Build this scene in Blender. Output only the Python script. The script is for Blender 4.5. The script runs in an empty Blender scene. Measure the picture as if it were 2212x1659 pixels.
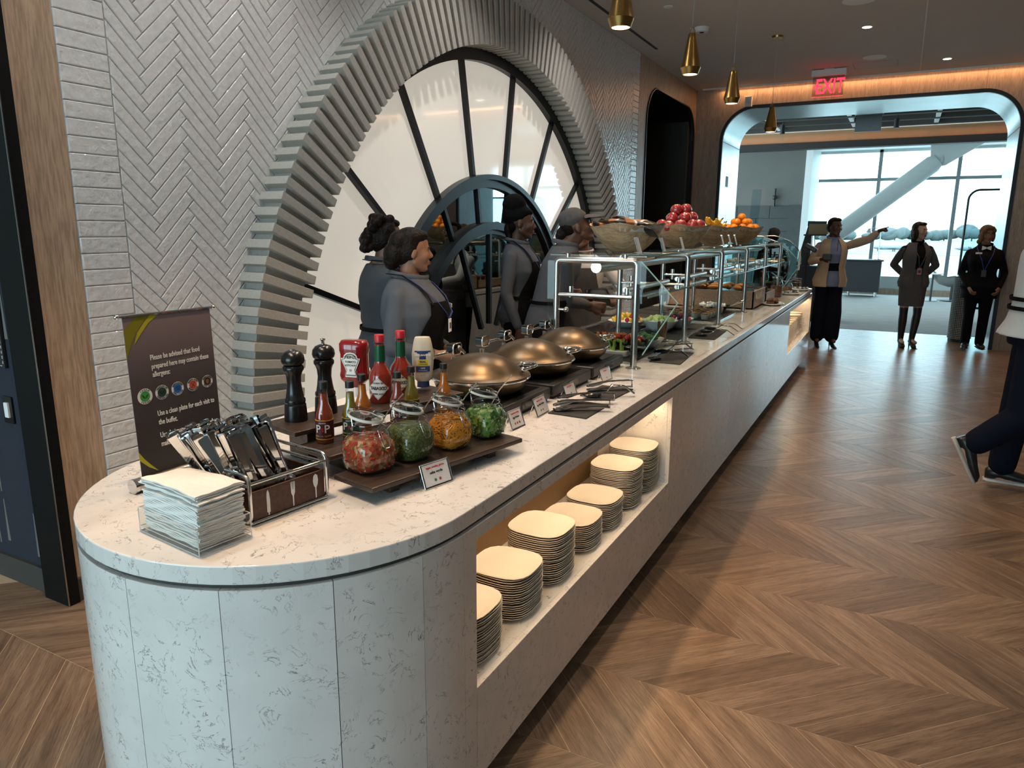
import bpy, math, random
from mathutils import Vector, Matrix
sc = bpy.context.scene
COL = sc.collection
rnd = random.Random(7)
PI = math.pi
# ---------------------------------------------------------------- camera
CX, CZ, F = 0.86, 1.55, 1553.92
RR = (Vector((0.883763, 0.467911, 0.005180)), Vector((0.103787, -0.184951, -0.977252)), Vector((-0.456310, 0.864201, -0.212017)))
yaw, pit, rol = 0.486904654, 0.212956345, -0.00529985403
_f = Vector((-math.sin(yaw)*math.cos(pit), math.cos(yaw)*math.cos(pit), -math.sin(pit)))
_r = Vector((math.cos(yaw), math.sin(yaw), 0)); _d = _f.cross(_r)
_c, _s = math.cos(rol), math.sin(rol)
RR = (_c*_r + _s*_d, -_s*_r + _c*_d, _f)
CAMP = Vector((CX, 0, CZ))
cam = bpy.data.objects.new('camera', bpy.data.cameras.new('camera'))
COL.objects.link(cam)
cam.matrix_world = Matrix(((RR[0][0], -RR[1][0], -RR[2][0], CX), (RR[0][1], -RR[1][1], -RR[2][1], 0), (RR[0][2], -RR[1][2], -RR[2][2], CZ), (0, 0, 0, 1)))
cam.data.sensor_width = 36; cam.data.lens = F/2212*36
cam.data.clip_start = .05; cam.data.clip_end = 3000
sc.camera = cam
def ray(x, y):
    return RR[0]*((x-1106)/F) + RR[1]*((y-829.5)/F) + RR[2]
def onz(x, y, z):
    r = ray(x, y); return CAMP + r*((z-CZ)/r.z)
def onx(x, y, X):
    r = ray(x, y); return CAMP + r*((X-CX)/r.x)
def ony(x, y, Y):
    r = ray(x, y); return CAMP + r*(Y/r.y)
# ---------------------------------------------------------------- world, exposure
sc.view_settings.view_transform = 'Standard'
sc.view_settings.look = 'None'
sc.view_settings.exposure = 0.38
sc.view_settings.gamma = 1.0
sc.view_settings.use_curve_mapping = False
W = bpy.data.worlds.new('World'); sc.world = W; W.use_nodes = True
bg = W.node_tree.nodes['Background']
bg.inputs[0].default_value = (0.63, 0.90, 1.0, 1); bg.inputs[1].default_value = 5.4
sc.cycles.max_bounces = 10; sc.cycles.transparent_max_bounces = 24
sc.cycles.sample_clamp_indirect = 6.0
sc.cycles.caustics_reflective = False; sc.cycles.caustics_refractive = False
def area(name, loc, rot, sx, sy, power=0, col=(1, 1, 1), portal=False, spread=PI):
    l = bpy.data.lights.new(name, 'AREA'); l.shape = 'RECTANGLE'; l.size = sx; l.size_y = sy
    l.energy = power; l.color = col; l.spread = spread
    if portal: l.cycles.is_portal = True
    o = bpy.data.objects.new(name, l); COL.objects.link(o); o.location = loc; o.rotation_euler = rot
    return o
# daylight enters through the window walls ahead of and behind the counter
area('window_portal', (3.0, 20.2, 1.95), (PI/2, 0, PI), 16, 3.0, portal=True)
area('window_portal', (-2.0, -5.9, 1.65), (PI/2, 0, 0), 7.2, 2.9, portal=True)
# ---------------------------------------------------------------- mesh helpers
class MB:
    def __init__(s): s.v = []; s.f = []; s.uv = None
    def add(s, vs, fs):
        n = len(s.v); s.v += [tuple(v) for v in vs]; s.f += [tuple(i+n for i in f) for f in fs]; return s
    def box(s, c, d, rz=0, M=None):
        x, y, z = d[0]/2, d[1]/2, d[2]/2
        vs = [Vector((a, b, e)) for e in (-z, z) for a, b in ((-x, -y), (x, -y), (x, y), (-x, y))]
        if rz: R = Matrix.Rotation(rz, 3, 'Z'); vs = [R @ v for v in vs]
        if M: vs = [M @ v for v in vs]
        c = Vector(c); return s.add([v+c for v in vs], [(3, 2, 1, 0), (4, 5, 6, 7), (0, 1, 5, 4), (1, 2, 6, 5), (2, 3, 7, 6), (3, 0, 4, 7)])
    def bb(s, x0, x1, y0, y1, z0, z1):
        return s.box(((x0+x1)/2, (y0+y1)/2, (z0+z1)/2), (abs(x1-x0), abs(y1-y0), abs(z1-z0)))
    def prism(s, pts, z0, z1, M=None, cap=True):
        n = len(pts); vs = [Vector((p[0], p[1], z0)) for p in pts]+[Vector((p[0], p[1], z1)) for p in pts]
        if M: vs = [M @ v for v in vs]
        fs = [(i, (i+1) % n, (i+1) % n+n, i+n) for i in range(n)]
        if cap: fs += [tuple(range(n-1, -1, -1)), tuple(range(n, 2*n))]
        return s.add(vs, fs)
    def loft(s, rings, closed=True, cap=(True, True)):
        n = len(rings[0]); vs = [v for r in rings for v in r]; fs = []
        for k in range(len(rings)-1):
            for i in range(n if closed else n-1):
                j = (i+1) % n; fs.append((k*n+i, k*n+j, (k+1)*n+j, (k+1)*n+i))
        if cap[0] and closed: fs.append(tuple(range(n-1, -1, -1)))
        if cap[1] and closed: fs.append(tuple(range((len(rings)-1)*n, len(rings)*n)))
        return s.add(vs, fs)
    def lathe(s, prof, n=24, c=(0, 0, 0), M=None, sx=1, sy=1):
        rings = []
        for r, z in prof:
            ring = [Vector((r*sx*math.cos(2*PI*i/n), r*sy*math.sin(2*PI*i/n), z)) for i in range(n)]
            if M: ring = [M @ v for v in ring]
            rings.append([v+Vector(c) for v in ring])
        return s.loft(rings)
    def sq(s, prof, p=4, n=28, c=(0, 0, 0), M=None):
        # lathe with a rounded-square cross section (superellipse exponent p, may be given per ring as a third entry)
        rings = []
        for e in prof:
            r, z = e[0], e[1]; q = e[2] if len(e) > 2 else p; ring = []
            for i in range(n):
                t = 2*PI*i/n; a, b = math.cos(t), math.sin(t)
                k = (abs(a)**q+abs(b)**q)**(-1/q); ring.append(Vector((r*k*a, r*k*b, z)))
            if M: ring = [M @ v for v in ring]
            rings.append([v+Vector(c) for v in ring])
        return s.loft(rings)
    def tube(s, pts, r, n=8, closed=False, cap=True, flat=None):
        pts = [Vector(p) for p in pts]; m = len(pts); rs = r if isinstance(r, (list, tuple)) else [r]*m
        rings = []; up = None
        for i, p in enumerate(pts):
            a = pts[(i-1) % m] if (closed or i) else p; b = pts[(i+1) % m] if (closed or i < m-1) else p
            t = (b-a).normalized()
            if up is None:
                up = Vector((0, 0, 1)) if abs(t.z) < .9 else Vector((1, 0, 0))
            x = t.cross(up)
            if x.length < 1e-6: x = t.cross(Vector((0, 1, 0)))
            x.normalize(); y = x.cross(t).normalized(); up = y
            fx, fy = flat if flat else (1, 1)
            rings.append([p+x*(rs[i]*fx*math.cos(2*PI*k/n))+y*(rs[i]*fy*math.sin(2*PI*k/n)) for k in range(n)])
        if closed: rings.append(rings[0])
        return s.loft(rings, cap=(cap and not closed, cap and not closed))
    def ell(s, c, r, n=12, m=8, M=None):
        r = (r, r, r) if not isinstance(r, (tuple, list)) else r
        rings = []
        for k in range(m+1):
            a = -PI/2+PI*k/m; cr = max(math.cos(a), .02); ring = []
            for i in range(n):
                t = 2*PI*i/n; v = Vector((r[0]*cr*math.cos(t), r[1]*cr*math.sin(t), r[2]*math.sin(a)))
                ring.append((M @ v if M else v)+Vector(c))
            rings.append(ring)
        return s.loft(rings)
    def disc(s, c, r, n=20, nrm=(0, 0, 1)):
        q = Vector((0, 0, 1)).rotation_difference(Vector(nrm)).to_matrix()
        return s.add([Vector(c)+q @ Vector((r*math.cos(2*PI*i/n), r*math.sin(2*PI*i/n), 0)) for i in range(n)], [tuple(range(n))])
    def build(s, name, mat, parent=None, smooth=None, bevel=0, seg=2, loc=None, rz=0, fix=True):
        me = bpy.data.meshes.new(name); me.from_pydata(s.v, [], s.f)
        if fix: fixn(me)
        return mk(name, me, mat, parent, smooth, bevel, seg, loc, rz)
import bmesh
def fixn(me):
    b = bmesh.new(); b.from_mesh(me); bmesh.ops.recalc_face_normals(b, faces=b.faces); b.to_mesh(me); b.free()
def mk(name, me, mat, parent=None, smooth=None, bevel=0, seg=2, loc=None, rz=0):
    o = bpy.data.objects.new(name, me); COL.objects.link(o)
    if mat is not None: me.materials.append(M_[mat] if isinstance(mat, str) else mat)
    if parent is not None: o.parent = parent
    if smooth: smoothit(me, smooth if smooth is not True else 40)
    if bevel:
        m = o.modifiers.new('bevel', 'BEVEL'); m.width = bevel; m.segments = seg; m.limit_method = 'ANGLE'; m.angle_limit = .6
    if loc is not None: o.location = loc
    if rz: o.rotation_euler = (0, 0, rz)
    return o
def smoothit(me, deg=40):
    me.polygons.foreach_set('use_smooth', [True]*len(me.polygons))
    if deg < 180:
        b = bmesh.new(); b.from_mesh(me); c = math.cos(math.radians(deg))
        for e in b.edges:
            if len(e.link_faces) == 2:
                e.smooth = e.link_faces[0].normal.dot(e.link_faces[1].normal) > c
        b.to_mesh(me); b.free()
def thing(name, label, cat, loc=(0, 0, 0), rz=0, group=None):
    o = bpy.data.objects.new(name, None); COL.objects.link(o); o.location = loc; o.rotation_euler = (0, 0, rz)
    o.empty_display_size = .05
    return tag(o, label, cat, group)
def tag(o, label, cat, group=None):
    o['label'] = label; o['category'] = cat
    if group: o['group'] = group
    return o
def struct(o, kind='structure', label=None):
    o['kind'] = kind
    if label: o['label'] = label
    return o
def dup(o, loc=None, rz=None, parent=None, label=None):
    c = o.copy(); COL.objects.link(c); c.parent = parent
    if loc is not None: c.location = loc
    if rz is not None: c.rotation_euler = (0, 0, rz)
    if label: c['label'] = label
    for ch in o.children: dup(ch, parent=c)
    return c
_TS = bpy.data.scenes.new('glyphs'); _TC = {}
def glyph(s, align, bold, ext):
    # unit-size letter mesh, made once in a scratch scene
    k = (s, align, bold, ext)
    if k not in _TC:
        cu = bpy.data.curves.new('t', 'FONT'); cu.body = s; cu.size = 1; cu.align_x = align; cu.align_y = 'CENTER'
        cu.extrude = ext; cu.offset = bold; cu.resolution_u = 3
        o = bpy.data.objects.new('t', cu); _TS.collection.objects.link(o)
        vl = _TS.view_layers[0]; vl.update()
        me = bpy.data.meshes.new_from_object(o.evaluated_get(vl.depsgraph)); me.materials.clear()
        bpy.data.objects.remove(o); bpy.data.curves.remove(cu)
        xs = [v.co.x for v in me.vertices]; _TC[k] = (me, max(xs)-min(xs))
    return _TC[k]
def text(s, size, mat, parent, M, ext=.0004, name='lettering', align='CENTER', bold=0, sx=1):
    me = glyph(s, align, round(bold/size, 3), round(ext/size, 2))[0].copy()
    me.transform(Matrix.Diagonal((size*sx, size, size, 1)))
    me.transform(M if isinstance(M, Matrix) else Matrix.Translation(M))
    return mk(name, me, mat, parent)
def frame(o, x, y):
    # 4x4 matrix with local x, y axes along given vectors, z normal
    x = Vector(x).normalized(); y = Vector(y).normalized(); z = x.cross(y)
    return Matrix(((x[0], y[0], z[0], o[0]), (x[1], y[1], z[1], o[1]), (x[2], y[2], z[2], o[2]), (0, 0, 0, 1)))
def rrect(w, h, r, n=6, cx=0, cy=0):
    p = []
    for sx, sy, a in ((1, 1, 0), (-1, 1, PI/2), (-1, -1, PI), (1, -1, 1.5*PI)):
        for k in range(n+1):
            t = a+PI/2*k/n; p.append((cx+sx*(w/2-r)+r*math.cos(t), cy+sy*(h/2-r)+r*math.sin(t)))
    return p
# ---------------------------------------------------------------- materials
M_ = {}
def mat(name, col, rough=.5, metal=0, spec=.5, emis=None, es=0, noise=.06, nscale=20, bump=0, bscale=40, coat=0, sub=0, alpha=1, trans=0, aniso=0, det=3):
    m = bpy.data.materials.new(name); m.use_nodes = True; nt = m.node_tree; b = nt.nodes['Principled BSDF']
    b.inputs['Roughness'].default_value = rough; b.inputs['Metallic'].default_value = metal
    b.inputs['Specular IOR Level'].default_value = spec
    if coat: b.inputs['Coat Weight'].default_value = coat; b.inputs['Coat Roughness'].default_value = .05
    if sub: b.inputs['Subsurface Weight'].default_value = sub; b.inputs['Subsurface Radius'].default_value = (.01, .004, .002)
    if trans: b.inputs['Transmission Weight'].default_value = trans
    if emis: b.inputs['Emission Color'].default_value = (*emis, 1); b.inputs['Emission Strength'].default_value = es
    tc = nt.nodes.new('ShaderNodeTexCoord'); nz = nt.nodes.new('ShaderNodeTexNoise'); nz.inputs['Scale'].default_value = nscale; nz.inputs['Detail'].default_value = det
    nt.links.new(tc.outputs['Object'], nz.inputs['Vector'])
    mx = nt.nodes.new('ShaderNodeMix'); mx.data_type = 'RGBA'
    lo = tuple(max(0, c*(1-noise)) for c in col); hi = tuple(min(1, c*(1+noise)) for c in col)
    mx.inputs['A'].default_value = (*lo, 1); mx.inputs['B'].default_value = (*hi, 1)
    nt.links.new(nz.outputs['Fac'], mx.inputs['Factor']); nt.links.new(mx.outputs['Result'], b.inputs['Base Color'])
    if bump:
        n2 = nt.nodes.new('ShaderNodeTexNoise'); n2.inputs['Scale'].default_value = bscale
        nt.links.new(tc.outputs['Object'], n2.inputs['Vector'])
        bp = nt.nodes.new('ShaderNodeBump'); bp.inputs['Strength'].default_value = bump; bp.inputs['Distance'].default_value = .01
        nt.links.new(n2.outputs['Fac'], bp.inputs['Height']); nt.links.new(bp.outputs['Normal'], b.inputs['Normal'])
    M_[name] = m; return m
def glass(name, tint=(1, 1, 1), rough=.0, refl=1.0, ior=1.45):
    # thin pane: clear transmission plus Fresnel reflection
    m = bpy.data.materials.new(name); m.use_nodes = True; nt = m.node_tree; nt.nodes.clear()
    out = nt.nodes.new('ShaderNodeOutputMaterial'); mix = nt.nodes.new('ShaderNodeMixShader')
    t = nt.nodes.new('ShaderNodeBsdfTransparent'); t.inputs[0].default_value = (*tint, 1)
    g = nt.nodes.new('ShaderNodeBsdfGlossy'); g.inputs['Roughness'].default_value = rough
    fr = nt.nodes.new('ShaderNodeFresnel'); fr.inputs[0].default_value = ior
    mu = nt.nodes.new('ShaderNodeMath'); mu.operation = 'MULTIPLY'; mu.inputs[1].default_value = refl
    ge = nt.nodes.new('ShaderNodeNewGeometry'); iv = nt.nodes.new('ShaderNodeMath'); iv.operation = 'SUBTRACT'; iv.inputs[0].default_value = 1; m2 = nt.nodes.new('ShaderNodeMath'); m2.operation = 'MULTIPLY'
    nt.links.new(ge.outputs['Backfacing'], iv.inputs[1]); nt.links.new(fr.outputs[0], mu.inputs[0])
    nt.links.new(mu.outputs[0], m2.inputs[0]); nt.links.new(iv.outputs[0], m2.inputs[1]); nt.links.new(m2.outputs[0], mix.inputs[0])
    nt.links.new(t.outputs[0], mix.inputs[1]); nt.links.new(g.outputs[0], mix.inputs[2]); nt.links.new(mix.outputs[0], out.inputs[0])
    M_[name] = m; return m
def ramp(nt, fac, stops, interp='LINEAR'):
    r = nt.nodes.new('ShaderNodeValToRGB'); r.color_ramp.interpolation = interp
    e = r.color_ramp.elements
    while len(e) < len(stops): e.new(.5)
    for k, (p, c) in enumerate(stops): e[k].position = p; e[k].color = (*c, 1) if len(c) == 3 else c
    nt.links.new(fac, r.inputs[0]); return r.outputs[0]
def nd(nt, t, **kw):
    n = nt.nodes.new('ShaderNode'+t)
    for k, v in kw.items():
        if k in n.inputs: n.inputs[k].default_value = v
        else: setattr(n, k, v)
    return n
def mixc(nt, f, a, b, blend='MIX'):
    m = nt.nodes.new('ShaderNodeMix'); m.data_type = 'RGBA'; m.blend_type = blend
    for v, k in ((f, 'Factor'), (a, 'A'), (b, 'B')):
        if hasattr(v, 'is_output'): nt.links.new(v, m.inputs[k])
        elif k == 'Factor': m.inputs[k].default_value = v
        else: m.inputs[k].default_value = (*v, 1)
    return m.outputs['Result']
def base(name, rough=.5, metal=0, spec=.5):
    m = bpy.data.materials.new(name); m.use_nodes = True; nt = m.node_tree; b = nt.nodes['Principled BSDF']
    b.inputs['Roughness'].default_value = rough; b.inputs['Metallic'].default_value = metal; b.inputs['Specular IOR Level'].default_value = spec
    M_[name] = m; return nt, b
def wood(name, dark, light, rough=.4, uv=False, scale=1.0, axis=2, joint=0):
    # grain runs along `axis` (object space) or along U of the UV map; UV tiles of 10 units give every piece its own tone
    nt, b = base(name, rough); tc = nd(nt, 'TexCoord'); mp = nd(nt, 'Mapping')
    st = [14*scale]*3
    if uv: st = [1.2*scale, 16*scale, 1]
    else: st[axis] = 1.0*scale
    mp.inputs['Scale'].default_value = st
    nt.links.new(tc.outputs['UV' if uv else 'Object'], mp.inputs['Vector'])
    n1 = nd(nt, 'TexNoise', Scale=2.0, Detail=4.0, Distortion=.6); nt.links.new(mp.outputs[0], n1.inputs['Vector'])
    n2 = nd(nt, 'TexNoise', Scale=11.0, Detail=5.0, Roughness=.65); nt.links.new(mp.outputs[0], n2.inputs['Vector'])
    c1 = ramp(nt, n1.outputs['Fac'], [(.3, dark), (.7, light)])
    c2 = ramp(nt, n2.outputs['Fac'], [(.36, (.50, .48, .46)), (.58, (1, 1, 1))])
    c = mixc(nt, .75, c1, c2, 'MULTIPLY')
    if uv:
        sp = nd(nt, 'VectorMath', operation='SCALE'); sp.inputs['Scale'].default_value = .1; nt.links.new(tc.outputs['UV'], sp.inputs[0])
        fl = nd(nt, 'VectorMath', operation='FLOOR'); nt.links.new(sp.outputs[0], fl.inputs[0])
        wn = nd(nt, 'TexWhiteNoise'); nt.links.new(fl.outputs[0], wn.inputs['Vector'])
        t = ramp(nt, wn.outputs['Value'], [(0, (.74, .72, .70)), (.5, (1, 1, 1)), (1, (1.18, 1.15, 1.1))])
        c = mixc(nt, 1.0, c, t, 'MULTIPLY')
    nt.links.new(c, b.inputs['Base Color'])
    bp = nd(nt, 'Bump', Strength=.12, Distance=.002); nt.links.new(n2.outputs['Fac'], bp.inputs['Height']); nt.links.new(bp.outputs[0], b.inputs['Normal'])
    rr = ramp(nt, n2.outputs['Fac'], [(.3, (rough*1.25,)*3), (.7, (rough*.85,)*3)]); nt.links.new(rr, b.inputs['Roughness'])
wood('floor_oak', (.180, .110, .070), (.345, .230, .152), .31, uv=True)
wood('veneer', (.37, .262, .188), (.48, .352, .258), .45, scale=.8)
wood('veneer_side', (.45, .315, .215), (.56, .41, .29), .45, scale=.8)
wood('walnut_board', (.030, .018, .013), (.075, .048, .036), .38, axis=1, scale=2)
wood('caddy_wood', (.055, .018, .010), (.095, .034, .020), .35, axis=1, scale=3)
wood('box_wood', (.30, .19, .12), (.45, .31, .21), .5, axis=1, scale=2)
wood('bowl_wood', (.36, .225, .12), (.66, .47, .29), .5, axis=0, scale=1.5)
# quartz with thin broken veins
def quartz(name, c0, cv, rough):
    nt, b = base(name, rough); tc = nd(nt, 'TexCoord')
    n0 = nd(nt, 'TexNoise', Scale=7.0, Detail=4.0); nt.links.new(tc.outputs['Object'], n0.inputs['Vector'])
    n1 = nd(nt, 'TexNoise', Scale=17.0, Detail=5.0, Roughness=.62, Distortion=1.2); nt.links.new(tc.outputs['Object'], n1.inputs['Vector'])
    n2 = nd(nt, 'TexNoise', Scale=30.0, Detail=2.0); nt.links.new(tc.outputs['Object'], n2.inputs['Vector'])
    v = ramp(nt, n1.outputs['Fac'], [(.485, (0, 0, 0)), (.4985, (1, 1, 1)), (.5015, (1, 1, 1)), (.515, (0, 0, 0))])
    k = ramp(nt, n2.outputs['Fac'], [(.46, (0, 0, 0)), (.56, (1, 1, 1))])
    k2 = ramp(nt, n0.outputs['Fac'], [(.40, (.25, .25, .25)), (.56, (1, 1, 1))])
    f = mixc(nt, 1, mixc(nt, 1, v, k, 'MULTIPLY'), k2, 'MULTIPLY')
    bc = ramp(nt, n0.outputs['Fac'], [(.3, tuple(x*.93 for x in c0)), (.7, tuple(min(1, x*1.04) for x in c0))])
    nt.links.new(mixc(nt, f, bc, cv), b.inputs['Base Color'])
quartz('quartz', (.78, .76, .74), (.20, .18, .165), .10)
# glazed tile, wavy handmade surface
nt, b = base('glaze', .07); tc = nd(nt, 'TexCoord')
n1 = nd(nt, 'TexNoise', Scale=14.0, Detail=2.0); nt.links.new(tc.outputs['Object'], n1.inputs['Vector'])
ge = nd(nt, 'NewGeometry'); n3 = nd(nt, 'TexNoise', Scale=38.0, Detail=2.0); nt.links.new(ge.outputs['Position'], n3.inputs['Vector'])
n4 = nd(nt, 'TexNoise', Scale=32.0, Detail=2.0); nt.links.new(ge.outputs['Position'], n4.inputs['Vector'])
nt.links.new(ramp(nt, n4.outputs['Fac'], [(.3, (.66, .66, .665)), (.7, (.75, .75, .75))]), b.inputs['Base Color'])
bp = nd(nt, 'Bump', Strength=.8, Distance=.008); nt.links.new(n3.outputs['Fac'], bp.inputs['Height']); nt.links.new(bp.outputs[0], b.inputs['Normal'])
mat('grout', (.58, .58, .57), .8)
mat('stone', (.44, .425, .385), .85, noise=.14, nscale=60, bump=.15, bscale=120)
mat('stone_spacer', (.42, .42, .395), .9, noise=.12, nscale=60, bump=.15, bscale=120)
mat('pane_white', (.74, .72, .67), .06, emis=(1, .93, .80), es=.33, noise=.02, nscale=2)
mat('mirror', (.30, .33, .33), .02, 1, noise=.02)
mat('black_metal', (.013, .014, .016), .38, .4, noise=.1)
mat('blue_metal', (.030, .037, .044), .35, .5, noise=.1)
mat('steel', (.50, .50, .49), .26, 1, noise=.05, nscale=8)
mat('chrome', (.72, .72, .72), .07, 1, noise=.02)
mat('jamb_steel', (.40, .45, .47), .30, 1, noise=.16, nscale=3)
mat('brass', (.36, .225, .075), .30, 1, noise=.12, nscale=30)
mat('bronze', (.098, .068, .037), .33, .75, noise=.08, nscale=60)
mat('bronze_pan', (.17, .125, .065), .34, .8, noise=.08, nscale=60)
mat('ceiling_paint', (.60, .57, .545), .9, noise=.03, nscale=3)
mat('white_paint', (.75, .76, .76), .6, noise=.03)
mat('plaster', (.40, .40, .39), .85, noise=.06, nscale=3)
mat('black_gloss', (.010, .010, .011), .16, 0, noise=.1)
mat('black_matte', (.016, .016, .017), .6, noise=.15)
mat('black_plastic', (.012, .012, .013), .42, noise=.1)
mat('dark_recess', (.05, .045, .04), .8)
mat('ceramic', (.82, .78, .70), .22, noise=.02, coat=.3)
mat('ceramic_edge', (.70, .68, .64), .3, noise=.02)
mat('white_ceramic', (.80, .80, .79), .2, noise=.02, coat=.3)
mat('paper', (.80, .79, .76), .9, noise=.03, nscale=40, bump=.2, bscale=60)
mat('card', (.78, .77, .78), .6, noise=.02)
mat('ink', (.03, .03, .03), .7)
mat('ink_red', (.60, .05, .04), .7)
mat('ink_green', (.03, .22, .10), .7)
mat('white_print', (.85, .85, .85), .6, noise=.02)
glass('glass', (.93, .97, .96)); glass('glass_jar', (.93, .95, .95), refl=1.6); glass('glass_lid', (.74, .76, .75), .04, 3.0); glass('acrylic', (.94, .95, .95), refl=1.1)
glass('glass_green', (.80, .93, .91)); glass('window_glass', (.94, .98, .99), refl=.6)
mat('glass_edge', (.28, .50, .47), .1, noise=.05, emis=(.5, .8, .75), es=0)

mat('acrylic_edge_glint', (.62, .61, .60), .12)
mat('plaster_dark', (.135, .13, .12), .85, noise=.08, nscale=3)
# ================================================================ the setting
XW, CEIL = -2.06, 3.57
mat('joint', (.62, .46, .32), .6)
def pxo(P):
    q = Vector(P)-CAMP; d = q.dot(RR[2])
    if d < .2: return None, None, d
    return 1106+F*q.dot(RR[0])/d, 829.5+F*q.dot(RR[1])/d, d
def uvmesh(name, pieces):
    # pieces: list of (verts, faces, uvs per vert)
    v, f, uv = [], [], []
    for vs, fs, us in pieces:
        n = len(v); v += vs; f += [tuple(i+n for i in q) for q in fs]; uv += us
    me = bpy.data.meshes.new(name); me.from_pydata(v, [], f); l = me.uv_layers.new(name='UVMap')
    for lp in me.loops: l.data[lp.index].uv = uv[lp.vertex_index]
    return me
def pick(items, n):
    # items: (weight, piece); the n that show largest first
    items.sort(key=lambda t: -t[0]); return [p for w, p in items[:n]], [p for w, p in items[n:]]
floor = struct(MB().bb(-6.2, 8.2, -6.2, 12.65, -.06, -.0008).build('floor', 'joint'))
pl = []; W2, PY = .1717, .4385
for k in range(-19, 24):
    y0 = 2.20+PY*k; y1 = min(y0+PY, 12.65); sgn = 1 if k % 2 == 0 else -1; h = (y1-y0)*sgn
    for i in range(-37, 50):
        x = .209-.1717*.0+i*W2+(0 if sgn > 0 else PY)
        cx = x+h/2+W2/2; cy = (y0+y1)/2
        if cx < -6 or cx > 8 or (cy > 1.45 and cx < -2.45): continue
        g = .0011; gx = g*1.4
        q = [(x+gx, y0+g), (x+W2-gx, y0+g), (x+W2+h-gx, y1-g), (x+h+gx, y1-g)]
        a, b = rnd.randrange(40)*10+2, rnd.randrange(40)*10+2
        L = math.hypot(h, y1-y0)
        uvs = [(a, b), (a+.1, b+.121), (a+.1+L, b+.121), (a+L, b)]
        vs = [(*p, 0) for p in q]+[(*p, -.002) for p in q]
        fs = [(0, 1, 2, 3), (1, 0, 4, 5), (2, 1, 5, 6), (3, 2, 6, 7), (0, 3, 7, 4)]
        X, Y, d = pxo((cx, cy, 0))
        vis = X is not None and -60 < X < 2272 and -60 < Y < 1760 and not (-1.0 < cx < -.15 and 1.3 < cy < 9)
        pl.append(((1/d**3 if vis else 0)+1e-9/(1+abs(cy)), (vs, fs, uvs+uvs)))
near, rest = pick(pl, 300)
for p in near: mk('plank', uvmesh('plank', [p]), 'floor_oak', floor)
struct(mk('plank_field', uvmesh('plank_field', rest), 'floor_oak', floor), 'stuff')
# ---- ceiling over the serving hall
ceil = struct(MB().bb(-6.2, 8.2, -6.2, 11.4, CEIL, CEIL+.1).build('ceiling', 'ceiling_paint'))
struct(MB().bb(.843, .853, 3, 11.36, CEIL-.0015, CEIL+.01).build('trim_1', 'white_paint'), label='thin pale joint line across the ceiling')
struct(MB().bb(-1.862, -1.828, 2.0, 8.62, CEIL-.003, CEIL+.01).build('trim_2', 'black_matte'), label='black linear slot diffuser in the ceiling')
# ---- tiled wall with the round opening
AC = (5.22, .47); RO, RI = 2.762, 2.40
def rectray(a, y0=1.79, y1=8.70, z0=0., z1=CEIL):
    c, s = math.cos(a), math.sin(a); t = 1e9
    if c > 1e-6: t = min(t, (y1-AC[0])/c)
    if c < -1e-6: t = min(t, (y0-AC[0])/c)
    if s > 1e-6: t = min(t, (z1-AC[1])/s)
    if s < -1e-6: t = min(t, (z0-AC[1])/s)
    return (AC[0]+c*t, AC[1]+s*t)
dl = math.asin(.47/2.52)
angs = sorted([-dl+(PI+2*dl)*i/72 for i in range(73)]+[math.atan2(CEIL-AC[1], 8.70-AC[0]), math.atan2(CEIL-AC[1], 1.79-AC[0]), math.atan2(-AC[1], 8.7-AC[0])+1e-4, PI+math.atan2(AC[1], AC[0]-1.79)-1e-4])
mb = MB(); vs = []
for a in angs:
    o = rectray(a); vs += [(XW-.008, AC[0]+2.52*math.cos(a), AC[1]+2.52*math.sin(a)), (XW-.008, o[0], o[1])]
mb.add(vs, [(2*i, 2*i+1, 2*i+3, 2*i+2) for i in range(len(angs)-1)])
mb.bb(-2.36, -2.26, 1.6, 8.72, 0, CEIL); mb.bb(-2.26, XW-.008, 1.6, 1.79, 0, CEIL)
wl = struct(mb.build('wall_left', 'grout', fix=False))
def clip(poly, y0, y1, z0, z1):
    for ax, lim, sg in ((0, y0, 1), (0, y1, -1), (1, z0, 1), (1, z1, -1)):
        out = []
        for i in range(len(poly)):
            a, b = poly[i-1], poly[i]; da, db = sg*(a[ax]-lim), sg*(b[ax]-lim)
            if (da >= 0) != (db >= 0):
                t = da/(da-db); out.append((a[0]+t*(b[0]-a[0]), a[1]+t*(b[1]-a[1])))
            if db >= 0: out.append(b)
        poly = out
        if len(poly) < 3: return []
    return poly
def area2(p): return abs(sum(p[i-1][0]*p[i][1]-p[i][0]*p[i-1][1] for i in range(len(p))))/2
def offs(p, d):
    # inward offset of a convex polygon (counter-clockwise)
    n = len(p); out = []
    for i in range(n):
        a, b, c = p[i-1], p[i], p[(i+1) % n]; e0 = (b[0]-a[0], b[1]-a[1]); e1 = (c[0]-b[0], c[1]-b[1]); l0, l1 = math.hypot(*e0), math.hypot(*e1)
        if l0 < 1e-6 or l1 < 1e-6: out.append(b); continue
        n0 = (-e0[1]/l0, e0[0]/l0); n1 = (-e1[1]/l1, e1[0]/l1); k = 1+n0[0]*n1[0]+n0[1]*n1[1]; k = max(k, .3)
        out.append((b[0]+(n0[0]+n1[0])*d/k, b[1]+(n0[1]+n1[1])*d/k))
    return out
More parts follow.
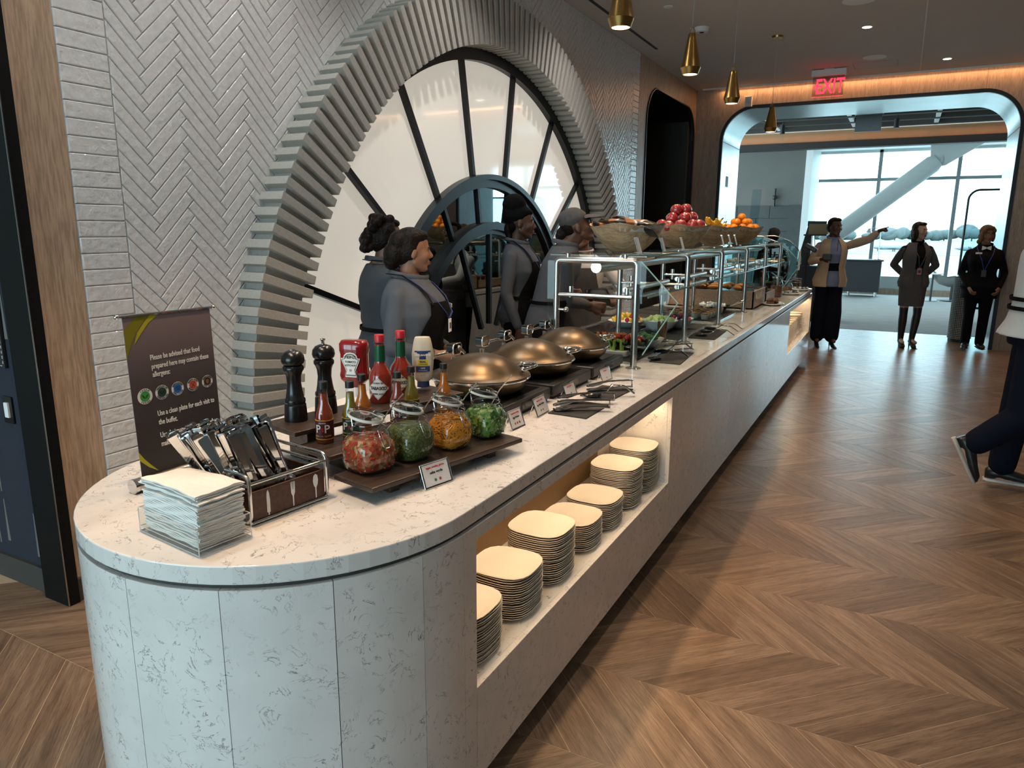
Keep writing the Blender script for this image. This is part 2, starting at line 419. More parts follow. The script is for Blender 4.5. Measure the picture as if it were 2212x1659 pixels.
def tilepiece(p):
    # slightly pillowed, slightly tilted glazed tile
    cy = sum(q[0] for q in p)/len(p); cz = sum(q[1] for q in p)/len(p); n = len(p)
    if area2(p) < 2e-4: return None
    a = sum(p[i-1][0]*p[i][1]-p[i][0]*p[i-1][1] for i in range(n))
    if a < 0: p = p[::-1]
    ty, tz = rnd.gauss(0, .004), rnd.gauss(0, .006)
    def ins(q, d):
        dy, dz = q[0]-cy, q[1]-cz; L = math.hypot(dy, dz); k = max(0, 1-d/L); return cy+dy*k, cz+dz*k
    lo = offs(p, .0013); hi = offs(p, .0052)
    vs = [(XW-.008, *q) for q in lo]+[(XW-.0022, *q) for q in lo]+[(XW+.0012+ty*(q[0]-cy)+tz*(q[1]-cz), *q) for q in hi]
    fs = [tuple(range(2*n, 3*n))]
    for i in range(n):
        j = (i+1) % n; fs += [(i, j, n+j, n+i), (n+i, n+j, 2*n+j, 2*n+i)]
    return (vs, fs, [(0, 0)]*len(vs))
TL, TW = .262, .0507; tl = []; r2 = math.sqrt(.5)
def rot(u, v): return (2.165+(u-v)*r2, 2.06+(u+v)*r2)
for bi in range(-3, 26):
    for ai in range(-70, 70):
        for kind in (0, 1):
            bu, bv = bi*TL+ai*TW, -bi*TL+ai*TW
            q = [(0, 0), (TL, 0), (TL, TW), (0, TW)] if kind == 0 else [(TL, TW-TL), (TL+TW, TW-TL), (TL+TW, TW), (TL, TW)]
            p = clip([rot(bu+u, bv+v) for u, v in q], 2.0, 8.49, 0, CEIL)
            if len(p) < 3 or max(math.hypot(a-AC[0], b-AC[1]) for a, b in p) < 2.70: continue
            t = tilepiece(p)
            if not t: continue
            cy, cz = sum(a for a, b in p)/len(p), sum(b for a, b in p)/len(p)
            X, Y, d = pxo((XW, cy, cz)); vis = X is not None and -40 < X < 2250 and -60 < Y < 1000
            tl.append(((area2(p)/d**3 if vis else 0), t))
for i in range(55):
    for y0, y1 in ((1.792, 1.998), (8.492, 8.698)):
        z0, z1 = i*.0655, min(CEIL, (i+1)*.0655)
        if z1-z0 < .02: continue
        t = tilepiece([(y0, z0), (y1, z0), (y1, z1), (y0, z1)]); X, Y, d = pxo((XW, y0, z0))
        tl.append((.0135/d**3 if -60 < Y < 1000 else 0, t))
near, rest = pick(tl, 300)
for p in near: mk('wall_tile', uvmesh('wall_tile', [p]), 'glaze', wl)
struct(mk('tile_field', uvmesh('tile_field', rest), 'glaze', wl), 'stuff')
# ---- radial stone fins
arch = thing('arch_surround', 'ring of radiating grey stone fins framing the round backlit window', 'arch', (XW, *AC))
fm = MB().bb(-.07, .155, RI, RO, -.0225, .0225); s0 = fm.build('fin', 'stone', arch, bevel=.002, seg=1)
st = math.radians(1.8); g = .0235
def sp(r, s): return s*(r*st/2-g)
mbs = MB(); vs = [(x, r*1.0, s*(r*math.tan(st/2)-.0225)) for x in (-.07, .12) for r in (2.44, 2.72) for s in (-1, 1)]
mbs.add(vs, [(0, 1, 3, 2), (4, 6, 7, 5), (0, 4, 5, 1), (2, 3, 7, 6), (0, 2, 6, 4), (1, 5, 7, 3)])
s1 = mbs.build('fin_spacer', 'stone_spacer', arch)
first = True
for k in range(-4, 105):
    a = math.radians(1.8*k)+.006
    f = s0 if first else s0.copy(); g_ = s1 if first else s1.copy()
    for o, b in ((f, a), (g_, a+st/2)):
        if not first: COL.objects.link(o); o.parent = arch
        o.rotation_euler = (b, 0, 0)
    first = False
# ---- round window
win = struct(bpy.data.objects.new('window_1', None)); COL.objects.link(win); win.location = (XW, *AC)
win['label'] = 'round white backlit window with black radial bars behind the counter'
def ringm(r0, r1, x0, x1, a0=-.2, a1=PI+.2, n=96):
    m = MB(); rings = []
    for i in range(n+1):
        a = a0+(a1-a0)*i/n; c, s = math.cos(a), math.sin(a)
        rings.append([Vector((x0, r0*c, r0*s)), Vector((x1, r0*c, r0*s)), Vector((x1, r1*c, r1*s)), Vector((x0, r1*c, r1*s))])
    return m.loft(rings)
ringm(2.32, 2.42, -.09, -.015).build('outer_frame', 'black_metal', win, smooth=30)
ringm(1.46, 1.50, -.09, -.005).build('middle_frame', 'blue_metal', win, smooth=30)
ringm(1.40, 1.46, -.09, -.035).build('middle_frame_lip', 'blue_metal', win, smooth=30)
ringm(1.07, 1.13, -.09, -.010).build('inner_frame', 'blue_metal', win, smooth=30)
ringm(1.035, 1.07, -.09, -.035).build('inner_frame_lip', 'blue_metal', win, smooth=30)
def bar(r0, r1, w, x0, x1, deg, m):
    o = MB().bb(x0, x1, r0, r1, -w/2, w/2).build('mullion', m, win); o.rotation_euler = (math.radians(deg), 0, 0)
for d in range(0, 181, 20): bar(1.49, 2.33, .034, -.09, -.03, d+.7, 'black_metal')
for d in (35, 56, 77, 98, 119, 140): bar(1.12, 1.41, .03, -.09, -.045, d, 'blue_metal')
for d in (90, 65, 115): bar(0.3, 1.04, .03, -.09, -.045, d, 'blue_metal')
for i in range(-1, 10):
    a0 = math.radians(20*i+.7); ringm(1.47, 2.35, -.085, -.068, a0, a0+math.radians(20), 8).build('pane', 'pane_white', win)
ringm(.02, 1.42, -.085, -.066, -.2, PI+.2, 60).build('mirror_pane', 'mirror', win)
# ---- timber wall beyond the tiles, with the arched niche
def holewall(name, m, sec, x0, x1, top, hx0, hx1, hz, r, axis, at, th, parent=None, n=40):
    # panel strip [x0,x1] x [0,top] with a round-cornered opening hx0..hx1 up to hz; axis 'y': wall lies in plane y=at
    xs = sorted({x0, x1} | {x for x in [hx0, hx1]+[hx0+r*(1-math.cos(PI/2*i/10)) for i in range(11)]+[hx1-r*(1-math.cos(PI/2*i/10)) for i in range(11)] if x0 < x < x1})
    def low(x):
        if x <= hx0 or x >= hx1: return None
        if x < hx0+r: return hz-r+math.sqrt(max(0, r*r-(hx0+r-x)**2))
        if x > hx1-r: return hz-r+math.sqrt(max(0, r*r-(x-hx1+r)**2))
        return hz
    mb = MB()
    for a, b in zip(xs, xs[1:]):
        mid = (a+b)/2
        if mid < hx0 or mid > hx1: la = lb = 0
        else:
            la = low(a); lb = low(b); la = hz-r if la is None else la; lb = hz-r if lb is None else lb
        q = [(a, la), (b, lb), (b, top), (a, top)]
        for t in (0, th):
            mb.add([(u, at+t, z) if axis == 'y' else (at-t, u, z) for u, z in q], [(0, 1, 2, 3)])
        e = [(u, at+t, z) if axis == 'y' else (at-t, u, z) for t in (0, th) for u, z in (q[0], q[1])]
        mb.add(e, [(0, 1, 3, 2)])
    for u in (x0, x1):
        if u < hx0 or u > hx1: mb.add([(u, at+t, z) if axis == 'y' else (at-t, u, z) for t, z in ((0, 0), (th, 0), (th, top), (0, top))], [(0, 1, 2, 3)])
    return mb.build(name, m, parent)
def archpath(u0, u1, top, r, n=10):
    p = [(u0, 0), (u0, top-r)]+[(u0+r-r*math.cos(PI/2*i/n), top-r+r*math.sin(PI/2*i/n)) for i in range(1, n+1)]
    return p+[(u1+u0-a, z) for a, z in reversed(p)]
wt = struct(MB().bb(-3.2, -2.16, 8.72, 8.9, 0, CEIL).bb(-2.3, -2.1, 11.33, 11.6, 0, CEIL).build('wall_timber', 'dark_recess'))
for a, b in ((8.705, 9.9), (9.904, 11.38)):
    holewall('veneer_panel', 'veneer', None, a, b, CEIL, 9.0, 11.31, 3.28, .42, 'x', XW, .035, wt)
pth = archpath(9.0, 11.31, 3.28, .42)
mb = MB()
mb.loft([[Vector((XW+.006, y, z)), Vector((-2.9, y, z))] for y, z in pth], closed=False)
struct(mb.build('trim_3', 'black_metal', smooth=30), label='black reveal of the arched niche in the timber wall')
struct(MB().tube([(XW+.004, y, z) for y, z in pth], .012, 6).build('trim_4', 'blue_metal', smooth=30), label='thin metal edge around the arched niche')
mat('navy', (.012, .013, .028), .85, noise=.3, nscale=90, bump=.2, bscale=300)
mat('navy_line', (.06, .06, .065), .8)
nw = struct(MB().bb(-2.98, -2.9, 8.9, 11.6, 0, CEIL).build('wall_niche', 'navy'))
for i in range(46):
    y = 9.05+rnd.random()*2.2; z = .5+rnd.randrange(11)*.26; h = .1+rnd.random()*.12
    mb = MB(); w0, w1 = .006+rnd.random()*.012, .004+rnd.random()*.02
    mb.add([(-2.897, y-w0, z), (-2.897, y+w0, z), (-2.897, y+w1, z+h), (-2.897, y-w1, z+h), (-2.9, y-w0, z), (-2.9, y+w0, z), (-2.9, y+w1, z+h), (-2.9, y-w1, z+h)], [(0, 1, 2, 3), (0, 1, 5, 4), (1, 2, 6, 5), (2, 3, 7, 6), (3, 0, 4, 7)])
    mb.build('inlay', 'navy_line', nw)
mat('olive_metal', (.05, .05, .042), .5, .3)
struct(MB().bb(-2.89, -2.12, 11.22, 11.30, 0, 3.2).build('door_1', 'olive_metal', bevel=.01), label='dark olive metal door leaf inside the arched niche')
# ---- far wall with the wide rounded opening
YF = 11.38; OX0, OX1, OZ, OR = -1.64, 2.03, 3.27, .44
wf = struct(MB().bb(-2.3, -1.75, YF+.04, 12.6, 0, 4.2).bb(2.14, 8.2, YF+.04, 12.6, 0, 4.2).bb(-1.75, 2.14, YF+.04, 12.6, 3.40, 4.2).build('wall_far', 'dark_recess'))
for a, b in ((-2.06, -1.192), (-1.188, .213), (.217, 1.609), (1.613, 3.0), (3.004, 4.4), (4.404, 5.8), (5.804, 8.1)):
    holewall('veneer_panel', 'veneer', None, a, b, CEIL, OX0, OX1, OZ, OR, 'y', YF, .035, wf)
pth = archpath(OX0, OX1, OZ, OR, 12)
MBj = MB().loft([[Vector((x, YF+.03, z)), Vector((x, 12.66, z))] for x, z in pth], closed=False)
struct(MBj.build('door_2', 'jamb_steel', smooth=30, fix=False), label='brushed metal lining of the wide rounded opening')
struct(MB().loft([[Vector((x, YF-.012, z)) for x, z in [(p[0], p[1])]]+[Vector((p[0]+(q[0]-p[0]), YF-.012, q[1]))]+[Vector((q[0], YF+.03, q[1])), Vector((p[0], YF+.03, p[1]))] for p, q in zip(archpath(OX0, OX1, OZ, OR, 12), archpath(OX0-.045, OX1+.045, OZ+.045, OR+.045, 12))]).build('trim_5', 'black_metal', smooth=30), label='black edge trim around the wide rounded opening')
for z in (2.83,):
    for x in (OX0+.003, OX1-.003):
        MB().bb(x-.002, x+.002, YF+.03, 12.65, z-.003, z+.003).build('seam', 'black_metal', bpy.data.objects['door_2'])
sw = MB().bb(OX0, OX0+.008, 11.78, 11.84, 2.20, 2.36).bb(OX0, OX0+.008, 11.86, 11.92, 2.20, 2.36).build('wall_switch', 'white_paint', bevel=.004); tag(sw, 'pair of small white switch plates on the metal opening', 'switch')
mat('trim_black', (.006, .006, .006), .55, spec=.15)
# ---- left: timber pilaster, black corner trim, navy wall
wp = struct(MB().bb(-2.25, XW-.004, 1.598, 1.788, .0, CEIL).build('wall_pilaster', 'veneer_side'))
struct(MB().bb(-2.2, XW+.012, 1.60, 1.79, 0, .10).build('baseboard_left', 'dark_recess', bevel=.003))
struct(MB().bb(-2.21, XW+.020, 1.552, 1.600, 0, CEIL).build('trim_6', 'trim_black', bevel=.002), label='tall black corner trim beside the timber pilaster')
struct(MB().bb(XW+.018, XW+.0225, 1.5505, 1.554, 0, CEIL).build('trim_7', 'steel'), label='bright metal edge line on the black corner trim')
nv = struct(MB().bb(-6.2, -2.1, 1.60, 1.70, 0, CEIL).build('wall_navy', 'navy'))
mat('navy_tex', (.020, .023, .036), .9, noise=.35, nscale=160, bump=.3, bscale=400)
MB().bb(-6.2, -2.19, 1.592, 1.602, .10, CEIL).build('textile_panel', 'navy_tex', nv)
mat('tan_line', (.16, .15, .14), .9)
for i in range(60):
    x = -2.22-rnd.random()*1.4; z = .14+rnd.randrange(10)*.24+rnd.random()*.05; h = .10+rnd.random()*.14; w0, w1 = .002+rnd.random()*.010, .002+rnd.random()*.010
    mb = MB().add([(x-w0, 1.590, z), (x+w0, 1.590, z), (x+w1, 1.590, z+h), (x-w1, 1.590, z+h), (x-w0, 1.594, z), (x+w0, 1.594, z), (x+w1, 1.594, z+h), (x-w1, 1.594, z+h)], [(0, 1, 2, 3), (0, 1, 5, 4), (1, 2, 6, 5), (2, 3, 7, 6), (3, 0, 4, 7)])
    mb.build('inlay', 'tan_line', nv)
struct(MB().bb(-6.2, -2.2, 1.575, 1.61, 0, .11).build('baseboard_navy', 'dark_recess', bevel=.003))
sk = tag(MB().prism(rrect(.07, .115, .006), 0, .008, frame((-2.355, 1.592, .80), (1, 0, 0), (0, 0, 1))).build('switch_plate', 'black_gloss'), 'small dark switch plate low on the navy wall', 'switch')
MB().bb(-2.369, -2.341, 1.576, 1.586, .768, .832).build('rocker', 'white_print', sk, bevel=.002)
hp = tag(MB().bb(-3.0, -2.315, 1.576, 1.590, .98, 2.3).build('wall_panel', 'black_matte', bevel=.002), 'black hanging panel with stitched edge on the navy wall', 'panel')
mb = MB()
for i in range(60): mb.bb(-2.322, -2.320, 1.574, 1.577, 1.0+i*.021, 1.012+i*.021)
for i in range(30): mb.bb(-2.33-i*.022, -2.342-i*.022, 1.574, 1.577, .990, .992)
mb.build('stitching', 'white_print', hp)
# ---- unseen sides of the hall: right wall, and the glazed wall behind the viewer that lets the daylight in
struct(MB().bb(8.1, 8.25, -6.2, 11.5, 0, CEIL).build('wall_right', 'plaster'))
struct(MB().bb(-6.3, -6.2, -6.2, 1.7, 0, CEIL).build('wall_side', 'plaster'))
mb = MB().bb(-6.2, 8.2, -6.1, -6.0, 0, .22).bb(-6.2, 8.2, -6.1, -6.0, 3.1, CEIL).bb(-6.2, -5.6, -6.1, -6.0, .22, 3.1).bb(1.6, 8.2, -6.1, -6.0, .22, 3.1)
for i in range(1, 4): mb.bb(-5.6+i*1.8-.05, -5.6+i*1.8+.05, -6.1, -6.0, .22, 3.1)
struct(mb.build('wall_back', 'white_paint'))
# ================================================================ lounge beyond the opening
mat('carpet', (.30, .29, .27), .95, noise=.18, nscale=60, bump=.4, bscale=200)
nt, b = base('carpet_line', .95); tc = nd(nt, 'TexCoord'); mp = nd(nt, 'Mapping'); mp.inputs['Scale'].default_value = (2, 26, 1); nt.links.new(tc.outputs['Object'], mp.inputs[0])
n1 = nd(nt, 'TexNoise', Scale=1.6, Detail=5.0); nt.links.new(mp.outputs[0], n1.inputs['Vector'])
nt.links.new(ramp(nt, n1.outputs['Fac'], [(.3, (.28, .27, .26)), (.7, (.46, .45, .43))]), b.inputs['Base Color'])
struct(MB().bb(-6.2, 12, 12.65, 20.35, -.06, .002).build('floor_lounge', 'carpet_line'))
struct(MB().bb(-6.2, 12, 12.6, 16.3, 3.58, 3.68).build('ceiling_coffered', 'white_paint'))
for y in (13.6, 14.35, 15.1, 15.85):
    struct(MB().bb(-6.2, 12, y-.07, y+.07, 3.46, 3.585).build('trim_beam', 'dark_recess'), label='dark ceiling beam in the lounge coffers')
for i in range(9):
    x = -4.2+i*1.35
    struct(MB().bb(x-.035, x+.035, 12.66, 16.1, 3.47, 3.582).build('trim_rib', 'white_paint'), label='pale cross rib in the lounge ceiling coffers')
mat('cove_wood', (.42, .22, .11), .5, noise=.1, nscale=8)
struct(MB().bb(-6.2, 12, 16.15, 16.35, 3.27, 3.47).build('trim_fascia', 'cove_wood'), label='warm timber fascia below the lounge coffers')
struct(MB().bb(-6.2, 12, 16.12, 16.37, 3.14, 3.27).build('trim_fascia_edge', 'black_matte'), label='black lower edge of the timber fascia')
struct(MB().bb(-6.2, 12, 16.35, 20.4, 3.46, 3.56).build('ceiling_lounge', 'white_paint'))
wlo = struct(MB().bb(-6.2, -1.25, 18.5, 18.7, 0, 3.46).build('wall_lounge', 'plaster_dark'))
mat('slate_wall', (.055, .060, .058), .7, noise=.2, nscale=6)
for i in range(7):
    for j in range(3):
        MB().bb(-3.5+j*.76-(.3 if i % 2 else 0), -3.5+(j+1)*.76-.01-(.3 if i % 2 else 0), 18.47, 18.51, .02+i*.30, .31+i*.30).build('slab', 'slate_wall', wlo, bevel=.004)
MB().bb(-1.56, -1.24, 18.46, 18.51, 0, 2.12).build('slab', 'slate_wall', wlo)
struct(MB().bb(-1.27, -1.13, 18.45, 20.3, 0, 3.46).build('wall_lounge_return', 'white_paint'))
struct(MB().bb(11.9, 12.1, 12.6, 20.4, 0, 3.7).build('wall_lounge_right', 'plaster'))
# glazing
YG = 20.3
w2 = struct(bpy.data.objects.new('window_2', None)); COL.objects.link(w2); w2['label'] = 'tall glazed window wall overlooking the airfield'
mat('mullion_grey', (.20, .23, .24), .45, .3)
mat('sill_white', (.55, .58, .58), .5)
mb = MB().bb(-1.3, 12, YG-.1, YG+.15, 0, .44); mb.build('sill', 'sill_white', w2)
MB().bb(-1.3, 12, YG-.14, YG-.09, 0, .14).build('baseboard', 'veneer', w2)
for i in range(9):
    x = -1.43+i*1.655
    MB().bb(x-.04, x+.04, YG-.06, YG+.1, .44, 3.46).build('mullion', 'mullion_grey', w2)
    for z0, z1 in ((.44, 2.76), (2.76, 3.46)):
        MB().bb(x+.04, x+1.61, YG+.015, YG+.03, z0, z1).build('pane', 'window_glass', w2)
MB().bb(-1.45, 12, YG-.05, YG+.09, 2.73, 2.80).build('transom', 'mullion_grey', w2)
MB().bb(-1.45, 12, YG-.06, YG+.1, 3.40, 3.47).build('head', 'sill_white', w2)
# diagonal strut with clevis
su = thing('diagonal_strut', 'white steel tube brace running diagonally in front of the window wall', 'strut', (0, 19.6, 0))
a = ony(1828, 490, 19.6); bq = ony(2026, 346, 19.6); d = (bq-a).normalized(); a2 = a-d*.62
if a2.z < -9: a2 = a-d*((a.z-.05)/d.z)
for o in (a, bq, a2): o.y = 0
mat('strut_white', (.42, .45, .45), .5)
MB().tube([a2, bq-d*.12, bq], [.20, .20, .15], 20).build('tube', 'strut_white', su, smooth=40)
c = ony(2079, 317, 19.6); c.y = 0
MB().prism([(bq.x-.14, bq.z-.16), (bq.x+.16, bq.z-.12), (c.x+.42, 3.455), (c.x-.62, 3.455)], -.05, .05, Matrix(((1, 0, 0), (0, 0, -1), (0, 1, 0)))).build('clevis', 'strut_white', su, bevel=.01)
MB().lathe([(0, -.09), (.10, -.09), (.10, .09), (0, .09)], 16, (bq.x, 0, bq.z), Matrix.Rotation(PI/2, 3, 'X')).build('pin', 'strut_white', su, smooth=40)
# ---------------- airfield outside
mat('apron', (.28, .29, .28), .9, noise=.12, nscale=.05)
struct(MB().bb(-900, 900, 24, 1500, -6.2, -6).build('ground_apron', 'apron'))
mat('grass', (.17, .20, .17), .9, noise=.2, nscale=.02)
struct(MB().bb(-900, 900, 260, 900, -6, -5.9).build('ground_grass', 'grass'))
mat('trees_hazed', (.070, .090, .092), .9, noise=.3, nscale=.2)  # distance haze is mixed into the tree colour
for i in range(34):
    x = -140+i*17+rnd.uniform(-2, 2); y = 640+rnd.uniform(-10, 10); h = 6+rnd.random()*5
    t = thing('distant_tree', 'distant hazy tree in the row beyond the runway', 'tree', (x, y, -5.9), 0, 'tree line beyond the runway')
    mb = MB()
    for k in range(5): mb.ell((rnd.uniform(-6, 6), rnd.uniform(-2, 2), h*.45+rnd.uniform(-.05, .2)*h), (rnd.uniform(5, 8), 4, h*rnd.uniform(.35, .5)), 9, 6)
    mb.build('crown', 'trees_hazed', t, smooth=180); MB().tube([(0, 0, 0), (0, 0, h*.5)], .5, 6).build('trunk', 'trees_hazed', t)
mat('jet_white', (.15, .17, .19), .4); mat('jet_blue', (.03, .06, .14), .4)
for px_, lab in ((1925, 'parked airliner with blue tail far out on the apron'), (2110, 'small parked airliner beside the runway behind the board')):
    o = ony(px_, 535, 300); jt = thing('airliner', lab, 'airplane', (o.x, 300, -6), .3 if px_ < 2000 else -.2); jt.scale = (.5, .5, .5)
    mb = MB(); prof = [(0.05, -14), (1.0, -11), (1.7, -7), (1.7, 8), (1.2, 12), (.3, 17)]
    mb.lathe(prof, 12, (0, 0, 3), Matrix.Rotation(PI/2, 3, 'Y')); mb.build('fuselage', 'jet_white', jt, smooth=60)
    MB().add([(11, -.15, 4), (16, -.15, 4), (17.5, -.15, 9.5), (15.5, -.15, 9.5), (11, .15, 4), (16, .15, 4), (17.5, .15, 9.5), (15.5, .15, 9.5)], [(0, 1, 2, 3), (7, 6, 5, 4), (0, 1, 5, 4), (1, 2, 6, 5), (2, 3, 7, 6), (3, 0, 4, 7)]).build('tail_fin', 'jet_blue', jt)
    MB().add([(-4, 0, 2.4), (2, 0, 2.4), (7, 15, 3.2), (5, 15, 3.2), (7, -15, 3.2), (5, -15, 3.2)], [(0, 1, 2, 3), (0, 1, 4, 5)]).build('wing', 'jet_white', jt)
    MB().tube([(-9, 0, 0), (-9, 0, 2)], .3, 6).tube([(2, 2, 0), (2, 2, 2)], .4, 6).tube([(2, -2, 0), (2, -2, 2)], .4, 6).build('landing_gear', 'black_matte', jt)
# ================================================================ the serving counter
ZT, CXC, CYC, CR = .88, -.53, 1.38, .53
YE = 9.20
def outline(off=0, n=36, far=.10):
    r = CR-off; p = []
    for i in range(n+1):
        t = PI+PI*i/n; p.append((CXC+r*math.cos(t), CYC+r*math.sin(t)))
    p += [(0-off, YE-far-off)]+[(-off-far+far*math.cos(PI/2*i/5), YE-off-far+far*math.sin(PI/2*i/5)) for i in range(1, 6)]
    p += [(-1.06+off, YE-off)]
    return p
counter = thing('buffet_counter', 'long white speckled quartz buffet counter with rounded end', 'counter', (0, 0, 0))
MB().prism(outline(), .838, ZT).build('worktop', 'quartz', counter, bevel=.003)
MB().prism(outline(.012), .80, .839).build('shadow_gap', 'dark_recess', counter)
MB().prism(outline(.07), 0, .10).build('toe_kick', 'black_matte', counter)
ZB0, ZB1 = .092, .826
def thx(th, z): return pxo((CXC+CR*math.cos(th), CYC+CR*math.sin(th), z))[0]
cuts = [PI*1.0]
for tx, z in ((300, .55), (495, .55), (731, .55), (919, .6)):
    cuts.append(min((abs((thx(PI+PI*i/400, z) or 9e9)-tx), PI+PI*i/400) for i in range(401))[1])
cuts.append(2*PI)
for a, b in zip(cuts, cuts[1:]):
    n = max(4, int((b-a)/.09)); g = .0016; rings = []
    for i in range(n+1):
        t = a+g+(b-a-2*g)*i/n; c, s = math.cos(t), math.sin(t)
        rings.append([Vector((CXC+(CR-q)*c, CYC+(CR-q)*s, z)) for q, z in ((0, ZB0), (0, ZB1), (.02, ZB1), (.02, ZB0))])
    MB().loft(rings).build('curved_panel', 'quartz', counter, smooth=30)
R1 = (1.44, 3.215); R2 = (7.27, 9.135); RZ = (.372, .790); RD = .36
def fp(y0, y1, z0, z1): MB().bb(-.02, 0, y0+.001, y1-.001, z0, z1).build('front_panel', 'quartz', counter, bevel=.0008, seg=1)
fp(1.38, R1[0], ZB0, ZB1); fp(R1[0], R1[1], ZB0, RZ[0]); fp(R1[0], R1[1], RZ[1], ZB1)
for a, b in ((R1[1], 4.6), (4.6, 6.0), (6.0, R2[0])): fp(a, b, ZB0, ZB1)
fp(R2[0], R2[1], ZB0, RZ[0]); fp(R2[0], R2[1], RZ[1], ZB1); fp(R2[1], YE, ZB0, ZB1)
MB().bb(-1.06, -.02, YE-.02, YE, ZB0, ZB1).build('end_panel', 'quartz', counter)
MB().bb(-1.06, -1.04, CYC, YE-.02, ZB0, ZB1).build('back_panel', 'quartz', counter)
mat('niche_bronze', (.30, .19, .10), .42, .35, noise=.06)
for (a, b) in (R1, R2):
    m = 'quartz'
    MB().bb(-RD, -.02, a-.02, b+.02, RZ[0]-.02, RZ[0]).build('niche_shelf', m, counter)
    MB().bb(-RD, -.02, a-.02, b+.02, RZ[1], RZ[1]+.02).build('niche_top', 'niche_bronze', counter)
    MB().bb(-RD-.02, -RD, a-.02, b+.02, RZ[0]-.02, RZ[1]+.02).build('niche_back', 'niche_bronze', counter)
    MB().bb(-RD, -.02, a-.02, a, RZ[0], RZ[1]).build('niche_side', m, counter); MB().bb(-RD, -.02, b, b+.02, RZ[0], RZ[1]).build('niche_side', m, counter)
    MB().bb(-.055, -.040, a+.02, b-.02, RZ[1]-.006, RZ[1]).build('led_strip', mat('led', (1, .8, .6), .5, emis=(1, .72, .42), es=4) if 'led' not in M_ else 'led', counter)
    area('niche_light', (-.06, (a+b)/2, RZ[1]-.012), (0, .25, 0), .03, b-a-.06, 3.1*(b-a)/1.77, (1, .70, .42))
# ---- plates in the lower niche
prof = [(.001, .0), (.066, 0), (.070, .0015), (.094, .009), (.1040, .0162), (.1055, .0170), (.1048, .0186), (.093, .0118), (.072, .0052), (.001, .0042)]
pm = MB().sq(prof, 3.3, 28); plate0 = pm.build('plate', 'ceramic', smooth=50)
names = ['stack standing in the open corner of the niche', 'second plate stack from the rounded counter end', 'third and tall plate stack from the rounded counter end', 'low fourth plate stack from the rounded counter end', 'low stack third from the far end wall of the niche', 'tall stack next to last before the niche end wall', 'last plate stack against the speckled niche end wall']
first = True
for (y, x, zt), nm in zip(((1.575, -.135, .535), (1.845, -.135, .535), (2.105, -.135, .565), (2.385, -.140, .500), (2.610, -.135, .502), (2.865, -.135, .568), (3.095, -.135, .588)), names):
    n = int((zt-.372-.0165)/.0075)
    for k in range(n):
        o = plate0 if first else plate0.copy()
        if not first: COL.objects.link(o)
        first = False
        o.location = (x+rnd.gauss(0, .0012), y+rnd.gauss(0, .0012), .372+k*.0075); o.rotation_euler = (0, 0, rnd.gauss(0, .02))
        tag(o, 'cream rounded-square plate in the '+nm, 'plate', 'cream plates stacked in the lit niche')
# ---- bowls in the far niche
bm = MB().lathe([(.001, 0), (.04, 0), (.045, .006), (.075, .035), (.088, .062), (.085, .062), (.070, .034), (.04, .010), (.001, .008)], 22); b0 = bm.build('bowl', 'ceramic', smooth=50)
cm = MB().lathe([(.001, 0), (.028, 0), (.036, .02), (.042, .06), (.039, .06), (.033, .02), (.001, .006)], 18); c0 = cm.build('cup', 'ceramic', smooth=50)
first = True
for x, y in ((-.14, 8.72), (-.15, 8.95)):
    for k in range(9):
        o = b0 if first else b0.copy()
        if not first: COL.objects.link(o)
        first = False; o.location = (x, y, .372+k*.022)
        tag(o, 'white bowl in a stack inside the far lit niche' if y < 8.8 else 'white bowl in the stack beside the far niche end wall', 'bowl', 'bowls stacked in the far niche')
first = True
for x, y in ((-.10, 7.95), (-.10, 8.15), (-.10, 8.36), (-.11, 8.54)):
    for k in range(9):
        o = c0 if first else c0.copy()
        if not first: COL.objects.link(o)
        first = False; o.location = (x, y, .372+k*.020)
        tag(o, 'small white cup in a narrow stack before the bowls', 'cup', 'cups stacked in the far niche')
# ================================================================ things on the rounded end of the counter
def dep(P): return (Vector(P)-CAMP).dot(RR[2])
def hp(P, n): return n*dep(P)/F
z4 = lambda x, y: (560+x/3.6867, 680+y/3.6867)
z5 = lambda x, y: (900+x/3.6867, 640+y/3.6867)
zz = lambda x, y: (1180+x/3.6867, 440+y/3.6867)
# ---- napkin holder
A0 = Vector((-.358, .919, ZT)); U = Vector((-.587+.358, .947-.919, 0)); V = Vector((-.340+.358, 1.043-.919, 0))
ang = math.atan2(U.y, U.x)
nh = thing('napkin_holder', 'clear acrylic napkin holder near the rounded counter edge', 'napkin holder', A0, ang)
LU = U.length; LV = -.126          # local x along U; the box lies on the negative local y side
MB().bb(0, LU, LV, 0, 0, .012).build('base', 'acrylic', nh, bevel=.001)
for nm, a in (('long_wall', (0, LU, -.004, 0)), ('long_wall', (0, LU, LV, LV+.004)), ('end_wall', (0, .004, LV, 0)), ('end_wall', (LU-.004, LU, LV, 0))):
    MB().bb(a[0], a[1], a[2], a[3], .012, .056).build(nm, 'acrylic', nh, bevel=.001)
mb = MB(); cr = [(0, 0), (LU, 0), (LU, LV), (0, LV)]
for i in range(4):
    a, b_ = cr[i], cr[(i+1) % 4]
    for z in (.001, .012): mb.tube([(*a, z), (*b_, z)], .0011, 4)
    mb.tube([(*a, 0), (*a, .056)], .0013, 4); mb.tube([(*a, .056), (*b_, .056)], .0012, 4)
mb.build('edge_glint', 'acrylic_edge_glint', nh)  # pale opaque bars, colour standing in for bright glints on the clear edges
zc = .0125; NN = 38
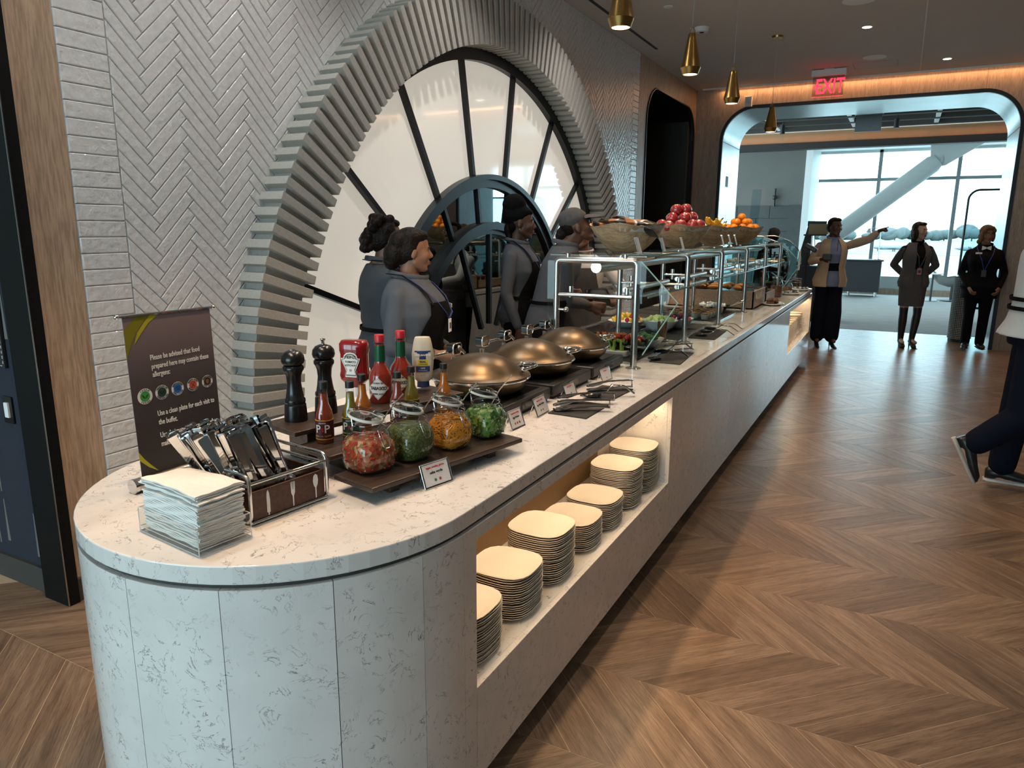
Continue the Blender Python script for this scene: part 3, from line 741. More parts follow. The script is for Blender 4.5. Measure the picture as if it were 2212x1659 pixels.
for k in range(NN):
    nx, ny = 10, 7; t = .0029*(1 if k < 30 else 1.05); x0, x1, y0, y1 = .010, LU-.012, LV+.008, -.008
    ox, oy = rnd.gauss(0, .0016), rnd.gauss(0, .0016)
    if k > 26: ox += rnd.gauss(-.003, .004); oy += rnd.gauss(0, .003)
    amp = .0022; ph = 0; mb = MB(); top = []; bot = []
    def wv(u, v): return amp*(math.sin(5*u+ph)*.7+math.sin(9*v+2*ph)*.5+1.2*math.cos(3.1*u-2*v))
    for j in range(ny+1):
        for i in range(nx+1):
            u, v = i/nx, j/ny; e = .0018*math.sin(17*u+k)*(j in (0, ny)); e2 = .0018*math.sin(15*v+k*1.7)*(i in (0, nx))
            P = (x0+(x1-x0)*u+ox+e2, y0+(y1-y0)*v+oy+e); z = zc+(wv(u, v)+amp*1.6)*min(1, k/24)
            top.append((*P, z+t*.9)); bot.append((*P, z))
    n1 = (nx+1)*(ny+1); fs = []
    for j in range(ny):
        for i in range(nx):
            a = j*(nx+1)+i; fs += [(a, a+1, a+nx+2, a+nx+1), (n1+a+nx+1, n1+a+nx+2, n1+a+1, n1+a)]
    ring = [i for i in range(nx+1)]+[j*(nx+1)+nx for j in range(1, ny+1)]+[ny*(nx+1)+i for i in range(nx-1, -1, -1)]+[j*(nx+1) for j in range(ny-1, 0, -1)]
    fs += [(ring[i-1], ring[i], n1+ring[i], n1+ring[i-1]) for i in range(len(ring))]
    o = mb.add(top+bot, fs).build('napkin', 'paper', smooth=50, loc=A0, rz=ang)
    tag(o, 'topmost white paper napkin of the pile' if k == NN-1 else 'folded white paper napkin piled in the acrylic holder', 'napkin', 'napkins in the acrylic holder'); zc += t
# ---- banner sign
BL = onz(308.7, 1040, .905); BR = onz(484, 984, .905); bdir = (BR-BL); bdir.z = 0; wB = bdir.length; bdir.normalize()
up = Vector((0, 0, 1)); nrm = bdir.cross(up)          # towards the viewer
if nrm.dot(CAMP-BL) < 0: nrm = -nrm
lean = -nrm
def onban(x, y):
    r = ray(x, y); t = (BL-CAMP).dot(nrm)/r.dot(nrm); q = CAMP+r*t-BL; return q.dot(bdir), q.z
sg = thing('banner_sign', 'small roll-up banner with allergen notice standing on the counter end', 'sign', BL)
tl, tr = onban(263, 686), onban(452, 663); hB = (tl[1]+tr[1])/2
xl, xr = tl[0], tr[0]
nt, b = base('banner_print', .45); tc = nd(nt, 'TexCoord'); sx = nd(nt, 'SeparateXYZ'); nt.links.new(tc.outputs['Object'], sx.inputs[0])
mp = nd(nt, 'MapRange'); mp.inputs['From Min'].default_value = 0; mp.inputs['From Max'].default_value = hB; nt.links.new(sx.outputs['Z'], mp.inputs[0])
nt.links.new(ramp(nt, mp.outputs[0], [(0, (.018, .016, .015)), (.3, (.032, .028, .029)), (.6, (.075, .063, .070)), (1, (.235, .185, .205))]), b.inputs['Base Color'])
def LB(u, v, o=0): return bdir*u+up*v+nrm*o
q = [LB(0, 0), LB(wB, 0), LB(xr, hB), LB(xl, hB)]
mb = MB().add(q+[v-nrm*.002 for v in q], [(0, 1, 2, 3), (7, 6, 5, 4), (0, 4, 5, 1), (1, 5, 6, 2), (2, 6, 7, 3), (3, 7, 4, 0)])
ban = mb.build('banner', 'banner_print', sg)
MB().tube([LB(xl-.012, hB), LB(xr+.010, hB)], .0035, 8).ell(LB(xl-.014, hB), .006).ell(LB(xr+.012, hB), .006).build('top_rail', 'chrome', sg, smooth=40)
bl2 = onban(283, 1052)
MB().tube([LB(-.022, -.006), LB(wB+.02, -.006)], .0185, 16).build('roller_base', 'steel', sg, smooth=40)
MB().tube([LB(-.030, -.006), LB(-.021, -.006)], .0195, 16).build('end_cap', 'chrome', sg, smooth=40)
MB().tube([LB(wB+.019, -.006), LB(wB+.028, -.006)], .0195, 16).build('end_cap', 'chrome', sg, smooth=40)
mat('olive_a', (.20, .19, .01), .5); mat('olive_b', (.42, .40, .015), .5)
zs = lambda x, y: (240+x/4.146, 640+y/4.146)
def shape(name, pts, m, o):
    P = [onban(*zs(*p)) for p in pts]; n = len(P)
    MB().add([LB(a, b_, o) for a, b_ in P], [tuple(range(n))]).build(name, m, ban)
shape('swoosh', [(112, 318), (150, 262), (215, 185), (345, 165), (270, 250), (215, 345), (175, 450), (140, 575)], 'olive_a', .0006)
shape('swoosh', [(345, 165), (425, 155), (330, 240), (260, 345), (205, 440), (230, 330), (290, 235)], 'olive_b', .0008)
shape('swoosh', [(247, 1400), (300, 1460), (360, 1510), (428, 1560), (340, 1530), (256, 1475)], 'olive_b', .0006)
def btext(s, a, b_, h, o=.0008, m='white_print', k=1.0):
    # baseline start a -> end b (photo pixels of the crop); h = cap height in crop pixels
    (u0, v0), (u1, v1) = onban(*zs(*a)), onban(*zs(*b_)); L = math.hypot(u1-u0, v1-v0)
    d = (bdir*(u1-u0)+up*(v1-v0)).normalized(); n2 = nrm; y = n2.cross(d)
    Mx = frame(LB((u0+u1)/2, (v0+v1)/2, o), d, y)
    wd = glyph(s, 'CENTER', 0, 0)[1]
    (ua, va), (ub, vb) = onban(*zs(*a)), onban(*zs(a[0], a[1]-h)); size = abs(vb-va)*1.42
    text(s, size, m, ban, Mx, sx=L/(wd*size), bold=.0002)
btext('Please be advised that food', (350, 553), (788, 470), 48)
btext('prepared here may contain these', (362, 632), (868, 533), 48)
btext('allergens:', (372, 703), (526, 672), 48)
btext('Use a clean plate for each visit to', (417, 1052), (920, 925), 48)
btext('the buffet.', (427, 1128), (594, 1092), 48)
btext('Use designated serviceware when', (442, 1245), (952, 1102), 48)
btext('making your selection.', (452, 1322), (802, 1222), 48)
for (x, y), c, rpx, w1, w2 in (((303, 897), (.05, .32, .07), 70, 'VEGAN', 'VEGAN'), ((455, 859), (.012, .055, .035), 64, 'VEGETARIAN', 'VEGETARIAN'), ((595, 825), (.02, .14, .48), 60, 'CONTAINS ALLERGENS', 'SHELLFISH'), ((732, 791), (.55, .10, .05), 57, 'CONTAINS GLUTEN', 'AVOIDING GLUTEN'), ((860, 760), (.05, .018, .012), 54, 'CONTAINS ALLERGENS', 'TREE NUTS')):
    u, v = onban(*zs(x, y)); u2, v2 = onban(*zs(x, y+rpx)); R = abs(v2-v)*1.03
    n = 28
    MB().add([LB(u+R*math.cos(2*PI*i/n), v+R*math.sin(2*PI*i/n), .0006) for i in range(n)], [tuple(range(n))]).build('badge', 'white_print', ban)
    mm = mat('badge_%d' % x, c, .5); ic = mat('badge_ic_%d' % x, tuple(k*.25 for k in c), .5)
    MB().add([LB(u+.66*R*math.cos(2*PI*i/n), v+.66*R*math.sin(2*PI*i/n), .0009) for i in range(n)], [tuple(range(n))]).build('badge_centre', mm, ban)
    if w1 == 'VEGAN' or w1 == 'VEGETARIAN':
        for s_ in (-1, 1): MB().add([LB(u+s_*R*a, v+R*b_, .0012) for a, b_ in ((0, -.3), (.08, .0), (.25, .2), (.42, .22), (.36, -.02), (.2, -.2))], [(0, 1, 2, 3, 4, 5)]).build('badge_icon', ic, ban)
    elif w2 == 'SHELLFISH':
        for k in range(3): MB().add([LB(u+R*a, v+R*(b_+.22*k-.25), .0012) for a, b_ in ((-.36, 0), (0, .06), (.36, 0), (.36, .1), (0, .16), (-.36, .1))], [(0, 1, 2, 3, 4, 5)]).build('badge_icon', ic, ban)
    elif w1 == 'CONTAINS GLUTEN':
        for s_ in (-1, 1): MB().add([LB(u+R*a*s_, v+R*b_, .0012) for a, b_ in ((-.38, -.38), (-.28, -.42), (.38, .38), (.28, .42))], [(0, 1, 2, 3)]).build('badge_icon', ic, ban)
    else:
        MB().add([LB(u+R*a, v+R*b_, .0012) for a, b_ in ((0, -.4), (.2, -.2), (.24, .08), (-.24, .08), (-.2, -.2))], [(0, 1, 2, 3, 4)]).add([LB(u+R*a, v+R*b_, .0012) for a, b_ in ((-.3, .12), (.3, .12), (.18, .32), (-.18, .32))], [(0, 1, 2, 3)]).build('badge_icon', mat('badge_nut', (.30, .16, .08), .5), ban)
    for word, top in ((w1, 1), (w2, 0)):
        for i, ch in enumerate(word):
            if ch == ' ': continue
            st = min(.34, 2.3/len(word)); a = (PI/2-(i-(len(word)-1)/2)*st) if top else (-PI/2+(i-(len(word)-1)/2)*st)
            rad = bdir*math.cos(a)+up*math.sin(a); tn = (bdir*math.sin(a)-up*math.cos(a)) if top else (-bdir*math.sin(a)+up*math.cos(a))
            text(ch, R*.30, 'ink', ban, frame(LB(u, v, .0012)+rad*(.83*R), tn, nrm.cross(tn)))
# ---- cutlery caddy
C0 = Vector((-.385, 1.084, ZT)); C1 = Vector((-.356, 1.302, ZT)); ca = math.atan2(C1.y-C0.y, C1.x-C0.x); CW = (C1-C0).length; CD = .225; CH = .118
cd = thing('cutlery_caddy', 'chrome wire and dark wood cutlery caddy beside the napkins', 'caddy', C0, ca)    # local x along the front, local y to the back
def loop(x):
    p = []; r = .018
    for (cy, cz, a) in ((CD-r, CH-r, 0), (r, CH-r, PI/2), (r, r+.006, PI), (CD-r, r+.006, 1.5*PI)):
        for k in range(5):
            t = a+PI/2*k/4; p.append((x, cy+r*math.cos(t), cz+r*math.sin(t)))
    return p
for x in (0, CW): MB().tube(loop(x), .0048, 8, closed=True).build('end_loop', 'chrome', cd, smooth=60); MB().tube([(x, .003, CH-.024), (x, CD-.003, CH-.024)], .004, 8).build('end_rail', 'chrome', cd, smooth=60)
for y in (0, CD): MB().tube([(0, y, CH-.018), (CW, y, CH-.018)], .0045, 8).build('rail', 'chrome', cd, smooth=60); MB().tube([(0, y, .006), (CW, y, .006)], .004, 8).build('rail', 'chrome', cd, smooth=60)
fpn = MB().bb(.006, CW-.006, .002, .008, .008, .078).build('wood_panel', 'caddy_wood', cd, bevel=.001); MB().bb(.006, CW-.006, CD-.008, CD-.002, .008, .078).build('wood_panel', 'caddy_wood', cd, bevel=.001)
for x in (.003, CW-.009): MB().bb(x, x+.006, .008, CD-.008, .008, .078).build('wood_panel', 'caddy_wood', cd)
MB().bb(.006, CW-.006, .006, CD-.006, .006, .012).build('floor_panel', 'caddy_wood', cd)
for x in (.012, .076, .146, CW-.014): MB().bb(x, x+.002, .012, CD-.012, .014, .098).build('divider', 'acrylic', cd)
MB().bb(.012, CW-.012, .0125, .0145, .014, .092).build('divider', 'acrylic', cd)
def pic(pts, cx, sc_): MB().add([(cx+a*sc_, .0012, .012+b_*sc_) for a, b_ in pts], [tuple(range(len(pts)))]).build('printed_icon', 'white_print', fpn)
kn = [(-.03, 0), (.03, 0), (.03, .09), (.07, .12), (.075, .6), (.05, .85), (0, 1.0), (-.05, .93), (-.075, .75), (-.075, .13), (-.03, .1)]
pic(kn, .048, .062)
pic([(-.025, 0), (.025, 0), (.03, .4), (.09, .55), (.1, .98), (.07, 1), (.055, .68), (.045, 1), (.015, 1), (.012, .68), (-.012, .68), (-.015, 1), (-.045, 1), (-.055, .68), (-.07, 1), (-.1, .98), (-.09, .55), (-.03, .4)], .118, .062)
pic([(-.025, 0), (.025, 0), (.03, .42), (.1, .55), (.13, .72), (.10, .92), (0, 1), (-.10, .92), (-.13, .72), (-.1, .55), (-.03, .42)], .186, .062)
def cut_mesh(kind):
    mb = MB(); L = .20
    # local z up: head down at z 0, handle end at the top
    hw = {'knife': .0078, 'fork': .0075, 'spoon': .0075}[kind]
    mb.loft([[Vector((sx_*w, sy_*t, z)) for sx_, sy_ in ((-1, -1), (1, -1), (1, 1), (-1, 1))] for z, w, t in ((.07, hw*.6, .0016), (.11, hw*.7, .0018), (.19, hw*1.5, .0022), (.205, hw*1.55, .0022), (.208, hw*1.2, .0016))])
    if kind == 'knife': mb.loft([[Vector((sx_*w, sy_*.0009, z)) for sx_, sy_ in ((-1, -1), (1, -1), (1, 1), (-1, 1))] for z, w in ((0, .003), (.02, .009), (.07, .008))])
    elif kind == 'spoon': mb.ell((0, 0, .03), (.019, .004, .030), 12, 8); mb.tube([(0, 0, .055), (0, 0, .075)], .003, 6)
    else:
        mb.loft([[Vector((sx_*w, sy_*.0012, z)) for sx_, sy_ in ((-1, -1), (1, -1), (1, 1), (-1, 1))] for z, w in ((.028, .012), (.045, .012), (.07, .004))])
        for t in (-.010, -.0035, .0035, .010): mb.bb(t-.0018, t+.0018, -.001, .001, 0, .03)
    me = bpy.data.meshes.new(kind); me.from_pydata(mb.v, [], mb.f); fixn(me); smoothit(me, 30); me.materials.append(M_['chrome']); return me
cms = {k: cut_mesh(k) for k in ('knife', 'fork', 'spoon')}
Mc = Matrix.Translation(C0) @ Matrix.Rotation(ca, 4, 'Z')
for kind, x0, x1, n in (('knife', .022, .072, 24), ('fork', .086, .142, 24), ('spoon', .152, .20, 15)):
    for k in range(n):
        x = x0+(x1-x0)*rnd.random(); y = .03+(CD-.07)*(k+rnd.random())/n
        o = bpy.data.objects.new(kind, cms[kind]); COL.objects.link(o)
        R = Matrix.Rotation(-.34+rnd.gauss(0, .05), 4, 'Y') @ Matrix.Rotation(rnd.gauss(-.16, .05), 4, 'X') @ Matrix.Rotation(-.35+rnd.gauss(0, .35), 4, 'Z')
        o.matrix_world = Mc @ Matrix.Translation((x, y, .0145)) @ R
        tag(o, {'knife': 'polished steel knife standing in the caddy nearest the napkins', 'fork': 'polished steel fork standing in the middle of the caddy', 'spoon': 'polished steel spoon standing at the board side of the caddy'}[kind], kind, {'knife': 'knives', 'fork': 'forks', 'spoon': 'spoons'}[kind]+' in the cutlery caddy')
# ---- three stepped serving boards
PHI = math.radians(-12.3)
def board(name_label, corner, zt, length, width, feet):
    t = thing('serving_board', name_label, 'board', (*corner, ZT), PHI)
    h = zt-ZT
    MB().bb(-width, 0, 0, length, h-.014, h).build('top', 'walnut_board', t, bevel=.003)
    for y in feet:
        MB().bb(-width*.78, -width*.22, y-.016, y+.016, 0, h-.014).build('foot', 'walnut_board', t, bevel=.002)
    return t
board('low dark wooden board on feet carrying the glass jars', (-.222, 1.315), .925, .58, .158, (.10, .48))
board('middle dark wooden board carrying the small sauce bottles', (-.433, 1.399), .950, .60, .158, (.10, .50))
board('high back wooden board carrying pepper mills and large bottles', (-.579, 1.423), .990, .68, .168, (.08, .60))
# ---- pepper mills
mat('mill_black', (.008, .008, .009), .24, noise=.1)
def mill(px_, hpx, label, knob):
    P = onz(*z4(*px_), .990); k = hp(P, hpx)/.215
    t = thing('pepper_mill', label, 'pepper mill', P)
    body = [(.034, 0), (.0345, .006), (.032, .045), (.0315, .050), (.029, .053), (.031, .058), (.0305, .066), (.027, .070), (.0235, .090), (.0205, .115), (.0225, .138), (.027, .150), (.0305, .155), (.031, .162), (.0285, .167), (.026, .169)]
    MB().lathe([(.001, 0)]+[(r*k, z*k) for r, z in body]+[(.001, .169*k)], 28).build('body', 'mill_black', t, smooth=40)
    MB().lathe([(.001, .168*k)]+[(r*k, z*k) for r, z in ((.026, .169), (.032, .175), (.0345, .184), (.0325, .197), (.024, .208), (.012, .213))]+[(.001, .214*k)], 28).build('head', 'mill_black', t, smooth=60)
    if knob: MB().lathe([(.001, .213*k), (.005*k, .214*k), (.0045*k, .222*k), (.008*k, .228*k), (.0075*k, .231*k), (.001, .232*k)], 14).build('knob', 'chrome', t, smooth=50)
    else: MB().lathe([(.001, .213*k), (.010*k, .2135*k), (.009*k, .2165*k), (.001, .217*k)], 14).build('cap', 'steel', t, smooth=50)
mill((295, 838), 154, 'black turned pepper mill with flat steel cap beside cutlery caddy', 0)
mill((535, 778), 150, 'black turned pepper mill with chrome top knob beside ketchup bottle', 1)
# ---- large bottles on the back board
mat('ketchup', (.22, .006, .008), .15, coat=.5); mat('hot_red', (.30, .022, .006), .12, coat=.5, noise=.1); mat('cap_red', (.55, .02, .03), .35)
mat('foil_green', (.01, .10, .045), .3, .3, noise=.2, nscale=50); mat('mayo', (.70, .64, .52), .35); mat('label_blue', (.02, .045, .17), .5); mat('label_yellow', (.75, .58, .02), .5)
P = onz(*z4(772, 640), .990); k = hp(P, 120)/.165
t = thing('ketchup_bottle', 'upside-down red ketchup squeeze bottle with keystone label', 'bottle', P, math.radians(14))
def ob(z, a, b_, p=2.6, n=24): return [Vector((abs(math.cos(2*PI*i/n))**(2/p)*math.copysign(a, math.cos(2*PI*i/n)), abs(math.sin(2*PI*i/n))**(2/p)*math.copysign(b_, math.sin(2*PI*i/n)), z)) for i in range(n)]
MB().loft([ob(z*k, a*k, b_*k, 3) for z, a, b_ in ((.028, .019, .019), (.034, .024, .022), (.050, .042, .026), (.062, .045, .027), (.075, .042, .026), (.125, .041, .026), (.135, .044, .027), (.155, .044, .027), (.165, .037, .022), (.1665, .030, .015))]).build('bottle', 'ketchup', t, smooth=60)
MB().loft([ob(z*k, a*k, a*k, 2) for z, a in ((0, .024), (.026, .022), (.03, .018))]).build('cap', 'white_print', t, smooth=50)
fr = Matrix.Rotation(math.radians(-55), 4, 'Z')
kp = [(-.018, .060), (.018, .060), (.014, .078), (.026, .104), (.030, .116), (.022, .116), (.020, .124), (.012, .131), (0, .133), (-.012, .131), (-.020, .124), (-.022, .116), (-.030, .116), (-.026, .104), (-.014, .078)]
def keystone(s_, o, m):
    MB().add([(a*k*s_, -(.0272+o)*k, (.097+(z-.097)*s_)*k) for a, z in kp], [tuple(range(len(kp)))]).build('label', m, t)
keystone(1.0, .0004, 'white_print'); keystone(.90, .0009, mat('label_green', (.10, .14, .12), .5)); keystone(.80, .0013, 'white_print')
Mk = lambda z: frame((0, -.0292*k, z*k), (1, 0, 0), (0, 0, 1))
text('HEINZ', .0115*k, 'ink', t, Mk(.119), bold=.0002); text('TOMATO', .0085*k, 'ink', t, Mk(.105), bold=.0001); text('KETCHUP', .0075*k, 'ink', t, Mk(.095)); text('57', .008*k, 'ink', t, Mk(.080))
for (px_, hpx), lab in ((((972, 690), 144), 'large red pepper sauce bottle with diamond label beside ketchup'), (((1135, 640), 139), 'large red pepper sauce bottle with diamond label beside mayonnaise')):
    P = onz(*z4(*px_), .990); k = hp(P, hpx)/.19
    t = thing('sauce_bottle', lab, 'bottle', P, math.radians(24), 'large red pepper sauce bottles')
    MB().lathe([(.001, .001)]+[(r*k, z*k) for r, z in ((.029, .001), (.0315, .006), (.0315, .075), (.028, .088), (.017, .104), (.0135, .115), (.0130, .166))]+[(.001, .166*k)], 28).build('sauce', 'hot_red', t, smooth=40)
    MB().lathe([(r*k, z*k) for r, z in ((.030, .0), (.0328, .006), (.0328, .076), (.029, .089), (.018, .105), (.0145, .116), (.0140, .166), (.0155, .168), (.0155, .172))], 28).build('glass', 'glass_jar', t, smooth=40)
    MB().lathe([(r*k, z*k) for r, z in ((.0150, .118), (.0146, .162))], 24).build('neck_foil', 'foil_green', t, smooth=40)
    MB().lathe([(.001, .172*k), (.0135*k, .172*k), (.0140*k, .190*k), (.0130*k, .192*k), (.001, .192*k)], 24).build('cap', 'cap_red', t, smooth=40)
    R_ = .0333*k
    def dia(s_, o, m, n=8):
        vs = []; fs = []
        for i in range(n+1):
            u = -1+2*i/n; w = (1-abs(u))*s_
            for sg_ in (-1, 1): a = u*s_*.95; vs.append(((R_+o)*math.sin(a), -(R_+o)*math.cos(a), (.044*k+sg_*w*.032*k)))
        fs = [(2*i, 2*i+1, 2*i+3, 2*i+2) for i in range(n)]
        MB().add(vs, fs).build('label', m, t)
    dia(1, .0002, 'white_print'); dia(.93, .0004, 'ink'); dia(.90, .0006, 'white_print')
    for i, ch in enumerate('TABASCO'):
        a = (i-3)*.20; v = Vector((math.sin(a), -math.cos(a), 0)); text(ch, .0125*k, 'ink', t, frame(v*(R_+.0012)+Vector((0, 0, .045*k)), (math.cos(a), math.sin(a), 0), (0, 0, 1)), bold=.0003)
    for s_, z in (('McILHENNY CO.', .060), ('PEPPER SAUCE', .029)):
        for i, ch in enumerate(s_):
            if ch == ' ': continue
            a = (i-(len(s_)-1)/2)*.075; v = Vector((math.sin(a), -math.cos(a), 0)); text(ch, .0058*k, 'ink', t, frame(v*(R_+.0012)+Vector((0, 0, z*k)), (math.cos(a), math.sin(a), 0), (0, 0, 1)))
P = onz(*z4(1308, 600), .990); k = hp(P, 116)/.165
t = thing('mayonnaise_bottle', 'cream mayonnaise squeeze bottle with blue and yellow label on board', 'bottle', P, math.radians(34))
MB().loft([ob(z*k, a*k, b_*k, 2.4) for z, a, b_ in ((.030, .019, .017), (.036, .026, .019), (.055, .029, .021), (.085, .0325, .0235), (.115, .033, .024), (.145, .028, .020), (.160, .0245, .017), (.165, .022, .015))]).build('bottle', 'mayo', t, smooth=60)
MB().loft([ob(z*k, a*k, b_*k, 2) for z, a, b_ in ((.012, .019, .019), (.031, .018, .018))]).build('cap', 'label_blue', t, smooth=50)
MB().loft([ob(z*k, a*k, b_*k, 2) for z, a, b_ in ((0, .021, .021), (.013, .021, .021))]).build('overcap', 'acrylic', t, smooth=50)
def patch(z0, z1, w, m, o, n=6):
    vs = []
    for i in range(n+1):
        u = -w+2*w*i/n; d = .024*math.sqrt(max(0.1, 1-(u/.034)**2))+o
        vs += [(u*k, -d*k, z0*k), (u*k, -d*k, z1*k)]
    MB().add(vs, [(2*i, 2*i+2, 2*i+3, 2*i+1) for i in range(n)]).build('label', m, t)
patch(.100, .126, .024, 'label_blue', .0004); patch(.080, .099, .022, 'label_yellow', .0004); patch(.062, .079, .021, 'label_blue', .0004)
Mk = lambda z: frame((0, -.0252*k, z*k), (1, 0, 0), (0, 0, 1))
text("HELLMANN'S", .0082*k, 'white_print', t, Mk(.113), bold=.0002); text('REAL', .0085*k, 'label_blue', t, Mk(.093), bold=.0003); text('MAYONNAISE', .0045*k, 'label_blue', t, Mk(.085)); text('100%', .007*k, 'white_print', t, Mk(.073)); text('RECYCLED BOTTLE', .0030*k, 'white_print', t, Mk(.066)); text('NET WT', .004*k, 'ink', t, Mk(.052))
# ---- small sauce bottles on the middle board
mat('sauce_red', (.26, .035, .012), .15, coat=.5); mat('sauce_green', (.20, .17, .012), .15, coat=.5); mat('sauce_orange', (.52, .16, .010), .15, coat=.5)
mat('lab_maroon', (.065, .008, .016), .5); mat('lab_green', (.012, .05, .028), .5); mat('lab_orange', (.35, .10, .015), .5); mat('gold_line', (.55, .33, .08), .4)
for px_, hpx, sm, lm, lab in (((528, 1012), 134, 'sauce_red', 'lab_maroon', 'small red hot sauce bottle with maroon label before pepper mill'), ((737, 985), 127, 'sauce_green', 'lab_green', 'small green hot sauce bottle behind the red salsa jar'), ((832, 912), 122, 'sauce_orange', 'lab_orange', 'small orange hot sauce bottle in front of ketchup bottle'), ((1108, 880), 118, 'sauce_red', 'lab_maroon', 'small red hot sauce bottle behind the green salsa jar'), ((1217, 825), 115, 'sauce_green', 'lab_green', 'small dark green hot sauce bottle in front of mayonnaise'), ((1473, 770), 106, 'sauce_orange', 'lab_orange', 'small orange hot sauce bottle beside the first chafing dish')):
    P = onz(*z4(*px_), .950); k = hp(P, hpx)/.175
    t = thing('hot_sauce_bottle', lab, 'bottle', P, math.radians(28), 'small hot sauce bottles')
    MB().lathe([(.001, .001)]+[(r*k, z*k) for r, z in ((.0225, .001), (.0240, .004), (.0240, .074), (.021, .089), (.0125, .112), (.0105, .142))]+[(.001, .142*k)], 22).build('sauce', sm, t, smooth=40)
    MB().lathe([(r*k, z*k) for r, z in ((.0235, .0), (.0252, .004), (.0252, .075), (.022, .090), (.0133, .113), (.0115, .143), (.0115, .156))], 22).build('glass', 'glass_jar', t, smooth=40)
    MB().lathe([(r*k, z*k) for r, z in ((.0254, .014), (.0254, .066))], 22).build('label', lm, t, smooth=60)
    for z in (.013, .066): MB().lathe([(r*k, z1*k) for r, z1 in ((.0256, z), (.0256, z+.0022))], 22).build('label_band', 'gold_line', t, smooth=60)
    MB().lathe([(.001, .155*k), (.0130*k, .155*k), (.0130*k, .174*k), (.0120*k, .175*k), (.001, .175*k)], 20).build('cap', 'black_plastic', t, smooth=40)
    for i, ch in enumerate('PsP'):
        a = (i-1)*.48; v = Vector((math.sin(a), -math.cos(a), 0)); text(ch, (.032 if ch == 'P' else .022)*k, 'white_print' if ch == 'P' else 'cap_red', t, frame(v*(.0262*k)+Vector((0, 0, .043*k)), (math.cos(a), math.sin(a), 0), (0, 0, 1)), bold=.0003)
    for s_, z, m in (('PEPPER', .060, 'white_print'), ('CAROLINA REAPER', .023, 'gold_line')):
        for i, ch in enumerate(s_):
            a = (i-(len(s_)-1)/2)*.13
            if ch == ' ' or abs(a) > 1.2: continue
            v = Vector((math.sin(a), -math.cos(a), 0)); text(ch, .0056*k, m, t, frame(v*(.0262*k)+Vector((0, 0, z*k)), (math.cos(a), math.sin(a), 0), (0, 0, 1)))
# ---- clip-top jars
def foodmat(name, cols, scale, rough=.4):
    nt, b = base(name, rough); tc = nd(nt, 'TexCoord'); v = nd(nt, 'TexVoronoi', Scale=scale); nt.links.new(tc.outputs['Object'], v.inputs['Vector'])
    wn = nd(nt, 'SeparateColor'); nt.links.new(v.outputs['Color'], wn.inputs[0])
    n = len(cols); nt.links.new(ramp(nt, wn.outputs[0], [(i/n, c) for i, c in enumerate(cols)], 'CONSTANT'), b.inputs['Base Color'])
    bp = nd(nt, 'Bump', Strength=.5, Distance=.004); nt.links.new(v.outputs['Distance'], bp.inputs['Height']); nt.links.new(bp.outputs[0], b.inputs['Normal'])
foodmat('salsa', [(.36, .055, .02), (.42, .10, .03), (.30, .03, .015), (.40, .14, .06), (.16, .12, .02), (.45, .28, .17), (.38, .06, .02)], 95)
foodmat('verde', [(.055, .075, .012), (.075, .10, .018), (.10, .13, .03), (.05, .07, .012), (.16, .19, .07)], 220)
foodmat('scallion', [(.05, .14, .02), (.09, .22, .03), (.16, .32, .06), (.035, .10, .015), (.22, .38, .10), (.40, .50, .22)], 75)
mat('cheese', (.68, .27, .025), .45, noise=.15, nscale=60); mat('cheese_core', (.45, .16, .012), .5)
mat('chunk_tomato', (.48, .05, .025), .25, noise=.3, nscale=80); mat('chunk_onion', (.42, .22, .12), .3); mat('chunk_green', (.10, .20, .03), .35, noise=.4, nscale=50); mat('chunk_pale', (.35, .45, .18), .35)
mat('seal_white', (.70, .70, .68), .5)
def sqp(t, p=3.3):
    a, b_ = math.cos(t), math.sin(t); q = (abs(a)**p+abs(b_)**p)**(-1/p); return q*a, q*b_
jdat = (((868, 1283), 99, 'salsa', 'clip-top glass jar of chunky red tomato salsa'), ((1200, 1186), 93, 'verde', 'clip-top glass jar of green salsa verde'), ((1520, 1092), 86, 'cheese', 'clip-top glass jar of shredded orange cheese'), ((1810, 998), 79, 'scallion', 'clip-top glass jar of chopped green scallions'))
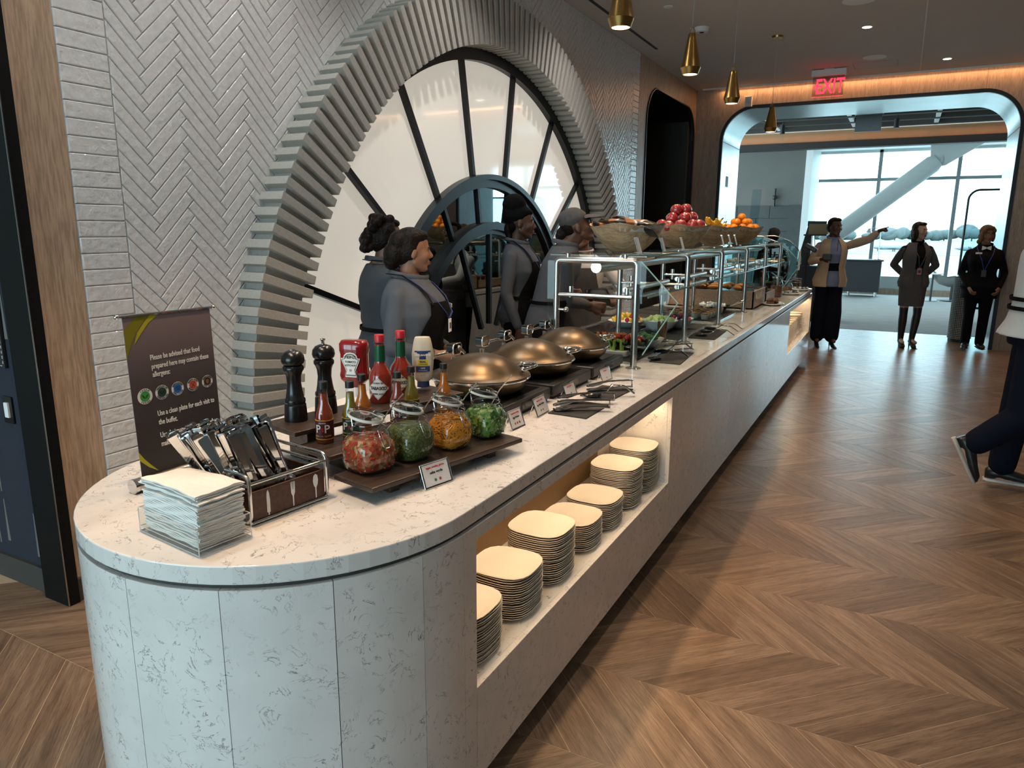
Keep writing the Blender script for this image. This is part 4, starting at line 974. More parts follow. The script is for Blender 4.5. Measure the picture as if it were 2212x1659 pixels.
for (px_, wpx, kind, lab) in jdat:
    P = onz(*z4(*px_), .925); k = hp(P, wpx)/.112; P = P+Vector((-.03, .045, 0)); k *= 1.03
    t = thing('clip_jar', lab, 'jar', P, PHI, 'clip-top condiment jars')
    o = lambda L: [(r*k, z*k, p) for r, z, p in L]
    outer = [(.034, 0, 3), (.045, .002, 3.2), (.0525, .010, 3.8), (.0550, .030, 4.2), (.0550, .062, 4.0), (.0515, .078, 3.2), (.0445, .091, 2.2), (.0405, .098, 2), (.0405, .103, 2), (.045, .106, 2), (.045, .110, 2), (.041, .112, 2), (.0405, .120, 2)]
    MB().sq(o(outer), 3, 36).build('glass_body', 'glass_jar', t, smooth=60)
    ins = [(.001, .004, 3)]+[(r-.0035, z+.004, p) for r, z, p in outer[:7]]
    zt = {'salsa': .083, 'verde': .090, 'cheese': .084, 'scallion': .088}[kind]
    ins = [e for e in ins if e[1] < zt-.004]; ins += [(.0425 if zt < .085 else .039, zt, 2.4), (.001, zt+.004, 2)]
    cm_ = {'salsa': 'salsa', 'verde': 'verde', 'cheese': 'cheese_core', 'scallion': 'scallion'}[kind]
    if kind == 'cheese': ins = [(max(.001, r-.004), z, p) for r, z, p in ins]
    MB().sq(o(ins), 3, 36).build('filling', cm_, t, smooth=60)
    def onwall(th, z):
        for (r0, z0, p0), (r1, z1, p1) in zip(ins, ins[1:]):
            if z0 <= z <= z1: f = (z-z0)/(z1-z0); r = r0+(r1-r0)*f; a, b_ = sqp(th, p0+(p1-p0)*f); return Vector((r*a*k, r*b_*k, z*k))
        return Vector((0, 0, z*k))
    if kind == 'cheese':
        mb = MB()
        for i in range(380):
            th = rnd.random()*2*PI; z = .008+rnd.random()*.074; a = rnd.gauss(0, 1.0); L = .010+rnd.random()*.012; pts = []
            for s_ in (-1, -.4, .3, 1):
                q = onwall(th+s_*L*math.cos(a)/.045, min(.082, max(.006, z+s_*L*math.sin(a)+.002*math.sin(s_*2+i)))); q.x *= 1.03; q.y *= 1.03; pts.append(q)
            mb.tube(pts, .0018*k, 5)
        for i in range(60):
            r = .036*math.sqrt(rnd.random()); th = rnd.random()*2*PI; a = rnd.random()*PI; c = Vector((r*math.cos(th), r*math.sin(th), .0875))*k; d = Vector((math.cos(a), math.sin(a), rnd.gauss(0, .2)))*.012*k
            mb.tube([c-d, c+Vector((0, 0, .002)), c+d], .0013*k, 4)
        struct(mb.build('cheese_shreds', 'cheese', t, smooth=60), 'stuff')
    elif kind in ('salsa', 'scallion'):
        sets = {'salsa': (('chunk_tomato', 110, .0042), ('chunk_onion', 40, .0030), ('chunk_green', 34, .0028)), 'scallion': (('chunk_green', 210, .0040), ('chunk_pale', 70, .0036))}[kind]
        for m, n, s_ in sets:
            mb = MB()
            for i in range(n):
                if rnd.random() < .75: q = onwall(rnd.random()*2*PI, .008+rnd.random()*.072)
                else:
                    r = .034*math.sqrt(rnd.random()); th = rnd.random()*2*PI; q = Vector((r*math.cos(th), r*math.sin(th), zt+.003))*k
                R = Matrix.Rotation(rnd.random()*6, 3, 'Z') @ Matrix.Rotation(rnd.random()*6, 3, 'X')
                mb.box(q, tuple(s_*k*rnd.uniform(.6, 1.5) for _ in range(3)), M=R)
            struct(mb.build('chopped_pieces', m, t), 'stuff')
    # lid tipped open: low on the left hinge side, raised towards the spoon
    Rl = Matrix.Rotation(-PHI, 4, 'Z') @ Matrix.Rotation(math.radians(-13), 4, Vector((.55, -.83, 0))) 
    Ml = Matrix.Translation((-.004*k, -.004*k, .134*k)) @ Rl
    lid = MB().lathe([(.001, .006*k), (.016*k, .006*k), (.018*k, .0085*k), (.028*k, .0065*k), (.033*k, .011*k), (.042*k, .010*k), (.0445*k, .002*k), (.040*k, -.002*k), (.001, -.001*k)], 30, M=Ml.to_3x3(), c=Ml.translation).build('lid', 'glass_lid', t, smooth=40)
    MB().tube([Ml @ Vector((.041*k*math.cos(2*PI*i/30), .041*k*math.sin(2*PI*i/30), -.003*k)) for i in range(30)], .0034*k, 6, closed=True).build('seal', 'seal_white', lid, smooth=60)
    mb = MB().tube([(.0425*k*math.cos(2*PI*i/28), .0425*k*math.sin(2*PI*i/28), .104*k) for i in range(28)], .0011*k, 5, closed=True)
    rt = Matrix.Rotation(-PHI, 3, 'Z')
    bx = rt @ Vector((.62, -.10, 0)).normalized(); by = Vector((-bx.y, bx.x, 0))
    for s_ in (-1, 1):
        mb.tube([bx*.044*k+by*s_*.010*k+Vector((0, 0, .108*k)), bx*.052*k+by*s_*.014*k+Vector((0, 0, .100*k)), bx*.062*k+by*s_*.010*k+Vector((0, 0, .072*k)), bx*.064*k+by*s_*.006*k+Vector((0, 0, .066*k))], .0013*k, 5)
    mb.tube([bx*.064*k-by*.006*k+Vector((0, 0, .066*k)), bx*.064*k+by*.006*k+Vector((0, 0, .066*k))], .0013*k, 5)
    mb.tube([-bx*.044*k+by*.012*k+Vector((0, 0, .104*k)), -bx*.050*k+by*.012*k+Vector((0, 0, .120*k)), -bx*.048*k-by*.012*k+Vector((0, 0, .122*k)), -bx*.044*k-by*.012*k+Vector((0, 0, .104*k))], .0013*k, 5)
    mb.build('wire_clasp', 'chrome', t, smooth=60)
    # spoon standing in the jar
    d = rt @ Vector((.52, .42, 0)); e = Vector((d.x*.155*k, d.y*.155*k, .158*k)); s0_ = P+Vector((-.012*k, -.004*k, .045*k))
    s_ = MB().tube([Vector((0, 0, 0)), Vector((d.x*.03*k, d.y*.03*k, .045*k))+Vector((.01*k, 0, 0)), Vector((d.x*.09*k, d.y*.09*k, .092*k)), Vector((d.x*.150*k, d.y*.150*k, .135*k))], [.0028*k, .0030*k, .0040*k, .0048*k], 6, flat=(1.0, .4)).ell((0, 0, 0), (.012*k, .012*k, .005*k)).build('spoon', 'chrome', smooth=50, loc=s0_)
    tag(s_, 'steel spoon leaning in the '+{'salsa': 'red salsa jar', 'verde': 'green salsa verde jar', 'cheese': 'shredded cheese jar', 'scallion': 'chopped scallion jar'}[kind], 'spoon', 'spoons in the condiment jars')
# ---- label cards in bright stands
def card(bl, br, tlp, lines, dots, lab):
    a, b_ = onz(*bl, ZT+.002), onz(*br, ZT+.002); d = (b_-a); w = d.length; d.normalize(); n = d.cross(Vector((0, 0, 1)))
    if n.dot(CAMP-a) < 0: n = -n
    H = .062*w/.085 if w > .06 else .06
    q, q2 = tlp; H = abs(onzv(a, d, n, tlp))
    u = (Vector((0, 0, 1))-n*.36).normalized()
    t = thing('menu_card', lab, 'sign', a, 0, 'menu cards in bright stands')
    nn = d.cross(u); nn = nn if nn.dot(n) > 0 else -nn
    def Q(x, y, o=0): return d*x+u*y+nn*o
    mb = MB(); q = [Q(0, 0), Q(w, 0), Q(w, H), Q(0, H)]
    mb.add([v-nn*.003 for v in q]+q, [(0, 1, 2, 3), (7, 6, 5, 4), (0, 4, 5, 1), (1, 5, 6, 2), (2, 6, 7, 3), (3, 7, 4, 0)]).build('stand', 'acrylic', t)
    for p0, p1 in ((Q(0, 0), Q(0, H)), (Q(w, 0), Q(w, H)), (Q(0, 0), Q(w, 0)), (Q(0, H), Q(w, H))): MB().tube([p0, p1], .0024, 6).build('frame_bar', 'chrome', t, smooth=60)
    MB().add([Q(.004, .004, .0008), Q(w-.004, .004, .0008), Q(w-.004, H-.004, .0008), Q(.004, H-.004, .0008)], [(0, 1, 2, 3)]).build('card', 'card', t)
    MB().tube([Q(w*.15, H*.8, -.003), Q(w*.15, H*.8, -.003)-n*.02+Vector((0, 0, -H*.72))], .002, 5).tube([Q(w*.85, H*.8, -.003), Q(w*.85, H*.8, -.003)-n*.02+Vector((0, 0, -H*.72))], .002, 5).build('easel_leg', 'chrome', t)
    for s_, y, sz, m in lines: text(s_, sz*H, m, t, frame(Q(w/2, y*H, .0016), d, u), bold=.0001)
    for i, m in enumerate(dots):
        MB().disc(Q(w*(.5+(i-(len(dots)-1)/2)*.17), H*.26, .0014), H*.065, 14, nn).build('dot', m, t)
def onzv(a, d, n, tp):
    # height of the leaning card: meet the pixel ray with the card plane through a
    u = (Vector((0, 0, 1))-n*.36).normalized(); nn = d.cross(u); r = ray(*tp); s_ = (a-CAMP).dot(nn)/r.dot(nn); return (CAMP+r*s_-a).dot(u)
L3 = lambda t_: [('vegan,', .80, .10, 'ink_green'), (t_, .55, .16, 'ink')]
card(z4(1325, 1395), z4(1540, 1318), z4(1255, 1210), [('vegan, avoiding gluten', .80, .115, 'ink_red'), ('salsa verde', .58, .16, 'ink')], ('ink_green', 'ink_red'), 'menu card reading salsa verde in front of the jars')
card(z5(762, 1068), z5(862, 1022), z5(708, 925), [('vegetarian, avoiding', .80, .10, 'ink_red'), ('egg frittata', .58, .15, 'ink')], ('ink_green', 'ink_red', 'ink'), 'menu card for egg frittata beside the scallion jar')
card(z5(965, 965), z5(1052, 915), z5(900, 833), [('vegetarian, avoiding', .80, .10, 'ink_red'), ('egg white frittata', .58, .13, 'ink')], ('ink_green', 'ink_red'), 'menu card for egg white frittata before the first chafer')
card(z5(1195, 815), z5(1278, 775), z5(1152, 718), [('vegan, avoiding gluten', .80, .10, 'ink_red')], ('ink',), 'menu card standing before the second chafing dish')
card(z5(1482, 688), z5(1558, 655), z5(1440, 592), [('avoiding gluten', .80, .10, 'ink_red')], ('ink_red',), 'menu card standing before the third chafing dish')
# ================================================================ chafing dishes
mat('induction', (.016, .016, .017), .35, noise=.1); mat('slate_mat', (.030, .027, .026), .75, noise=.2, nscale=90)
for i, y in enumerate((2.328, 2.757, 3.185)):
    lab = ['bronze domed chafing dish next to the sauce bottles', 'bronze domed chafing dish between the other two chafers', 'bronze domed chafing dish beside the glass sneeze guard'][i]
    sb = thing('chafer_base', ['black warming base under the chafer by the sauces', 'black warming base under the middle chafer', 'black warming base beside the sneeze guard post'][i], 'base', (-.51, y, ZT))
    MB().bb(-.20, .205, -.200, .200, .012, .058).build('body', 'induction', sb, bevel=.006); MB().bb(-.19, .195, -.19, .19, 0, .013).build('foot', 'black_matte', sb)
    MB().bb(-.17, .17, -.17, .17, .058, .060).build('glass_top', 'black_gloss', sb); MB().bb(.2045, .207, -.05, .05, .022, .046).build('control_strip', 'black_gloss', sb)
    t = thing('chafing_dish', lab, 'chafing dish', (-.51, y, ZT+.060), 0, 'bronze chafing dishes')
    MB().lathe([(.001, .0), (.125, 0), (.150, .006), (.172, .025), (.181, .050), (.184, .060), (.180, .060), (.16, .02), (.001, .01)], 40).build('pan', 'bronze_pan', t, smooth=40)
    MB().lathe([(.182, .056), (.193, .058), (.195, .062), (.192, .066), (.182, .065)], 40).build('rim', 'chrome', t, smooth=40)
    lid = MB().lathe([(.190, .066), (.1905, .069), (.178, .074), (.168, .077), (.150, .092), (.125, .111), (.095, .127), (.06, .139), (.03, .1445), (.001, .146)], 40).build('lid', 'bronze', t, smooth=60)
    d = Vector((.86, .50, 0)).normalized()      # handle towards the guests
    e = Vector((-d.y, d.x, 0)); h0 = d*.150; z = lambda r: Vector((0, 0, r))
    mb = MB()
    for s_ in (-1, 1): mb.ell(d*.160+e*s_*.055+z(.092), .011, 10, 8)
    mb.tube([d*.160-e*.055+z(.092), d*.195-e*.050+z(.100), d*.212-e*.025+z(.102), d*.214+z(.102), d*.212+e*.025+z(.102), d*.195+e*.050+z(.100), d*.160+e*.055+z(.092)], .0055, 8)
    mb.build('lid_handle', 'chrome', lid, smooth=60)
    for s_ in (0, 1, 2): MB().ell((-.05+.02*s_, .1, .05), .001).build('rivet', 'chrome', t) if 0 else None
    # hinge bracket behind the lid
    for s_, m in ((-1, 'chrome'), (1, 'black_gloss')):
        hb = MB().prism(rrect(.060, .042, .012), -.016, .016, frame((-.185, .10*s_, .135), (0, 1, 0), (0, 0, 1))).build('hinge_block', 'black_gloss', t, bevel=.002)
        MB().tube([(-.185-.0, .10*s_, .10), (-.19, .10*s_, .0)], .010, 8).build('hinge_post', 'steel', hb, smooth=40)
        MB().tube([Vector((-.166, .10*s_+a, .135+b_)) for a, b_ in rrect(.060, .042, .012, 4)], .003, 6, closed=True).build('hinge_rim', 'chrome', hb, smooth=60)
        if m == 'chrome':
            MB().prism(rrect(.052, .034, .010), 0, .002, frame((-.1695, .10*s_, .135), (0, 1, 0), (0, 0, 1))).build('hinge_plate', 'chrome', hb)
            text('Spring', .014, 'white_print', hb, frame((-.166, .10*s_, .136), (0, 1, 0), (0, 0, 1)))
        else: MB().tube([(-.16, .10*s_, .14), (-.150, .10*s_+.012, .128), (-.150, .10*s_+.03, .115)], .006, 8).ell((-.158, .1*s_, .14), .010, 10, 8).build('hinge_lever', 'steel', hb, smooth=60)
    MB().tube([(-.185, -.10, .125), (-.185, .10, .125)], .006, 8).build('hinge_bar', 'chrome', t, smooth=60)
# ---- dark mats and tongs
def matq(px_, lab, zf=z5):
    P = [onz(*zf(*p), ZT) for p in px_]
    if len(P) == 3: P = [P[0], P[1], P[2], P[0]+P[2]-P[1]]
    c = sum(P, Vector())/4; o = MB().prism([(p.x-c.x, p.y-c.y) for p in P], 0, .005).build('serving_mat', 'slate_mat', bevel=.001, loc=(c.x, c.y, ZT))
    tag(o, lab, 'mat', 'dark serving mats on the counter'); return P
matq([(1045, 935), (1350, 980), (1530, 872)], 'dark slate mat with tongs before the first and second chafers')
matq([(1300, 795), (1560, 830), (1725, 745)], 'dark slate mat with tongs before the third chafer')
matq([(1850, 525), (2100, 547), (2205, 455)], 'dark slate mat with spoons beside the first guard post')
matq([(1130, 1072), (1340, 1087), (1440, 1010)], 'dark slate mat with spoons beside the second guard post', zz)
mat('tong_steel', (.30, .29, .28), .16, 1, noise=.05)
def tongs(a, b_, zf, lab, w=.046):
    A, B = onz(*zf(*a), ZT+.022), onz(*zf(*b_), ZT+.024); d = B-A; L = d.length; d.normalize(); e = Vector((-d.y, d.x, 0)).normalized()
    t = thing('tongs', lab, 'tongs', (A.x, A.y, ZT+.006), math.atan2(d.y, d.x), 'steel serving tongs')
    for s_ in (0, 1):
        rings = []
        for u, ww, zt_ in ((0, .35, .0), (.04, .85, .001), (.12, 1.0, .004), (.24, .95, .008), (.34, .55, .014), (.45, .44, .017), (.7, .42, .019), (.92, .50, .019), (1.0, .50, .018)):
            zc_ = .003+zt_*(1.0 if s_ else .35)+(.016 if s_ else 0); hw = w*ww*.5; dish = -.006*(ww > .8)*(1 if s_ else -1)
            rings.append([Vector((u*L, -hw, zc_)), Vector((u*L, 0, zc_-dish)), Vector((u*L, hw, zc_)), Vector((u*L, hw, zc_+.003)), Vector((u*L, 0, zc_-dish+.003)), Vector((u*L, -hw, zc_+.003))])
        MB().loft(rings).build('arm', 'tong_steel', t, smooth=50)
    MB().tube([(L*.97, 0, .006), (L, 0, .016), (L*.99, 0, .034)], .006, 6, flat=(1, .3)).build('spring_end', 'chrome', t, smooth=60)
tongs((1085, 875), (1540, 868), z5, 'steel serving tongs lying closest to the first chafer card')
tongs((1120, 815), (1575, 810), z5, 'steel serving tongs lying behind another pair on the first mat')
tongs((1355, 725), (1715, 705), z5, 'steel serving tongs crossed over a spoon before the third chafer')
tongs((1890, 430), (2190, 405), z5, 'steel serving tongs at the back of the mat by the guard post')
def sspoon(a, b_, zf, lab, arch_=.035):
    A, B = onz(*zf(*a), ZT+.012), onz(*zf(*b_), ZT+.012); d = B-A; L = d.length; d.normalize()
    t = thing('serving_spoon', lab, 'spoon', (A.x, A.y, ZT+.006), math.atan2(d.y, d.x), 'arched steel serving spoons')
    MB().ell((.035, 0, .009), (.042, .026, .009), 14, 8).build('bowl', 'black_gloss', t, smooth=60)
    MB().tube([(.07, 0, .010), (.10, 0, .022), (L*.55, 0, .012+arch_), (L*.8, 0, .012+arch_*.8), (L, 0, .008)], [.004, .004, .008, .010, .011], 8, flat=(1, .35)).build('handle', 'tong_steel', t, smooth=60)
sspoon((1330, 790), (1730, 775), z5, 'arched steel serving spoon before the third chafer card')
sspoon((1850, 500), (2160, 480), z5, 'arched black-bowled serving spoon beside the first guard post')
sspoon((1900, 440), (2200, 425), z5, 'arched serving spoon tucked under the tongs by the guard post')
for k, (a, b_) in enumerate((((1190, 1045), (1495, 1050)), ((1230, 1015), (1525, 1020)), ((1265, 992), (1560, 1000)))): sspoon(a, b_, zz, ['arched serving spoon at the front of the second spoon mat', 'arched serving spoon in the middle of the second spoon mat', 'arched serving spoon at the back of the second spoon mat'][k])
# ================================================================ sneeze guard
sgd = thing('sneeze_guard', 'steel tube sneeze guard with glass shelves over the cold wells', 'sneeze guard', (0, 0, ZT))
GX0, GX1, GZ = -.66, -.24, 1.40-ZT
ys = (3.35, 4.30, 5.23, 6.17, 7.11, 8.05)
for y in ys:
    r = .02
    p = [(GX1, y, 0), (GX1, y, GZ-r), (GX1-r*.3, y, GZ-r*.3), (GX1-r, y, GZ), (GX0+r, y, GZ), (GX0+r*.3, y, GZ-r*.3), (GX0, y, GZ-r), (GX0, y, 0)]
    fo = MB().tube(p, .0165, 12).build('frame', 'steel', sgd, smooth=50)
    for x in (GX0, GX1): MB().lathe([(.001, 0), (.038, 0), (.038, .004), (.022, .009), (.018, .012), (.001, .012)], 20, (x, y, 0)).build('flange', 'steel', fo, smooth=50)
    MB().tube([(GX0, y, .345), (GX1-.02, y, .345)], .010, 8).build('shelf_rail', 'steel', fo, smooth=50)
    for x in (-.60, -.30): MB().tube([(x, y, GZ), (x, y, GZ+.030)], .011, 10).build('standoff', 'chrome', fo, smooth=50); MB().tube([(x, y+.04, .33), (x, y+.04, .385)], .012, 10).build('standoff', 'chrome', fo, smooth=50)
    MB().tube([(GX0, y, .27), (GX0+.05, y, .27)], .007, 8).ell((GX0+.055, y, .27), .014, 10, 8).build('clamp', 'chrome', fo, smooth=50)
for a, b_ in zip(ys, ys[1:]):
    MB().bb(-.70, -.20, a+.004, b_-.004, GZ+.018, GZ+.026).build('top_shelf', 'glass', sgd, bevel=.001)
    MB().bb(-.202, -.198, a+.004, b_-.004, GZ+.018, GZ+.026).build('top_shelf_edge', 'glass_edge', sgd)
    MB().bb(-.61, -.20, a+.06, b_+.05, .340, .348).build('middle_shelf', 'glass', sgd, bevel=.001)
    MB().bb(-.202, -.198, a+.06, b_+.05, .340, .348).build('middle_shelf_edge', 'glass_edge', sgd)
    MB().tube([(-.45, a, GZ-.035), (-.45, b_, GZ-.035)], .028, 12).build('light_housing', 'steel', sgd, smooth=50)
    MB().tube([(-.33, a+.1, .372), (-.33, b_-.1, .372)], .014, 10).build('cross_tube', 'steel', sgd, smooth=50)
def ppoly(name, pts, y0, y1, m='glass'): MB().prism([(a, b_) for a, b_ in pts], y0, y1, Matrix(((1, 0, 0), (0, 0, 1), (0, 1, 0)))).build(name, m, sgd)
ppoly('end_glass', [(-.235, .07), (-.19, .075), (-.03, .333), (-.215, .522), (-.235, .522)], 3.325, 3.331)
ppoly('end_glass', [(-.70, .05), (-.665, .05), (-.665, .515), (-.695, .515), (-.70, .505)], 3.325, 3.331)
MB().tube([(-.19, 3.328, .075), (-.03, 3.328, .333), (-.215, 3.328, .522)], .0035, 6).build('end_glass_edge', 'glass_edge', sgd)
MB().tube([(-.19, 8.052, .075), (-.03, 8.052, .333), (-.215, 8.052, .522)], .0035, 6).build('end_glass_edge', 'glass_edge', sgd)
# ---- cold wells let into the worktop
mat('well_floor', (.10, .10, .10), .4, .5)
for i, (a, b_) in enumerate(((3.44, 4.20), (4.28, 5.20), (5.30, 6.20))):
    t = thing('cold_well', ['steel cold well with raw vegetables behind the first post', 'steel cold well holding fruit bowls in the middle', 'steel cold well holding small parfait cups'][i], 'cold well', (0, 0, ZT))
    for x0, x1, y0, y1 in ((-.30, -.27, a, b_), (-1.03, -1.0, a, b_), (-1.0, -.30, a, a+.03), (-1.0, -.30, b_-.03, b_)): MB().bb(x0, x1, y0, y1, 0, .010).build('rim', 'steel', t, bevel=.002)
    MB().bb(-1.0, -.30, a+.03, b_-.03, 0, .004).build('floor', 'well_floor', t)
    for j in range(3): MB().bb(-1.0, -.30, a+.05+j*(b_-a-.1)/3, a+.05+(j+.9)*(b_-a-.1)/3, .004, .0075).build('liner', 'black_matte', t)
# ---- food in the wells
mat('veg_carrot', (.62, .16, .02), .4); mat('veg_celery', (.20, .38, .06), .4, noise=.3); mat('tomato', (.45, .012, .012), .15, coat=.5); mat('tomato_y', (.65, .38, .03), .2, coat=.4)
mat('leaf', (.045, .13, .025), .4, noise=.4, nscale=40); mat('pineapple', (.70, .48, .05), .4, noise=.2); mat('melon', (.55, .62, .25), .4, noise=.2); mat('berry_red', (.35, .015, .02), .25); mat('berry_dark', (.05, .01, .03), .25)
def gnd(p, z=0, zf=zz): q = onz(*zf(*p), ZT+.008+z); return q
P = gnd((520, 1205)); t = thing('crudite_tray', 'tray of carrot and celery sticks behind the third chafer', 'tray', (P.x-.02, P.y+.06, ZT+.008))
MB().prism(rrect(.22, .20, .03), 0, .03).build('tray', 'white_ceramic', t, bevel=.003)
for i in range(22):
    x, y = rnd.uniform(-.09, .09), rnd.uniform(-.085, .0); MB().tube([(x, y, .028), (x+rnd.gauss(0, .01), y+rnd.gauss(0, .01), .085)], .007, 6).build('celery_stick', 'veg_celery', t)
for i in range(20):
    x, y = rnd.uniform(-.09, .09), rnd.uniform(.01, .085); MB().tube([(x, y, .028), (x+rnd.gauss(0, .02), y+rnd.gauss(-.01, .01), .105)], .006, 6).build('carrot_stick', 'veg_carrot', t)
def fbowl(px_, r, h, m, lab, z=0, name='serving_bowl'):
    P = gnd(px_, z); t = thing(name, lab, 'bowl', (P.x, P.y, ZT+.008))
    MB().lathe([(.001, 0), (r*.45, 0), (r*.75, h*.4), (r, h), (r*.97, h), (r*.7, h*.45), (r*.4, .012), (.001, .012)], 30).build('bowl', m, t, smooth=50); return t, P
def fill(P, r, h, spec, dome=.03):
    # separate pieces of food heaped in a bowl
    for nm, m, n, s_, lab, cat, grp in spec:
        o0 = MB().ell((0, 0, 0), s_, 10, 7).build(nm, m, smooth=180); ff = True
        for i in range(n):
            o = o0 if ff else o0.copy()
            if not ff: COL.objects.link(o)
            ff = False; rr_ = r*.82*math.sqrt((i+.5)/n); a = i*2.4+rnd.random(); o.location = (P.x+rr_*math.cos(a), P.y+rr_*math.sin(a), ZT+.008+h*.80+dome*(1-(rr_/r)**2)+rnd.random()*.006); o.rotation_euler = (rnd.random()*3, rnd.random()*3, 0); tag(o, lab, cat, grp)
t, P = fbowl((640, 1190), .115, .075, 'black_gloss', 'black handled pan of cherry tomatoes behind the first guard post', name='serving_pan')
MB().tube([(.02, -.10, .055), (.10, -.14, .06), (.16, -.15, .062)], .007, 8).build('handle', 'chrome', t, smooth=60)
fill(P, .11, .075, (('cherry_tomato', 'tomato', 22, .014, 'red cherry tomato in the black handled pan', 'tomato', 'cherry tomatoes'), ('yellow_tomato', 'tomato_y', 7, .013, 'yellow cherry tomato in the black handled pan', 'tomato', 'cherry tomatoes')))
t, P = fbowl((780, 1150), .11, .06, 'white_ceramic', 'white bowl of green salad leaves beside cherry tomatoes')
mb = MB()
for i in range(60):
    a = rnd.random()*6.3; r = .085*math.sqrt(rnd.random()); R = Matrix.Rotation(rnd.random()*6, 3, 'Z') @ Matrix.Rotation(rnd.gauss(0, .7), 3, 'X'); mb.ell((r*math.cos(a), r*math.sin(a), .05+rnd.random()*.035), (.022, .012, .003), 6, 4, R)
struct(mb.build('salad_leaves', 'leaf', t), 'stuff')
t, P = fbowl((640, 985), .13, .05, 'white_ceramic', 'white oval dish of pineapple and strawberries on black tray')
fill(P, .12, .05, (('pineapple_piece', 'pineapple', 20, (.022, .016, .014), 'yellow pineapple piece in the white fruit dish', 'fruit', 'cut fruit pieces'), ('strawberry_piece', 'berry_red', 9, .017, 'red strawberry piece in the white fruit dish', 'fruit', 'cut fruit pieces')), .04)
P = gnd((560, 1010)); tb = thing('serving_tray', 'black flat tray under the pineapple dish in the well', 'tray', (P.x-.03, P.y+.05, ZT+.0076)); MB().prism(rrect(.34, .50, .02), 0, .006).build('tray', 'black_gloss', tb, bevel=.002)
t, P = fbowl((900, 1015), .12, .075, 'white_ceramic', 'deep white bowl of cut melon behind the dressing bottle')
fill(P, .11, .075, (('melon_piece', 'melon', 22, (.020, .016, .014), 'pale green melon piece in the deep white bowl', 'fruit', 'cut melon pieces'),))
t, P = fbowl((1040, 990), .11, .07, 'white_ceramic', 'white bowl of mixed berries behind the second guard post')
fill(P, .10, .07, (('berry', 'berry_dark', 22, .013, 'dark berry in the white berry bowl', 'fruit', 'berries'), ('red_berry', 'berry_red', 14, .013, 'red berry in the white berry bowl', 'fruit', 'berries')))
# dressing bottle
mat('dressing', (.085, .035, .012), .2)
P = gnd((920, 1088)); k = hp(P, 75)/.235; t = thing('dressing_bottle', 'glass cruet of brown dressing with clear pourer', 'bottle', (P.x, P.y, ZT+.009))
MB().lathe([(.001, .003)]+[(r*k, z*k) for r, z in ((.031, .003), (.033, .02), (.029, .06), (.033, .10), (.032, .125))]+[(.001, .126*k)], 22).build('dressing', 'dressing', t, smooth=60)
MB().lathe([(r*k, z*k) for r, z in ((.032, 0), (.0345, .02), (.0305, .06), (.0345, .10), (.033, .14), (.024, .165), (.0235, .185))], 22).build('glass', 'glass_jar', t, smooth=60)
MB().lathe([(r*k, z*k) for r, z in ((.026, .178), (.026, .195), (.020, .20), (.014, .215), (.009, .235))], 18).build('pourer', 'acrylic', t, smooth=60)
# parfait cups
mat('parfait', (.62, .58, .54), .4); mat('granola', (.30, .15, .06), .7, noise=.4, nscale=80)
c0 = thing('parfait_cup', 'clear cup of yogurt parfait in the far cold well', 'cup', (0, 0, 0), 0, 'parfait cups in the far well')
MB().lathe([(.026, 0), (.034, .055), (.035, .058)], 16).build('cup', 'glass_jar', c0, smooth=60); MB().lathe([(.001, .003), (.025, .003), (.031, .040), (.001, .042)], 16).build('yogurt', 'parfait', c0, smooth=60)
tp = MB().ell((0, 0, .045), (.028, .028, .008), 10, 6).build('topping', 'granola', c0, smooth=180)
ff = True
for i in range(4):
    for j in range(6):
        o = c0 if ff else dup(c0); ff = False
        o.location = (-.38-i*.085, 5.42+j*.10+(i % 2)*.03, ZT+.009)
        if (i+j) % 3 == 0: [setattr(ch, 'location', (0, 0, 0)) for ch in o.children]
P = onz(*zz(1240, 865), ZT+.06); t = thing('serving_dish', 'black handled pan of white cheese curds behind the parfait cups', 'pan', (P.x-.05, 6.02, ZT+.0105))
MB().lathe([(.001, 0), (.09, 0), (.14, .05), (.137, .05), (.08, .01), (.001, .01)], 28).build('pan', 'black_gloss', t, smooth=50); MB().tube([(.13, .03, .05), (.22, .12, .085)], .009, 8).build('handle', 'chrome', t, smooth=60)
mb = MB()
for i in range(60): a = rnd.random()*6.3; r = .11*math.sqrt(rnd.random()); mb.ell((r*math.cos(a), r*math.sin(a), .046+rnd.random()*.014), rnd.uniform(.010, .016), 6, 4)
struct(mb.build('cheese_curds', 'white_ceramic', t, smooth=180), 'stuff')
P = onx(*zz(1010, 790), -.98); t = thing('glove_box', 'white cardboard glove box at the back edge of the counter', 'box', (-.93, P.y, ZT), 0)
MB().bb(-.06, .06, -.13, .14, 0, .085).build('carton', 'card', t, bevel=.002); MB().ell((0, .0, .085), (.03, .09, .03), 10, 6).build('tissue', 'paper', t, smooth=180)
